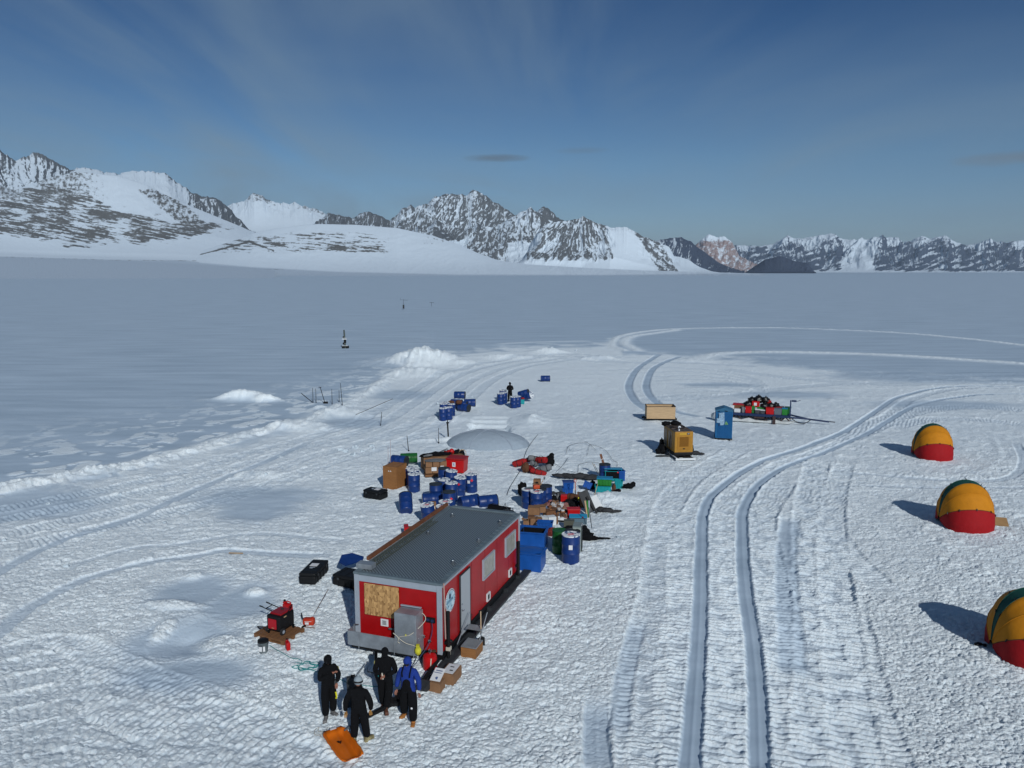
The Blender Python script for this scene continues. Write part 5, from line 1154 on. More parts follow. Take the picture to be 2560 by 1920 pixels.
def pole_set():
    gp = 'thin poles standing in the snow'
    q = lambda x, y: (500+x/2.765, 740+y/2.765)
    for x, y0, y1, lean, lab in ((782, 738, 640, 0, 'dark thin pole, leftmost upright of the row left of the mound'), (803, 738, 645, .0, 'dark thin pole, second upright of the row left of the mound'), (914, 752, 652, 0, 'dark thin pole standing alone right of the leaning shovel'), (962, 738, 660, .02, 'faint thin cane standing left of the bent cane'), (985, 766, 620, -.06, 'tall bent cane leaning at the right of the row'),
            (1650, 1018, 920, 0, 'thin black pole standing left of the white snow dome'), (1443, 1068, 968, -.10, 'thin leaning stake in front of the snow blocks'), (1247, 890, 800, .12, 'leaning stick with a long cane across it by the track')):
        px, py = q(x, y0); v = at(px, py); D = v.y*cos(PITCH)+H*sin(PITCH); h = (y0-y1)/2.765*D/FPX*1.05
        m = M(); m.cyl((0, 0, -.2), (lean*h, 0, h), .03, .018, n=6); m.box((0, 0, .0), (.10, .10, .06))
        solo('marker_pole', m, BLACK, lab, 'pole', v, group=gp)
    for px, py, lab, L in ((500+770/2.765, 740+738/2.765, 'short dark bar leaning on the first pole of the row', 1.0),):
        v = at(px, py); m = M(); m.cyl((.1, 0, 0), (-.9, 0, .85), .035, n=6); solo('leaning_bar', m, BLACK, lab, 'bar', v)
    v = at(500+865/2.765, 740+745/2.765); t = thing('shovel', 'dark shovel leaning in the snow between the thin poles', 'shovel', v, 0); m = M(); m.cyl((0, 0, 0), (-.4, 0, 1.5), .03, n=6); m.box((-.42, 0, 1.52), (.26, .05, .05)); obj('handle', m, BLACK, t); m = M(); m.box((.05, 0, .08), (.42, .1, .22), bev=.02); obj('blade', m, BLACK, t)
    v = at(500+1247/2.765, 740+890/2.765); m = M(); m.cyl((-1.9, -.2, .9), (1.0, .3, 2.1), .02, n=6); solo('cane', m, DGREY, 'long thin cane lying across the leaning stick', 'cane', v)
    # black post beside the dome
    v = at(1121, 1099); t = thing('black_post', 'thick black post with a cross fitting standing beside the snow dome', 'post', v, .3); m = M(); m.cyl((0, 0, -.1), (-.05, 0, .95), .055, n=10); obj('post', m, BLACK, t); m = M(); m.box((-.05, 0, 1.0), (.20, .08, .09)); m.cyl((-.05, 0, 1.0), (-.06, 0, 1.2), .035, n=8); obj('fitting', m, BLACK, t)
    # weather posts far out
    v = at(863, 871); t = thing('instrument_mast', 'grey instrument post with pale bands standing alone on the smooth snowfield', 'instrument mast', v, 0)
    m = M(); m.cyl((-.0, 0, 0), (-.1, 0, 2.9), .16, .12, n=10); obj('post', m, mat('mast_grey', (.08, .10, .09), .6, var=.3), t)
    m = M(); m.box((-.05, 0, 1.45), (.7, .5, .10)); m.box((-.05, 0, 1.62), (.6, .4, .06)); m.box((0, 0, .42), (.9, .5, .05)); obj('plate', m, WHITE, t)
    m = M(); m.sph((-.2, 0, 1.75), .16); m.sph((-.2, 0, .75), .18); m.box((0, 0, 1.1), (.34, .3, .5)); m.box((-.25, 0, .2), (.5, .5, .4), bev=.1); m.box((.35, 0, .2), (.5, .5, .4), bev=.1); obj('instrument', m, BLACK, t)
    v = at(1009, 774); t = thing('weather_station', 'tiny weather station with cross arm far out on the smooth snowfield', 'weather station', v, 0)
    m = M(); m.cyl((0, 0, 0), (0, 0, 3.2), .045, n=6); m.cyl((-.9, 0, 3.1), (1.4, 0, 2.95), .03, n=6); m.cyl((-.9, 0, 3.1), (-.9, 0, 3.7), .03, n=6); obj('mast', m, DGREY, t); m = M(); m.box((0, 0, .9), (.5, .4, 1.2)); obj('logger_box', m, DGREY, t)
    v = at(1079, 766); m = M(); m.cyl((0, 0, 0), (0, 0, 1.4), .05, n=6); m.cyl((-.7, 0, 1.3), (.8, 0, 1.3), .05, n=6); solo('cross_marker', m, DGREY, 'faint cross shaped marker right of the weather station', 'marker', v)
    # stray slat on the snow left
    m = M(); m.box((0, 0, .05), (.62, .05, .03)); solo('fallen_slat', m, PALE, 'thin wooden slat lying on the snow by the curved ski track', 'slat', at(590, 1385), radians(-4))
    # black long cable running from the cabin roof up
    pts = [(cab(-.4, 7.35, 2.6)), tuple(at(*s5(2010, 1000))), tuple(at(*s5(2040, 850))), tuple(at(*s5(2100, 720))), tuple(at(*s5(2190, 590))), tuple(at(*s5(2230, 500))), tuple(at(1315, 1130)), tuple(at(1330, 1105)), tuple(at(1345, 1088))]
    m = M(); m.tube([(p[0], p[1], p[2]+.03) for p in spline([tuple(p) for p in pts], .3)], .014, 5); solo('cable', m, BLACK, 'thin black cable running from the cabin roof across the snow past the heap of bags', 'cable')
def build_generator():
    # pallet with small generator
    v = at(699, 1588); rz = radians(-26)
    t = thing('pallet', 'brown wooden pallet lying on the snow under the small generator', 'pallet', v, rz)
    m = M()
    for k in range(7): m.box((-.57+k*.19, 0, .145), (.145, 1.02, .022))
    for y in (-.46, 0, .46): m.box((0, y, .115), (1.28, .09, .03)); m.box((0, y, .02), (1.28, .09, .03)); [m.box((x, y, .068), (.12, .09, .07)) for x in (-.57, 0, .57)]
    obj('deck', m, PALLET, t)
    def on(x, y, z=0): q = Matrix.Rotation(rz, 3, 'Z') @ Vector((x, y, 0)); return Vector((v.x+q.x, v.y+q.y, v.z+z))
    gz_ = .16; t = thing('generator', 'small black and red portable generator on wheels standing on the pallet', 'generator', on(.0, .08, gz_), rz+radians(1))
    m = M(); m.box((0, 0, .37), (.56, .72, .52), bev=.05); obj('body', m, BLACK, t)
    m = M(); m.box((0, .02, .645), (.46, .52, .07), bev=.02); obj('top_cover', m, mat('gen_red', (.28, .008, .014), .35), t)
    m = M(); m.box((-.03, -.365, .35), (.34, .02, .34), bev=.02); obj('front_panel', m, mat('gen_red2', (.42, .01, .02), .4), t)
    m = M(); m.box((.0, -.378, .22), (.10, .008, .015)); m.box((.29, -.1, .56), (.008, .12, .035)); obj('marking', m, PALE, t)
    m = M(); m.cyl((0, .1, .67), (0, .1, .71), .05, n=12); obj('fuel_cap', m, DGREY, t)
    for s in (-1, 1):
        w = M(); w.lathe([(.06, -.035), (.115, -.03), (.12, 0), (.115, .03), (.06, .035)], 20, (s*.31, -.26, .10), Matrix.Rotation(pi/2, 4, 'Y')); wo_ = obj('wheel', w, RUBBER, t, True)
        w = M(); w.lathe([(.01, -.037), (.058, -.036), (.058, .036), (.01, .037)], 14, (s*.31, -.26, .10), Matrix.Rotation(pi/2, 4, 'Y')); obj('rim', w, GREY, wo_, True)
    m = M(); m.box((-.25, .32, .05), (.06, .06, .12)); m.box((.25, .32, .05), (.06, .06, .12)); m.box((-.2, -.36, .06), (.05, .05, .1)); obj('foot', m, BLACK, t)
    m = M()
    for y in (-.02, .30):
        m.cyl((-.26, y, .58), (-.85, y+.03, .66), .016, n=8); m.cyl((-.75, y+.03, .65), (-.9, y+.03, .67), .022, n=8)
    m.cyl((-.62, .0, .63), (-.62, .32, .63), .014, n=8); m.tube([(.1, .30, .70), (.2, .36, .78), (.28, .2, .76), (.3, 0, .66)], .014, 6); obj('handle', m, BLACK, t)
    m = M(); m.tube([tuple(on(*p)) for p in ((-.15, -.1, .22), (-.45, -.05, .20), (-.8, .02, .12), (-.98, .0, .10), (-.8, -.08, .10), (-.45, -.16, .19), (-.2, -.22, .22))], .022, 8); solo('exhaust_hose', m, BLACK, 'looped black hose lying over the left side of the pallet', 'hose')
    t = thing('bucket', 'grey bucket with black lid standing in front of the pallet', 'bucket', at(659, 1631), .2)
    m = M(); m.lathe([(.13, 0), (.155, .36), (.165, .37), (.165, .39)], 24); obj('body', m, mat('grey_bucket', (.13, .16, .17), .5, var=.4), t, True)
    m = M(); m.lathe([(.17, .36), (.172, .41), (.15, .425), (.02, .43)], 24); obj('lid', m, BLACK, t, True); m = M(); m.box((.04, -.152, .17), (.06, .012, .16), (-.05, 0, 0)); m.box((-.07, -.148, .17), (.10, .012, .15), (-.05, 0, -.4)); obj('label', m, PAPER, t)
    m = M(); m.tube([(-.165, 0, .34), (-.15, -.12, .30), (0, -.19, .28), (.15, -.12, .30), (.165, 0, .34)], .006, 5); obj('bail', m, DSTEEL, t)
    def can(label, loc, rz, sz=1.0, rot=None):
        t = thing('fuel_can', label, 'fuel can', loc, rz, rot=rot); m = M(); m.box((0, 0, .17*sz), (.17*sz, .30*sz, .33*sz), bev=.045*sz); m.box((0, .10*sz, .355*sz), (.10*sz, .10*sz, .06*sz), bev=.02*sz); obj('body', m, REDP, t, True)
        m = M(); m.tube([(0, -.13*sz, .33*sz), (0, -.12*sz, .40*sz), (0, .0, .41*sz), (0, .05*sz, .35*sz)], .018*sz, 8); obj('handle', m, REDP, t, True)
        m = M(); m.cyl((0, .11*sz, .37*sz), (0, .12*sz, .43*sz), .035*sz, n=12); obj('cap', m, BLACK, t); return t
    # green tub with red can on top
    v2 = at(721, 1560); t = thing('green_bucket', 'green bucket behind the small generator with a red can on it', 'bucket', v2, 0); m = M(); m.lathe([(.15, 0), (.17, .34), (.18, .345), (.18, .37), (.16, .372), (.15, .3), (.02, .3)], 24); obj('body', m, GREEN, t, True); m = M(); m.lathe([(.183, .33), (.185, .36)], 24); obj('rim', m, DGREEN, t, True)
    can('upright red fuel can standing on the green bucket', (v2.x, v2.y, v2.z+.36), radians(60), 1.15)
    can('small red fuel can standing against the near corner of the pallet', at(720, 1624), radians(30), .8)
    v3 = at(773, 1562); t = thing('fuel_can', 'large red fuel can with white print and black spout lying on the snow', 'fuel can', v3, radians(-3))
    m = M(); m.box((0, 0, .13), (.40, .24, .24), bev=.06); m.cyl((.12, 0, .20), (.12, 0, .28), .05, n=12); obj('body', m, mat('can_red', (.48, .04, .015), .45, var=.1), t, True)
    m = M(); m.tube([(-.18, 0, .20), (-.24, .02, .24), (-.27, .08, .30), (-.30, .12, .36)], [.025, .022, .02, .022], 8); obj('spout', m, BLACK, t, True)
    m = M(); m.box((-.04, -.122, .10), (.13, .006, .08)); m.box((0, -.122, .17), (.24, .006, .012)); obj('print', m, PAPER, t)
    t = thing('hammer', 'hammer with black head lying in front of the lying red can', 'hammer', at(772, 1572), radians(-12)); m = M(); m.cyl((-.16, 0, .04), (.22, 0, .03), .014, n=8); obj('handle', m, BROWNW, t); m = M(); m.cyl((-.20, -.08, .05), (-.16, .07, .05), .035, n=10); obj('head', m, BLACK, t)
    v = at(786, 1534); m = M(); m.cyl((0, 0, 0), (.46, .25, .80), .012, n=6); m.cyl((.12, .06, .20), (.20, .02, .21), .010, n=6); solo('iron_stake', m, mat('rusty_iron', (.10, .06, .045), .7), 'thin rusty stake leaning out of the snow right of the cans', 'stake', v)
    # cyan cord with coil
    q5 = lambda x, y: (600+x/5.927, 1380+y/5.927)
    pts = [at(*q5(440, 1395)), at(*q5(520, 1440)), at(*q5(620, 1510)), at(*q5(760, 1595)), at(*q5(850, 1608)), at(*q5(920, 1640))]
    cc = at(765, 1668)
    for k in range(40): a = k*2*pi/13+2.4; r = .24+.09*sin(k*1.7); pts.append(Vector((cc.x+r*1.35*cos(a)+.06*sin(k*.7), cc.y+r*cos(a+1.57)*.9, cc.z+.01+.0005*k)))
    pts += [at(790, 1678), at(815, 1690), at(840, 1694), at(870, 1708), at(900, 1712), at(940, 1716), at(985, 1712), at(1010, 1690), at(1030, 1650)]
    m = M(); m.tube([(p[0], p[1], p[2]+.03) for p in spline([tuple(p) for p in pts], .07)], .011, 5); solo('cord', m, CYAN, 'dark teal cord running from the generator into a loose coil and on to the cabin', 'cord')
    m = M(); pts = [at(1110, 1660), at(1080, 1690), at(1060, 1705), at(1040, 1720)]; m.tube([(p[0], p[1], p[2]+.05) for p in spline([tuple(p) for p in pts], .1)], .022, 6); solo('hose', m, BLACK, 'black hose curving from the gas bottle over the snow', 'hose')
    # sled
    v = at(854, 1850); v = at(856, 1868); t = thing('orange_sled', 'bright orange plastic sled lying empty on the snow', 'sled', (v.x, v.y+.05, v.z+.02), radians(33))
    m = M(); b = bmesh.new(); L, Wd = 1.46, .58; rows = []
    N_ = 15
    for i in range(N_):
        s = i/(N_-1); y = (s-.5)*L; w = Wd*(.5-.04*abs(2*s-1)**3)*(1.0 if i not in (0, N_-1) else .86); w += .012*(1 if i % 3 == 0 else 0)
        e = min(s, 1-s); d = .02+.12*max(0, 1-e/.14)**1.5 if s > .5 else .02+.10*max(0, 1-e/.10)**1.5
        prof = [(-w-.03, .135), (-w, .15), (-w+.03, .145), (-w+.055, .07+d*.3), (-w+.09, d), (-w*.35, d-.0), (-w*.30, d+.012), (0, d+.012), (w*.30, d+.012), (w*.35, d), (w-.09, d), (w-.055, .07+d*.3), (w-.03, .145), (w, .15), (w+.03, .135)]
        rows.append([m.bm.verts.new((x, y, max(z, d) if abs(x) < w-.02 else z)) for x, z in prof])
    for a, q in zip(rows, rows[1:]):
        for k in range(len(a)-1): m.bm.faces.new((a[k], a[k+1], q[k+1], q[k]))
    b.free(); so = obj('shell', m, ORANGE, t, True); md = so.modifiers.new('s', 'SOLIDIFY'); md.thickness = .012
    m = M(); m.box((.0, L*.5-.03, .165), (.16, .07, .01), (0, 0, .0)); obj('label', m, PAPER, t)
    m = M(); m.box((-.02, .24, .045), (.06, .09, .008), (0, 0, .4)); m.box((.02, .20, .046), (.03, .12, .008), (0, 0, -.5)); obj('figure_print', m, BLACK, t)
    pts = [(-.2, L*.5, .12), (-.30, L*.55, .04), (-.42, L*.62, .03), (-.36, L*.75, .03), (-.22, L*.80, .03), (-.30, L*.68, .03), (-.12, L*.62, .03), (-.02, L*.72, .03), (.05, L*.6, .05), (.08, L*.5, .12)]
    m = M(); m.tube([tuple(p) for p in spline(pts, .04)], .007, 5); obj('pull_rope', m, ROPE, t)
    # boxes by the right skid
    r = radians(-19.3)
    carton('open cardboard box with white papers on top, nearest of two by the cabin skid', at(1092, 1722), r, (.38, .34, .30), CARD, None, lab=False)
    v = at(1092, 1722); m = M(); m.box((0, 0, 0), (.32, .46, .012), (radians(22), 0, 0)); t2 = solo('document', m, PAPER, 'white printed sheet lying on the nearer cardboard box by the cabin skid', 'paper', (v.x+.02, v.y+.14, v.z+.39), r)
    m = M(); m.box((0, .12, .062), (.2, .03, .006), (radians(22), 0, 0)); m.box((-.02, .05, .034), (.24, .02, .006), (radians(22), 0, 0)); m.cyl((.03, -.12, -.045), (.033, -.123, -.037), .05, n=12); obj('print', m, mat('ink', (.08, .12, .25), .6), t2)
    carton('long open cardboard box with papers inside, rear of two by the cabin skid', at(1128, 1696), r, (.42, .62, .34), CARD, None, open_=False, lab=False)
    v = at(1128, 1696); m = M(); m.box((0, 0, 0), (.34, .54, .01)); o = solo('document', m, PAPER, 'white sheets inside the longer cardboard box by the cabin skid', 'paper', (v.x, v.y, v.z+.352), r)
    m = M(); m.box((0, .1, .008), (.12, .05, .004)); m.box((.05, -.1, .008), (.1, .06, .004)); obj('print', m, DGREY, o)
    # folding chair in front
    v = at(880, 1735, 0); t = thing('dark_board', 'dark upright case standing behind the person in coveralls', 'case', at(884, 1760), radians(10)); m = M(); m.box((0, 0, .45), (.34, .16, .9), bev=.02); obj('shell', m, DGREY, t); m = M(); m.box((0, 0, .93), (.12, .03, .05)); obj('handle', m, BLACK, t)
    v = at(905, 1690); t = thing('tool_frame', 'thin metal frame lying on the snow between the standing people', 'frame', v, 0); m = M(); m.tube([(-.15, 0, .05), (.1, .25, .3), (.15, .1, .1), (.5, .05, .05), (.8, .1, .06)], .02, 6); obj('tube', m, DSTEEL, t); m = M(); m.box((.55, .05, .08), (.16, .2, .1)); obj('clamp', m, DGREY, t)
build_camp_left(); pole_set(); build_generator()
# ------------------------------------------------------------------ provisions and gear right of the cabin
def build_camp_right():
    gp = 'provisions piled on the snow right of the cabin'
    # heap of bags
    B = lambda x, y, z=0: at(*c4(x, y), z)
    duffel('grey duffel bag on top at the back of the heap of bags', B(370, 290, .28), radians(22), GREYB, 1.15, .17)
    duffel('red duffel bag at the left end of the heap of bags', B(190, 300, .05), radians(15), REDB, .85, .20)
    duffel('red duffel bag in the upper middle of the heap of bags', B(430, 310, .22), radians(-20), REDB, .75, .20)
    duffel('red duffel bag leaning at the front of the heap of bags, left', B(315, 375, .02), radians(-40), REDB, .70, .18)
    duffel('red duffel bag lying along the front edge of the heap of bags', B(390, 400, .0), radians(8), REDB, .95, .15)
    duffel('grey duffel bag with dark end at the right front of the heap of bags', B(470, 370, .02), radians(-12), GREYB, .95, .19)
    duffel('small red bag at the upper left of the heap of bags', B(290, 270, .15), radians(50), REDB, .5, .14)
    duffel('grey striped bag in the middle of the heap of bags', B(335, 310, .10), radians(30), GREYB, .7, .15)
    t = blob('backpack', 'black backpack standing at the right end of the heap of bags', 'bag', B(530, 300, .3), [(0, 0, 0, .27, (1.0, .8, 1.5)), (.10, -.05, .35, .16, (1, 1, 1)), (-.3, 0, .0, .22, (1.4, .8, .8))], BFAB, 'bags in the heap of bags')
    blob('backpack', 'brown and orange rucksack at the left front of the heap of bags', 'bag', B(250, 370, .28), [(0, 0, 0, .26, (1.0, .8, 1.2)), (.05, -.1, -.1, .18, (1.2, .8, 1))], BRNB, 'bags in the heap of bags')
    # drums' load
    x, y = G(*c4(385, 520), 1.0); t = carton('brown cardboard box standing on the group of blue drums', (x-.02, y, 1.02), radians(-8), (.36, .34, .30), CARD, None, lab=False)
    m = M(); m.poly([(-.08, .12), (.03, .10), (.10, .2), (-.02, .22)], .171, .178, Matrix.Rotation(pi/2, 4, 'X')); obj('stain', m, BLACK, t)
    x, y = G(*c4(372, 560), 1.0); t = thing('chainsaw', 'red and black chainsaw resting on the blue drums', 'chainsaw', (x, y, 1.0), radians(15)); m = M(); m.box((0, 0, .10), (.34, .22, .2), bev=.04); obj('body', m, mat('saw_red', (.5, .07, .02), .45), t); m = M(); m.tube([(-.15, 0, .1), (-.2, 0, .28), (0, 0, .34), (.14, 0, .22)], .02, 6); obj('handle', m, BLACK, t); m = M(); m.box((-.36, .0, .08), (.42, .02, .08)); obj('bar', m, DSTEEL, t)
    x, y = G(*c4(432, 510), 1.05); t = thing('ladle', 'metal ladle with pale handle sticking up beside the box on the drums', 'tool', (x, y, 1.0), 0); m = M(); m.cyl((-.05, 0, 0), (.10, 0, .32), .018, n=6); obj('handle', m, PALE, t); m = M(); m.sph((.15, 0, .38), .07, (.7, .4, 1.2)); obj('bowl', m, DSTEEL, t, True)
    blob('black_sack', 'black sack behind the left drum of the box carrying group', 'sack', B(210, 640, .35), [(0, 0, 0, .28, (.9, .8, 1.4))], BFAB)
    # long black roll
    blob('tarp_roll', 'long dark grey tarpaulin roll lying across the snow behind the blue bins', 'tarp', B(815, 450, .14), [(-.95, .05, .02, .22, (1.9, .8, .5)), (-.35, .0, .03, .27, (1.9, .8, .55)), (.3, -.05, .05, .29, (1.9, .8, .6)), (.95, -.12, .02, .28, (1.8, .9, .55))], CHAR, rz=radians(-8))
    # bins
    v = B(735, 595); tubbox('blue_bin', 'blue plastic bin, lower of two stacked near the tarpaulin roll', v, radians(-3), (.62, .45, .30), BLUEB, None, 'bin', 'blue bins'); tubbox('blue_bin', 'blue plastic bin, upper of two stacked near the tarpaulin roll', (v.x+.02, v.y+.02, v.z+.29), radians(3), (.62, .45, .34), BLUEB, mat('navy_lid', (.012, .05, .2), .5), 'bin', 'blue bins')
    tubbox('blue_bin', 'blue plastic bin tipped over between the stacked bins and the green crate', B(950, 575, .10), radians(-15), (.50, .42, .36), BLUEB, None, 'bin', 'blue bins', rot=(radians(-25), radians(18), radians(-20)))
    for x_, y_, lab, hm in ((825, 655, 'orange handled shovel standing beside the stacked blue bins', mat('orange_handle', (.55, .09, .03), .5)),):
        t = thing('shovel', lab, 'shovel', B(x_, y_, -.1), rot=(radians(4), radians(-2), 0)); m = M(); m.cyl((0, 0, 0), (0, 0, .95), .016, n=8); m.cyl((-.01, 0, 0), (-.01, 0, .5), .022, n=8); obj('handle', m, BLACK, t); m = M(); m.tube([(-.05, 0, 1.12), (-.05, 0, 1.0), (0, 0, .92), (.05, 0, 1.0), (.05, 0, 1.12), (-.05, 0, 1.12)], .02, 6); m.cyl((0, 0, .5), (0, 0, .95), .019, n=8); obj('grip', m, hm, t)
    # turquoise crates
    v = B(1140, 600); tubbox('turquoise_crate', 'turquoise plastic crate under the green crate', v, radians(-6), (.92, .6, .38), TEAL, None, 'crate', 'coloured crates')
    tubbox('green_crate', 'bright green plastic crate with blue lid on the turquoise crate', (v.x+.10, v.y+.12, v.z+.37), radians(-9), (.84, .55, .36), GREEN, TEALL, 'crate', 'coloured crates')
    v = B(1255, 470, .1); t = thing('open_chest', 'open turquoise chest showing its black inside behind the green crate', 'chest', v, radians(-4)); m = M(); m.tub((0, 0, 0), (1.0, .7, .55), wall=.03, taper=.96); obj('tub', m, TEAL, t); m = M(); m.box((0, -.36, .34), (.84, .02, .38)); m.box((0, 0, .5), (.86, .58, .02)); obj('liner', m, BFAB, t); m = M(); m.box((0, .05, .63), (1.05, .62, .05), (radians(-6), 0, 0), bev=.01); obj('lid', m, TEALL, t); m = M(); m.box((.25, -.375, .50), (.09, .02, .07)); obj('tag', m, mat('hazard_red', (.65, .03, .05), .5), t)
    v = B(1320, 545); tubbox('turquoise_crate', 'turquoise crate seen at the right behind the green crate', v, radians(-6), (.5, .5, .42), TEAL, None, 'crate', 'coloured crates')
    tubbox('blue_bin', 'blue plastic bin at the right end behind the open chest', B(1345, 480, .1), radians(10), (.4, .5, .6), BLUEB, None, 'bin', 'blue bins')
    x, y = G(*c4(1145, 250), 1.0); m = M(); m.box((0, 0, .25), (.13, .03, .75), (0, radians(-18), 0)); o = solo('plank', m, BROWNW, 'short striped red-brown plank leaning out of the small blue drum', 'plank', (x-.06, y, .85)); m = M(); m.box((-.06, -.018, .1), (.12, .008, .03), (0, .9, 0)); m.box((-.02, -.018, .3), (.12, .008, .03), (0, -.9, 0)); obj('tape_stripe', m, PAPER, o)
    blob('black_bag', 'black crumpled bag lying alone right of the turquoise crates', 'bag', B(1430, 555, .12), [(0, 0, 0, .20, (1.5, 1, .75)), (.28, .08, .07, .16, (1, 1, .9)), (-.28, -.02, -.05, .12, (1.5, 1, .5))], BFAB)
    blob('red_bag', 'small red and black bag at the near corner of the turquoise crate', 'bag', B(1265, 590, .18), [(0, 0, 0, .14, (.8, .8, 1.7))], BRNB)
    blob('black_bag', 'small black bag lying in front of the turquoise crates', 'bag', B(1310, 600, .06), [(0, 0, 0, .13, (1.6, 1, .7))], BFAB)
    blob('black_bag', 'black bag between the tipped blue bin and the turquoise crates', 'bag', B(1020, 560, .2), [(0, 0, 0, .20, (.9, 1, 1.3))], BFAB)
    for i, (a, b) in enumerate((((1015, 365), (1080, 420)), ((1035, 372), (1095, 420)))):
        p, q = B(*a, .5), B(*b, .15); m = M(); m.tube([p, q], .015, 6); solo('ski_pole', m, PALE, 'pale thin pole leaning left of the open chest', 'pole', group='poles leaning left of the open chest')
    # skeleton of thin tent poles
    arcs = [((720, 170), (740, 80), (840, 50), (940, 35), (985, 66)), ((985, 66), (1100, 100), (1180, 140), (1250, 240), (1300, 270), (1305, 320)), ((985, 66), (960, 190)), ((740, 80), (760, 130)), ((985, 66), (1060, 130)), ((600, 380), (690, 290), (740, 210)), ((860, 300), (850, 390)), ((860, 300), (980, 270), (1100, 280)), ((570, 280), (680, 350), (860, 400))]
    t = None
    for i, a in enumerate(arcs):
        pts = []
        for k, (x_, y_) in enumerate(a): pts.append(tuple(B(x_, y_ + 0, .05)))
        m = M(); m.tube([tuple(p) for p in spline(pts, .2)], .010, 5)
        if t is None: t = thing('tent_pole_frame', 'thin wire frame of bare tent poles lying on the snow behind the tarpaulin roll', 'tent poles', (0, 0, 0))
        obj('pole', m, DGREY, t)
    # ---- provision pile
    def C(x_, y_, z=0): return B(x_, y_, z)
    carton('brown cardboard box, upper left of the provisions pile', C(345, 930, .34), radians(-5), (.56, .46, .36), CARD, gp, lab=False)
    carton('brown cardboard box with white label, front of the provisions pile near the cabin', C(375, 995), radians(-8), (.54, .42, .40), CARD, gp)
    carton('dark brown cardboard box with open flap behind the labelled one', C(310, 985, .05), radians(-12), (.25, .3, .36), CARD2, gp, lab=False)
    carton('brown taped cardboard box on top, right of the upper left one', C(420, 900, .32), radians(14), (.42, .36, .32), CARD, gp, open_=True, lab=False)
    carton('small cardboard box by the cabin corner with yellow jar inside', C(262, 985), radians(-10), (.28, .3, .24), CARD, gp, open_=True, lab=False)
    t = carton('white carton half at the front of the provisions pile, left of two', C(480, 985, .02), radians(-24), (.30, .34, .42), WHITE, gp, lab=False)
    t = carton('white carton with dark mark at the front of the provisions pile', C(545, 985, .02), radians(16), (.38, .34, .42), WHITE, gp, lab=False); m = M(); m.box((-.05, -.153, .15), (.12, .006, .025), (0, .2, 0)); obj('print', m, BLACK, t)
    carton('brown cardboard box end right of the white cartons', C(598, 965, .02), radians(5), (.14, .4, .36), CARD2, gp, lab=False)
    carton('cardboard box with ragged top in the middle of the provisions pile', C(520, 880, .02), radians(25), (.5, .4, .32), CARD2, gp, open_=True, lab=False)
    t = thing('red_box', 'bright red plastic box in the provisions pile next to the blue lid', 'box', C(800, 880), radians(2), gp); m = M(); m.box((0, 0, .22), (.62, .42, .42), bev=.02, taper=.93); obj('body', m, REDP, t); m = M(); m.box((0, 0, .44), (.66, .46, .04), bev=.01); obj('lid', m, REDP, t)
    t = thing('red_box', 'small bright red box at the back of the provisions pile', 'box', C(690, 715, .05), radians(-6), gp); m = M(); m.box((0, 0, .2), (.34, .34, .36), bev=.03); obj('body', m, REDP, t); m = M(); m.box((0, 0, -.0), (.36, .3, .08), bev=.02); obj('base', m, WHITE, t)
    duffel('dark brown holdall at the back right of the provisions pile', C(790, 710, .1), radians(5), BRNB, .6, .18, gp)
    duffel('black holdall under the brown one in the provisions pile', C(780, 760, 0), radians(-10), BFAB, .7, .17, gp)
    blob('yellow_bag', 'small bright yellow bag between brown bags in the provisions pile', 'bag', C(850, 715, .2), [(0, 0, 0, .10, (1, .8, 1))], YELB, gp)
    carton('dark brown crate near the leaning boards in the provisions pile', C(915, 760, .0), radians(8), (.4, .36, .5), CRATE, gp, lab=False)
    carton('small brown box above the dark crate in the provisions pile', C(880, 690, .1), radians(-5), (.34, .3, .3), CARD2, gp, lab=False)
    blob('black_bag', 'black bag at the left back of the provisions pile', 'bag', C(580, 690, .1), [(0, 0, 0, .2, (1.1, .9, .9)), (.2, 0, .1, .13, (1, 1, 1))], BFAB, gp)
    blob('grey_sack', 'pale grey sack beside the small red box in the provisions pile', 'sack', C(625, 690, .15), [(0, 0, 0, .18, (.9, .8, 1.1))], GREYB, gp)
    blob('blue_sack', 'crumpled translucent blue plastic sheet right of the four drums', 'sheet', C(510, 735, .1), [(0, 0, 0, .3, (1.3, .7, .35)), (-.25, .15, .12, .15, (1, .8, .8))], mat('blue_film', (.06, .12, .22), .3, var=.4), gp)
    blob('black_bag', 'flat black bag lying left of the small packets in the provisions pile', 'bag', C(500, 795, .08), [(0, 0, 0, .2, (1.7, .8, .6)), (-.25, 0, .03, .15, (1, .9, .7))], BFAB, gp)
    blob('black_bag', 'dark flat bag lying behind the provisions pile by the drums', 'bag', C(600, 620, .06), [(-.25, 0, 0, .17, (1.6, .8, .6)), (.25, 0, 0, .16, (1.6, .9, .6))], CHAR, gp)
    # food packets: small loose packets, each one a thing
    cols = [mat('packet_tan', (.26, .15, .085), .55, var=.4, vscale=20), mat('packet_white', (.46, .45, .44), .5, var=.3, vscale=20), mat('packet_blue', (.12, .17, .27), .5, var=.4, vscale=20), mat('packet_pink', (.26, .11, .10), .55, var=.3, vscale=20), mat('packet_brown', (.11, .055, .03), .6, var=.3, vscale=20), mat('packet_orange', (.32, .13, .05), .4, var=.3, vscale=20)]
    names = ['tan', 'white', 'blue and white', 'pink', 'dark brown', 'orange']
    protos = {}
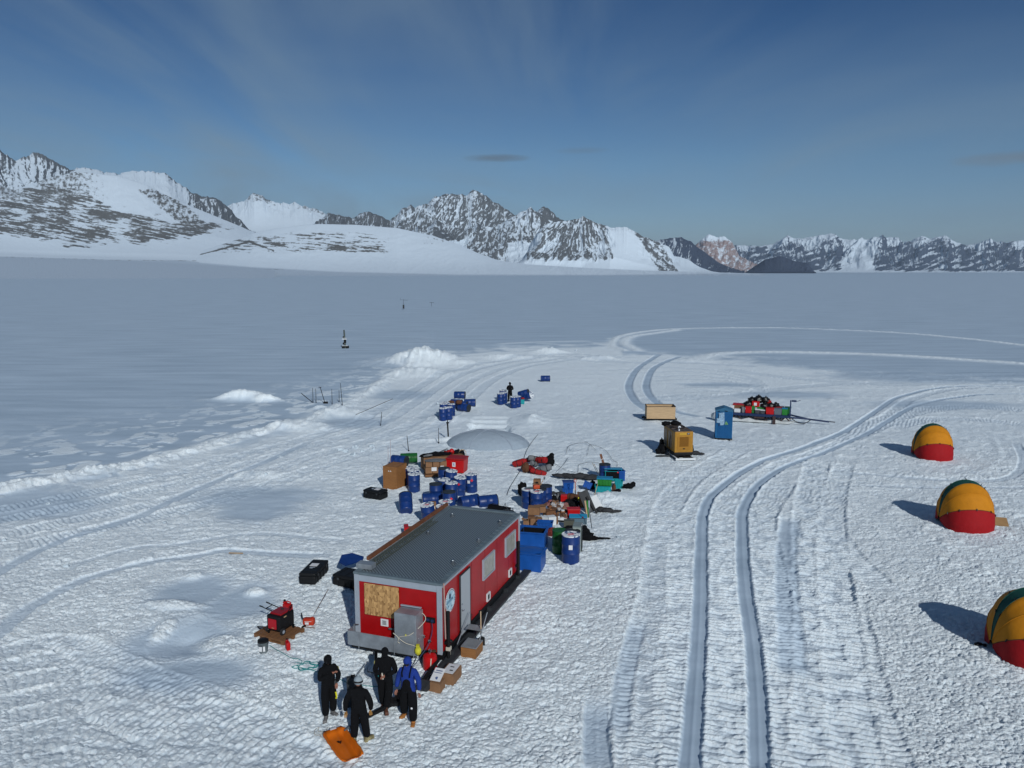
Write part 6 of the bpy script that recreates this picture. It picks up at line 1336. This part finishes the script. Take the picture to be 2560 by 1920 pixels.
    for i in range(74):
        px = R_.uniform(480, 730); py = R_.uniform(745, 925); 
        if px < 560 and py > 890: continue
        k = R_.choice([0, 0, 1, 1, 2, 3, 3, 4, 4, 5]); sz = R_.uniform(.10, .17)
        side = 'left' if px < 600 else 'right'; row = 'back' if py < 835 else 'front'
        m = M(); m.sph((0, 0, 0), sz, (1.05, .75, .55), (R_.uniform(-.5, .5), R_.uniform(-.5, .5), R_.uniform(0, 3)), 12, .35, i); m.box((0, 0, .02), (sz*1.3, sz*.9, sz*.6), (R_.uniform(-.4, .4), R_.uniform(-.4, .4), R_.uniform(0, 3)), bev=.015)
        o = obj('food_packet', m, cols[k], None, False); v = C(px, py); o.location = (v.x, v.y, v.z+.08+.20*max(0, 1-abs(px-610)/150)*R_.random()*1.6)
        tag(o, 'small %s food packet in the %s %s part of the loose packet heap' % (names[k], side, row), 'packet', 'loose food packets')
    t = thing('plastic_jar', 'clear jar with orange contents standing in front of the loose packets', 'jar', C(675, 880, .02), 0); m = M(); m.lathe([(.11, 0), (.12, .03), (.12, .24), (.09, .28)], 16); obj('body', m, cols[5], t, True); m = M(); m.lathe([(.095, .28), (.095, .33)], 16); obj('lid', m, WHITE, t, True)
    blob('white_sack', 'white plastic sack lying in front of the loose packets', 'sack', C(670, 920, .05), [(0, 0, 0, .2, (1.4, .8, .5)), (-.2, .1, .05, .14, (1.2, .8, .6))], WHITE, gp)
    m = M(); m.box((0, 0, .04), (.7, .12, .05), (0, .03, 0)); solo('plank', m, BLACK, 'flat black board lying in front of the white sack', 'plank', C(680, 945), radians(-4))
    # blue lid and grey boxes
    t = thing('grey_box', 'grey box with blue lid at the front right of the provisions pile', 'box', C(855, 945), radians(-3), gp); m = M(); m.box((0, 0, .14), (.82, .42, .26), bev=.01); obj('body', m, mat('blue_grey', (.10, .16, .20), .5), t); m = M(); m.box((0, .16, .30), (.88, .40, .05), (radians(8), 0, 0), bev=.01); obj('lid', m, mat('lid_blue', (.02, .28, .50), .35), t); m = M(); m.box((.22, -.05, .31), (.07, .07, .04)); obj('catch', m, REDP, t)
    # grey cabinet standing
    v = C(845, 1265); t = thing('grey_cabinet', 'tall narrow grey-green metal cabinet standing behind the big blue drum', 'cabinet', v, radians(-10)); m = M(); m.box((0, 0, .58), (.38, .62, 1.16)); obj('body', m, mat('cabinet_green_grey', (.20, .25, .25), .5, var=.15), t); m = M(); m.box((-.0, -.32, .60), (.34, .02, 1.02)); obj('door', m, mat('cabinet_door', (.32, .38, .36), .5), t); m = M(); m.box((.195, 0, .58), (.012, .60, 1.15)); m.box((.215, -.28, .58), (.02, .05, 1.18)); obj('edge_strip', m, BLACK, t)
    m = M(); m.box((.10, .0, .6), (.02, .3, 1.2)); solo('white_board', m, WHITE, 'thin white board standing against the right side of the grey cabinet', 'board', C(868, 1270), radians(-10))
    blob('black_sheet', 'big black sheet bundle behind the grey cabinet with a trailing end', 'sheet', C(950, 1140, .12), [(-.1, .35, .1, .34, (.8, 1.4, .7)), (0, 0, .0, .36, (1.0, 1.0, .55)), (.25, -.1, -.05, .24, (1.2, .8, .4)), (.62, -.02, -.09, .12, (2.4, .6, .4)), (.95, 0, -.1, .09, (1.6, .7, .5))], BFAB)
    blob('black_bag', 'black bag in the shade between the green drum and the grey cabinet', 'bag', C(755, 1050, .1), [(0, 0, 0, .2, (1.2, .8, .7))], BFAB)
    m = M(); m.box((0, 0, .2), (.5, .3, .4)); solo('olive_box', m, mat('olive_box', (.09, .095, .075), .6), 'dull olive box left of the grey cabinet', 'box', C(750, 1010), radians(-5))
    # leaning boards
    v = C(1010, 830); t = thing('dark_board', 'dark grey board leaning over at the right edge of the provisions pile', 'board', v, radians(10)); m = M(); m.box((-.2, .15, .55), (.50, .05, 1.15), (radians(-12), radians(-22), 0)); obj('board', m, DGREY, t); m = M(); m.box((-.0, -.02, .42), (.10, .06, 1.0), (radians(-12), radians(-30), 0)); obj('edge', m, BLACK, t)
    v = C(1075, 790); m = M(); m.box((-.05, .1, .32), (.45, .04, .75), (radians(-35), radians(-20), 0)); solo('white_board', m, WHITE, 'white board leaning beside the dark board at the edge of the pile', 'board', v, radians(14))
    for (a, b, lab, mt) in (((945, 740), (945, 540), 'thin dark pole upright among the provisions', DGREY), ((1015, 1010), (975, 780), 'thin dark pole leaning on the right edge of the pile', DGREY), ((1040, 660), (1075, 550), 'pale shovel handle leaning behind the dark board', PALE), ((940, 850), (935, 760), 'pale stick standing in the provisions pile', PALE), ((975, 860), (950, 720), 'brown lath leaning behind the dark board', CRATE)):
        p = C(*a); D = p.y*cos(PITCH)+H*sin(PITCH); h = (a[1]-b[1])/4.608*D/FPX*1.06; dx = (b[0]-a[0])/4.608*D/FPX; m = M(); m.cyl((0, 0, -.1), (dx, 0, h), .018, n=6); solo('marker_pole', m, mt, lab, 'pole', p)
    t = thing('skis', 'green and pale skis standing together in the pile', 'skis', C(965, 880), 0); [obj('ski', M().box((k*.07, 0, .4), (.07, .02, .95), (0, .06*k-.1, 0)), m_, t) for k, m_ in ((-1, PALE), (0, GREEN), (1, GREY))]
    blob('black_tarp', 'dark grey tarpaulin lying on the snow right of the leaning boards', 'tarp', C(1170, 825, .08), [(-.25, .05, .02, .18, (1.2, .9, .8)), (.05, 0, 0, .24, (1.5, .8, .5)), (.5, -.06, -.04, .16, (2.0, .6, .4))], CHAR)
    # tubs by the cabin
    t = thing('blue_tub', 'big open blue tub with black lining behind the far corner of the cabin', 'tub', at(1332, 1365), radians(-12)); m = M(); m.tub((0, 0, 0), (1.30, 1.05, .72), wall=.05, taper=.90, rim=.05); obj('tub', m, BLUEB, t); m = M(); m.box((0, 0, .36), (1.02, .80, .03)); m.box((.02, .42, .5), (1.0, .03, .3)); m.box((-.5, 0, .5), (.03, .7, .3)); obj('lining', m, BFAB, t)
    t = thing('blue_tub', 'lower big blue tub with bulging side nearest the far corner of the cabin', 'tub', at(1324, 1420), radians(-16)); m = M(); m.tub((0, 0, 0), (1.25, .95, .74), wall=.05, taper=.92, rim=.05); obj('tub', m, BLUEB, t); m = M(); m.sph((0, 0, .72), .5, (1.15, .85, .10), lump=.15, seed=6); obj('cover', m, BLUEB, t, True)
    tubbox('blue_bin', 'blue bin in front of the white cartons by the big open tub', C(475, 1045), radians(-8), (.75, .5, .4), BLUEB, None, 'bin', 'blue bins')
    duffel('dark red holdall lying left of the green drum', C(545, 1110, .05), radians(20), mat('maroon_bag', (.14, .02, .015), .8), .55, .19, None) if False else blob('red_sack', 'dark red sack lying left of the green drum', 'sack', C(550, 1105, .15), [(0, 0, 0, .22, (1.2, .8, .9))], mat('maroon_bag', (.14, .02, .015), .8))
    # blocks of snow tossed right of the pile
build_camp_right()

# ------------------------------------------------------------------ far equipment
s7 = lambda x, y: (1580+x/4.254, 940+y/4.254)
def build_far():
    # plywood box on skid
    v = at(1653, 1052); t = thing('plywood_box', 'large open pale plywood box standing on a black skid', 'box', (v.x, v.y+.6, v.z), radians(-3))
    X, Y, Z = 2.30, 1.25, .98; m = M()
    m.box((0, -Y/2, .14+Z/2), (X, .03, Z)); m.box((0, Y/2, .14+Z/2), (X, .03, Z)); m.box((-X/2+.016, 0, .14+Z/2), (.03, Y-.04, Z)); m.box((X/2-.016, 0, .14+Z/2), (.03, Y-.04, Z)); m.box((0, 0, .17), (X-.08, Y-.08, .03)); obj('panel', m, PALE, t)
    m = M(); z = .14+Z+.015; m.box((0, -Y/2, z), (X+.06, .06, .03)); m.box((0, Y/2, z), (X+.06, .06, .03)); m.box((-X/2, 0, z), (.06, Y-.07, .03)); m.box((X/2, 0, z), (.06, Y-.07, .03))
    obj('rim', m, BLACK, t)
    m = M(); m.box((0, -.3, .07), (X+.35, .30, .11)); m.box((-.05, .35, .07), (X+.45, .30, .11)); m.box((-X/2-.1, 0, .1), (.1, 1.2, .1)); obj('skid', m, BLACK, t)
    blob('brown_sack', 'brown-red sacks inside the open plywood box', 'sack', (v.x+.6, v.y+.95, v.z+.75), [(-.2, 0, 0, .25, (1.3, .9, .8)), (.25, 0, 0, .22, (1.2, .9, .8))], BRNB)
    # yellow generator
    v = at(1703, 1149); rz = radians(7); t = thing('diesel_generator', 'big mustard yellow generator housing with louvred grille standing on a skid', 'generator', (v.x+.05, v.y+1.35, v.z), rz)
    X, Y, Z0, Z = 1.22, 2.3, .42, 1.36
    m = M(); m.box((0, 0, Z0+Z/2), (X, Y, Z), bev=.03); obj('body', m, YEL, t)
    m = M(); m.box((0, -Y/2-.012, Z0+Z*.44), (.88, .02, Z*.62), bev=.006); fr = obj('front_panel', m, mat('yellow_panel', (.36, .17, .018), .5), t)
    m = M()
    for k in range(11): m.box((0, -Y/2-.028, Z0+.42+k*.058), (.60, .03, .024), (radians(35), 0, 0))
    obj('louvre', m, mat('louvre_brown', (.20, .085, .014), .5), fr)
    m = M(); m.box((0, -Y/2-.025, Z0+.25), (.13, .02, .07)); obj('latch', m, BLACK, fr)
    m = M(); m.box((-.08, -Y/2-.010, Z-.0+Z0-.14), (.46, .012, .12)); pl = obj('name_plate', m, mat('plate_yellow', (.60, .34, .04), .5), t); m = M(); m.box((-.08, -Y/2-.018, Z+Z0-.14), (.34, .006, .035)); obj('plate_bar', m, mat('plate_olive', (.40, .28, .02), .5), pl)
    m = M(); m.box((.28, -Y/2-.012, Z+Z0-.13), (.17, .014, .12)); lg = obj('logo_plate', m, BLACK, t)
    # three white letters C A T
    m = M(); zz = Z+Z0-.13; yy = -Y/2-.021
    def bar(x, z, w, h, r=0): m.box((x, yy, z), (w, .006, h), (0, r, 0))
    bar(.228, zz, .012, .05); bar(.240, zz+.022, .026, .011); bar(.240, zz-.022, .026, .011)
    bar(.268, zz, .010, .056, .25); bar(.288, zz, .010, .056, -.25); bar(.278, zz-.008, .02, .009)
    bar(.322, zz+.022, .04, .011); bar(.322, zz-.004, .012, .045); obj('lettering', m, PAPER, lg)
    m = M(); m.box((0, 0, Z0+Z+.02), (X-.04, Y-.06, .04), bev=.01); m.box((0, -.2, Z0+Z+.055), (X-.1, .04, .03)); obj('roof', m, BROWNR, t)
    m = M(); m.cyl((-.28, -.95, Z0+Z+.03), (-.28, -.95, Z0+Z+.22), .05, n=12); m.sph((-.28, -1.0, Z0+Z+.27), .10, (1, .8, 1)); ex = obj('exhaust', m, PAPER, t, True); m = M(); m.cyl((-.28, -1.07, Z0+Z+.25), (-.28, -1.10, Z0+Z+.24), .05, n=12); obj('exhaust_opening', m, BLACK, ex)
    m = M(); m.tube([tuple(p) for p in spline([(-.5, .3, Z0+Z+.06), (-.2, -.3, Z0+Z+.08), (.2, -.35, Z0+Z+.08), (.45, .1, Z0+Z+.07), (.2, .5, Z0+Z+.08), (-.3, .4, Z0+Z+.08), (-.55, -.2, Z0+Z+.06), (-.66, -.3, Z0+.8), (-.7, -.4, Z0+.2), (-.75, -.6, .1)], .1)], .022, 6); obj('roof_cable', m, BLACK, t)
    m = M(); m.box((-X/2-.01, -.2, Z0+Z*.5), (.02, .7, Z*.8)); m.box((-X/2-.01, .7, Z0+Z*.5), (.02, .6, Z*.8)); m.box((-X/2-.02, -.2, Z0+Z*.65), (.02, .3, .3)); obj('side_door', m, mat('side_brown', (.28, .20, .13), .5, var=.5, vscale=5), t)
    m = M(); m.box((0, 0, .30), (X-.04, Y-.05, .24), bev=.04); obj('base_frame', m, BLACK, t)
    m = M(); m.box((-.50, -.15, .10), (.14, Y+.75, .14)); m.box((.42, -.15, .10), (.14, Y+.7, .14)); m.box((.1, -Y/2-.30, .19), (.55, .3, .04)); obj('skid', m, BLACK, t)
    m = M(); m.box((-.04, -Y/2-.52, .10), (1.32, .06, .13)); m.box((-.62, -.2, .17), (.07, Y+.6, .03)); obj('white_edge', m, WHITE, t)
    P = Matrix.Translation(t.location) @ Matrix.Rotation(rz, 4, 'Z')
    def on(x, y, z): return P @ Vector((x, y, z))
    blob('black_cover', 'black cover heaped on the far top of the yellow generator', 'cover', on(-.1, 1.0, Z0+Z+.12), [(-.4, 0, 0, .22, (1.4, 1, .8)), (.2, .05, .03, .22, (1.4, 1, .8)), (.5, .1, -.02, .14, (1, 1, .8))], BFAB)
    blob('black_cover', 'black cover bundled on the snow at the left side of the yellow generator', 'cover', on(-.95, .4, .30), [(0, 0, 0, .32, (.9, 1.3, 1)), (-.25, -.15, -.1, .22, (1, 1, .8)), (.05, .4, .35, .22, (.7, 1, 1.4))], BFAB)
    blob('black_cover', 'black cover trailing on the snow at the right side of the yellow generator', 'cover', on(.95, -.1, .18), [(-.1, 0, .2, .24, (.8, 1, 1.5)), (.2, -.05, -.05, .22, (1.5, .8, .6)), (.6, -.1, -.1, .12, (1.8, .8, .6))], CHAR)
    m = M(); m.box((0, 0, .08), (.9, .12, .10)); solo('timber', m, DGREY, 'short dark timber on the snow left of the yellow generator skid', 'timber', on(-1.2, -.55, 0), rz)
    # portable toilet
    v = at(1813, 1099); t = thing('portable_toilet', 'bright blue portable toilet with pitched roof standing alone on the snow', 'toilet', (v.x, v.y+.6, v.z-.02), radians(-13))
    m = M(); m.box((0, 0, 1.06), (1.16, 1.14, 1.96), bev=.02)
    for x in (-.55, .55):
        for y in (-.54, .54): m.box((x, y, 1.06), (.10, .10, 1.97), bev=.02)
    m.box((0, -.54, .12), (1.2, .10, .10)); obj('wall', m, TOILET, t)
    m = M(); m.poly([(-.63, 2.04), (.63, 2.04), (.63, 2.12), (0, 2.33), (-.63, 2.12)], -.60, .60, Matrix.Rotation(pi/2, 4, 'X')); r = obj('roof', m, mat('toilet_roof', (.03, .13, .24), .5), t)
    m = M(); m.poly([(.02, 2.08), (.22, 2.04), (.22, 2.09), (.02, 2.13)], .602, .612, Matrix.Rotation(pi/2, 4, 'X')); m.poly([(-.45, 2.02), (-.3, 2.06), (-.3, 2.10), (-.45, 2.06)], .602, .612, Matrix.Rotation(pi/2, 4, 'X')); obj('roof_vent', m, BLACK, r)
    m = M(); m.box((.03, -.585, 1.04), (.86, .03, 1.78), bev=.01); m.box((.03, -.605, 1.50), (.66, .02, .62), bev=.008); m.box((-.14, -.605, .62), (.28, .02, .85), bev=.008); m.box((.23, -.605, .62), (.26, .02, .85), bev=.008); d = obj('door', m, mat('toilet_door', (.005, .085, .24), .42, var=.08), t)
    m = M(); m.box((-.34, -.61, 1.05), (.04, .03, .14)); obj('door_handle', m, NAVY, d)
    m = M(); m.box((.12, -.62, 1.24), (.03, .012, .22), (0, .35, 0)); m.box((.17, -.62, 1.24), (.03, .012, .22), (0, -.4, 0)); m.box((.24, -.62, 1.20), (.025, .012, .16), (0, -.5, 0)); m.box((.17, -.62, 1.13), (.24, .012, .02)); obj('green_sign', m, mat('sign_green', (.25, .50, .10), .5), d)
    m = M(); m.box((0, 0, .045), (1.24, 1.22, .09)); obj('base', m, BLACK, t)
    m = M(); b = m.bm
    for k, (x0, x1, z0, z1) in enumerate(((-.32, -.08, 1.05, 1.95), (-.20, .02, 1.12, 1.98), (-.52, -.22, 1.22, 1.55), (-.36, -.20, 1.45, 1.9))): m.box(((x0+x1)/2, -.635-.006*k, (z0+z1)/2), (x1-x0, .02, z1-z0), (0, .10*(k-1.5), 0), bev=.008)
    solo('plastic_sheet', m, mat('frosted_film', (.26, .40, .54), .3, var=.5, vscale=9, bump=.05, bscale=7), 'crumpled translucent plastic sheet hanging on the door of the blue toilet', 'sheet', t.location, radians(-13))
    # cargo sled
    A = Vector((*G(*s7(1085, 385), .72), 0)); Bq = Vector((*G(*s7(1685, 420), .72), 0)); Lg = (Bq-A).length; az = atan2(Bq.y-A.y, Bq.x-A.x); A2 = A-(Bq-A).normalized()*.45
    v = Vector((A2.x, A2.y, gz(A2.x, A2.y))); t = thing('cargo_sledge', 'long dark blue cargo sledge with tow bar loaded with boxes and black bags', 'sledge', v, az); Lg += .45
    Wd = 1.9; dz = .66
    m = M(); m.box((Lg/2, Wd/2, dz), (Lg, Wd, .06)); m.box((Lg/2, .03, dz-.09), (Lg, .10, .16)); m.box((Lg/2, Wd-.03, dz-.09), (Lg, .10, .16)); obj('deck', m, NAVY, t)
    m = M()
    for x in (.6, 1.9, 3.2, 4.4):
        m.tube([(x-.4, .25, .12), (x, .25, dz-.15), (x+.4, .25, .12)], .06, 6); m.tube([(x-.4, Wd-.25, .12), (x, Wd-.25, dz-.15), (x+.4, Wd-.25, .12)], .06, 6)
    m.box((3.55, .0, .25), (.22, .2, .7)); m.box((2.4, .1, .42), (.8, .1, .2)); obj('strut', m, mat('rust_navy', (.05, .03, .03), .6), t)
    for y in (.15, Wd-.15):
        m = M(); m.poly([(-.2, .0), (Lg-.1, .0), (Lg+.35, .22), (Lg+.25, .25), (Lg-.6, .16), (Lg-1.2, .30), (Lg-1.8, .14), (2.1, .16), (1.6, .32), (1.0, .15), (.3, .28), (-.2, .1)], -.12, .12, Matrix.Translation((0, y, .0)) @ Matrix.Rotation(pi/2, 4, 'X')); obj('runner', m, mat('white_runner', (.55, .58, .58), .6, var=.15), t)
    m = M(); m.tube([(Lg-.1, .3, dz-.15), (Lg+1.3, Wd/2, .35), (Lg+2.9, Wd/2+.02, .22)], .07, 6); m.tube([(Lg-.1, Wd-.3, dz-.15), (Lg+1.3, Wd/2, .35)], .07, 6); tb = obj('tow_bar', m, NAVY, t); m = M(); m.cyl((Lg+2.4, Wd/2+.02, .25), (Lg+3.35, Wd/2+.03, .22), .035, n=8); m.tube([tuple(p) for p in spline([(Lg+.1, .4, .4), (Lg+.6, .3, .12), (Lg+1.1, .4, .10), (Lg+1.5, .7, .3)], .1)], .03, 6); obj('tow_eye', m, BLACK, tb)
    m = M(); m.box((Lg-.03, .06, dz+.62), (.10, .10, 1.3)); m.box((Lg+.22, .06, dz+1.22), (.36, .12, .14), bev=.03); m.cyl((Lg+.4, .06, dz+1.2), (Lg+.7, .06, dz+1.3), .02, n=6); obj('post', m, NAVY, t)
    T = Matrix.Translation(v) @ Matrix.Rotation(az, 4, 'Z')
    def on(x, y, z=dz+.03): return T @ Vector((x, y, z))
    k = Lg-.45; X = lambda px: .45+(px-1085)/600*k
    gp = 'load on the cargo sledge'
    def cb(lab, px, y, d, m_, lm=None, z=0, rz=0, nm='storage_box'):
        t = thing(nm, lab, 'box', on(X(px), y, dz+.03+z), az+rz, gp); m = M(); m.box((0, 0, d[2]/2), d, bev=.015, taper=.94); obj('body', m, m_, t)
        if lm: m = M(); m.box((0, 0, d[2]+.02), (d[0]+.03, d[1]+.03, .05), bev=.01); obj('lid', m, lm, t)
        return t
    DRED = mat('dark_red_lid', (.32, .01, .012), .5)
    cb('large red box with brown lower half at the left end of the sledge', 1130, 1.0, (.95, .8, .55), CARD2, REDP)
    cb('white box at the left front of the sledge beside the blue toilet', 1118, .35, (.50, .4, .28), WHITE)
    cb('pale tilted box right of the white box on the sledge', 1175, .35, (.22, .4, .45), GREYB, None, 0, .3)
    cb('small pale box behind the blue toilet at the left end of the sledge', 1062, .7, (.25, .4, .5), WHITE)
    cb('bright red box at the front edge of the sledge, left one', 1238, .35, (.48, .45, .48), REDP, REDP)
    cb('narrow bright green box right of the left red box on the sledge', 1290, .45, (.24, .4, .50), GREEN, GREEN)
    cb('black and white box at the front middle of the sledge, left one', 1335, .3, (.36, .36, .30), mat('dark_print', (.06, .06, .07), .5, var=.6, vscale=14), WHITE)
    cb('black and white box at the front middle of the sledge, right one', 1390, .3, (.36, .36, .28), mat('dark_print', (.06, .06, .07), .5), WHITE)
    cb('flat green box behind the black and white boxes on the sledge', 1380, .7, (.75, .3, .42), GREEN, GREEN)
    cb('bright red box at the front right of the sledge', 1468, .33, (.62, .5, .48), REDP, REDP)
    cb('grey box right of the front right red box on the sledge', 1552, .33, (.58, .5, .46), mat('box_grey', (.12, .15, .18), .5), mat('box_grey', (.12, .15, .18), .5))
    cb('dark red box behind the grey box on the sledge', 1570, .95, (.62, .5, .50), REDP, DRED)
    cb('bright green box with blue label at the right end of the sledge', 1624, .35, (.42, .45, .50), GREEN, TEALL)
    cb('dark green box at the right rear of the sledge', 1655, 1.0, (.5, .5, .50), DGREEN, DGREEN)
    t = thing('red_canister', 'red container with white cross label among the black bags on the sledge', 'container', on(X(1310), .95, dz+.45), az, gp); m = M(); m.box((0, 0, .22), (.6, .5, .5), bev=.04); obj('body', m, REDP, t); m = M(); m.box((-.02, -.255, .25), (.22, .012, .24)); obj('label', m, PAPER, t)
    for i, (px, y, z, r, lab) in enumerate(((1225, .8, .62, .30, 'black rubbish bag at the left of the heap on the sledge'), (1262, 1.2, .95, .26, 'black rubbish bag at the upper left of the heap on the sledge'), (1335, 1.25, 1.0, .34, 'tall black rubbish bag at the top of the heap on the sledge'), (1412, 1.2, .98, .30, 'black rubbish bag at the upper right of the heap on the sledge'), (1408, .85, .52, .34, 'big black rubbish bag in the middle front of the heap on the sledge'), (1475, .9, .58, .26, 'black rubbish bag left part of the long pair on the sledge'), (1525, .95, .60, .28, 'black rubbish bag at the right end of the heap on the sledge'))):
        p = on(X(px), y, dz+z); m = M(); m.sph((0, 0, 0), r, (1.15, 1, .95), lump=.3, seed=i); m.sph((.02, 0, r*.95), r*.22, (1, 1, 1.3), lump=.3, seed=i+5)
        solo('rubbish_bag', m, mat('bin_liner', (.008, .008, .009), .32, bump=.03, bscale=9), lab, 'bag', p, group=gp, smooth=True)
    blob('red_bag', 'red bag between the black bags on the right side of the sledge', 'bag', on(X(1450), 1.2, dz+.8), [(0, 0, 0, .22, (1, 1, 1))], REDB, gp)
    v = at(*s7(868, 455)); t = thing('white_drum', 'white drum lying on its side in the snow left of the blue toilet', 'drum', (v.x, v.y, v.z+.25), rot=(radians(80), 0, radians(20))); m = M(); m.lathe([(.27, 0), (.29, .04), (.29, .4), (.30, .42), (.29, .44), (.29, .82), (.26, .86)], 24); obj('body', m, WHITE, t, True); m = M(); m.lathe([(.06, -.02), (.06, .01)], 12, (.1, .1, 0)); obj('bung', m, DGREY, t)
    # tents
    def tent(label, px, py, rz):
        v = at(px, py); t = thing('dome_tent', label, 'tent', (v.x, v.y, v.z-.05), rz, 'clam shaped yellow, red and green tents')
        a, b, c = 1.15, 1.42, 1.94
        def P(th, ph):
            s = abs(sin(th))**.62; cth = cos(th); sag = 1-.025*abs(sin((ph-.05)*180/pi/24*pi/1.0))**1
            return (a*cth*(1-.05*s), -b*s*cos(ph)*sag*1.02, .22+c*s*sin(ph)*sag)
        def lune(p0, p1, off=0.0, n=8, m=None):
            m = m or M(); nt_ = 30; g = []
            for i in range(nt_+1):
                th = pi*(.006+.988*i/nt_); row = []
                for k in range(n+1):
                    q = P(th, radians(p0+(p1-p0)*k/n)); q = Vector(q); cc = Vector((0, 0, .22)); q = cc+(q-cc)*(1+off); row.append(m.bm.verts.new(q))
                g.append(row)
            for i in range(nt_):
                for k in range(n): m.bm.faces.new((g[i][k], g[i+1][k], g[i+1][k+1], g[i][k+1]))
            return m
        for p0, p1, mt, nm in ((-12, 27, REDT, 'front_skirt'), (27, 54, YELT, 'front_panel'), (54, 79, YELT, 'upper_panel'), (79, 98, GRNT, 'arch_panel'), (98, 148, YELT, 'rear_panel'), (148, 192, REDT, 'rear_skirt')):
            obj(nm, lune(p0, p1), mt, t, True)
        for ph in (27, 54, 79, 98, 148):
            m = M(); pts = [Vector(P(pi*(.006+.988*i/24), radians(ph)))*1.0 for i in range(25)]; cc = Vector((0, 0, .22)); m.tube([cc+(q-cc)*1.004 for q in pts], .014, 5); obj('seam', m, YELT if ph in (54, 148) else (BRNB if ph == 27 else GRNT), t, True)
            for i in (3, 7, 12, 17, 21):
                if ph in (54, 148): continue
                q = cc+(pts[i]-cc)*1.015; obj('toggle', M().box(q, (.03, .03, .11), (R_.uniform(-.4, .4), R_.uniform(-.4, .4), 0)), BLACK, t)
        return t
    tent('farthest yellow and red dome tent with green arch, upper right of the camp', 2329, 1140, radians(-10))
    tent('middle yellow and red dome tent with green arch, beside a wooden board', 2410, 1311, radians(-10))
    tent('nearest yellow and red dome tent with green arch, cut by the right edge', 2574, 1634, radians(-10))
    v = at(2500, 1312); m = M(); m.box((0, 0, .16), (.62, .05, .55), (radians(-62), 0, 0)); solo('plywood_sheet', m, WOOD, 'small plywood board lying at the right side of the middle tent', 'board', v, radians(-18))
    blob('dark_gloves', 'small dark item lying in the shadow left of the nearest tent', 'item', at(2445, 1618, .04), [(0, 0, 0, .09, (1.5, 1, .6)), (.16, -.08, 0, .07, (1, 1, .6))], BLACK)
    # snow-buried dome
    v = at(1218, 1118); t = thing('fabric_dome', 'low grey-white fabric dome half buried in the snow', 'dome', (v.x, v.y+1.0, v.z-.15), radians(-6))
    m = M(); rx, ry, hz = 3.0, 1.9, 1.2; q = bmesh.new(); bmesh.ops.create_icosphere(q, subdivisions=3, radius=1)
    bmesh.ops.bisect_plane(q, geom=q.verts[:]+q.edges[:]+q.faces[:], plane_co=(0, 0, -.02), plane_no=(0, 0, 1), clear_inner=True)
    for vv in q.verts: vv.co = Vector((vv.co.x*rx*(1+.0*vv.co.z), vv.co.y*ry, vv.co.z**1.0*hz))
    m._add(q); obj('canopy', m, DOMEM, t)
    m = M()
    for az_ in (0, 60, 120):
        a_ = radians(az_+10); pts = [(rx*cos(a_)*cos(u)*1.006, ry*sin(a_)*cos(u)*1.006, hz*sin(u)*1.006) for u in [pi*k/20 for k in range(21)]]; m.tube(pts, .02, 5)
    obj('rib', m, mat('dome_seam', (.32, .38, .46), .8), t)
    # bits around the far drums
    t = tubbox('turquoise_bucket', 'turquoise bucket with red top right of the lone person', at(1306, 1008), 0, (.42, .4, .42), TEAL, None, 'bucket', None, False); m = M(); m.sph((0, 0, .48), .2, (1, 1, .5), lump=.2); obj('red_top', m, REDB, t)
    blob('brown_sack', 'brown sacks lying on the dug-in blue drums', 'sack', at(1137, 1026, .78), [(-.3, 0, 0, .22, (1.3, .8, .7)), (.35, 0, 0, .24, (1.3, .8, .8))], BRNB)
build_far()
# loose snow blocks
def build_blocks():
    gp = 'broken snow blocks'
    q = lambda x, y: (500+x/2.765, 740+y/2.765)
    m0 = mat('snow_block', (.60, .70, .77), .6, bump=.09, bscale=7)
    P = [(q(970, 1060), .9), (q(1010, 1075), .8), (q(1075, 1050), .9), (q(1120, 1070), .7), (q(1185, 1040), .8), (q(1060, 1095), .8), (q(1200, 1060), .7), (q(1450, 1095), .5),
         ((468, 1283), .45), ((412, 1305), .45), ((505, 1308), .4), ((10, 1350), .45), ((165, 1412), .5), ((650, 1210), .5), ((665, 1190), .4), ((1545, 1345), .4),
         ((1520, 1235), .35), ((1560, 1255), .3), ((930, 1385), .2), ((1095, 1010), .6), ((1180, 990), .5), ((1380, 880), .8), ((1440, 875), .7), ((700, 1140), .6), ((560, 1180), .5), ((300, 1235), .5), ((120, 1260), .5)]
    for i, ((px, py), s) in enumerate(P):
        v = at(px, py); b = M(); b.box((0, 0, 0), (s*.42, s*.34, s*.28), (R_.uniform(-.5, .5), R_.uniform(-.3, .3), R_.uniform(0, 3)), bev=s*.09)
        for q_ in b.bm.verts: q_.co += Vector((R_.uniform(-1, 1), R_.uniform(-1, 1), R_.uniform(-1, 1)))*s*.05
        o = obj('snow_block', b, m0, None, False); o.location = (v.x, v.y, v.z+s*.0)
        tag(o, 'broken lump of snow lying on the churned snow', 'snow block', gp)
build_blocks()
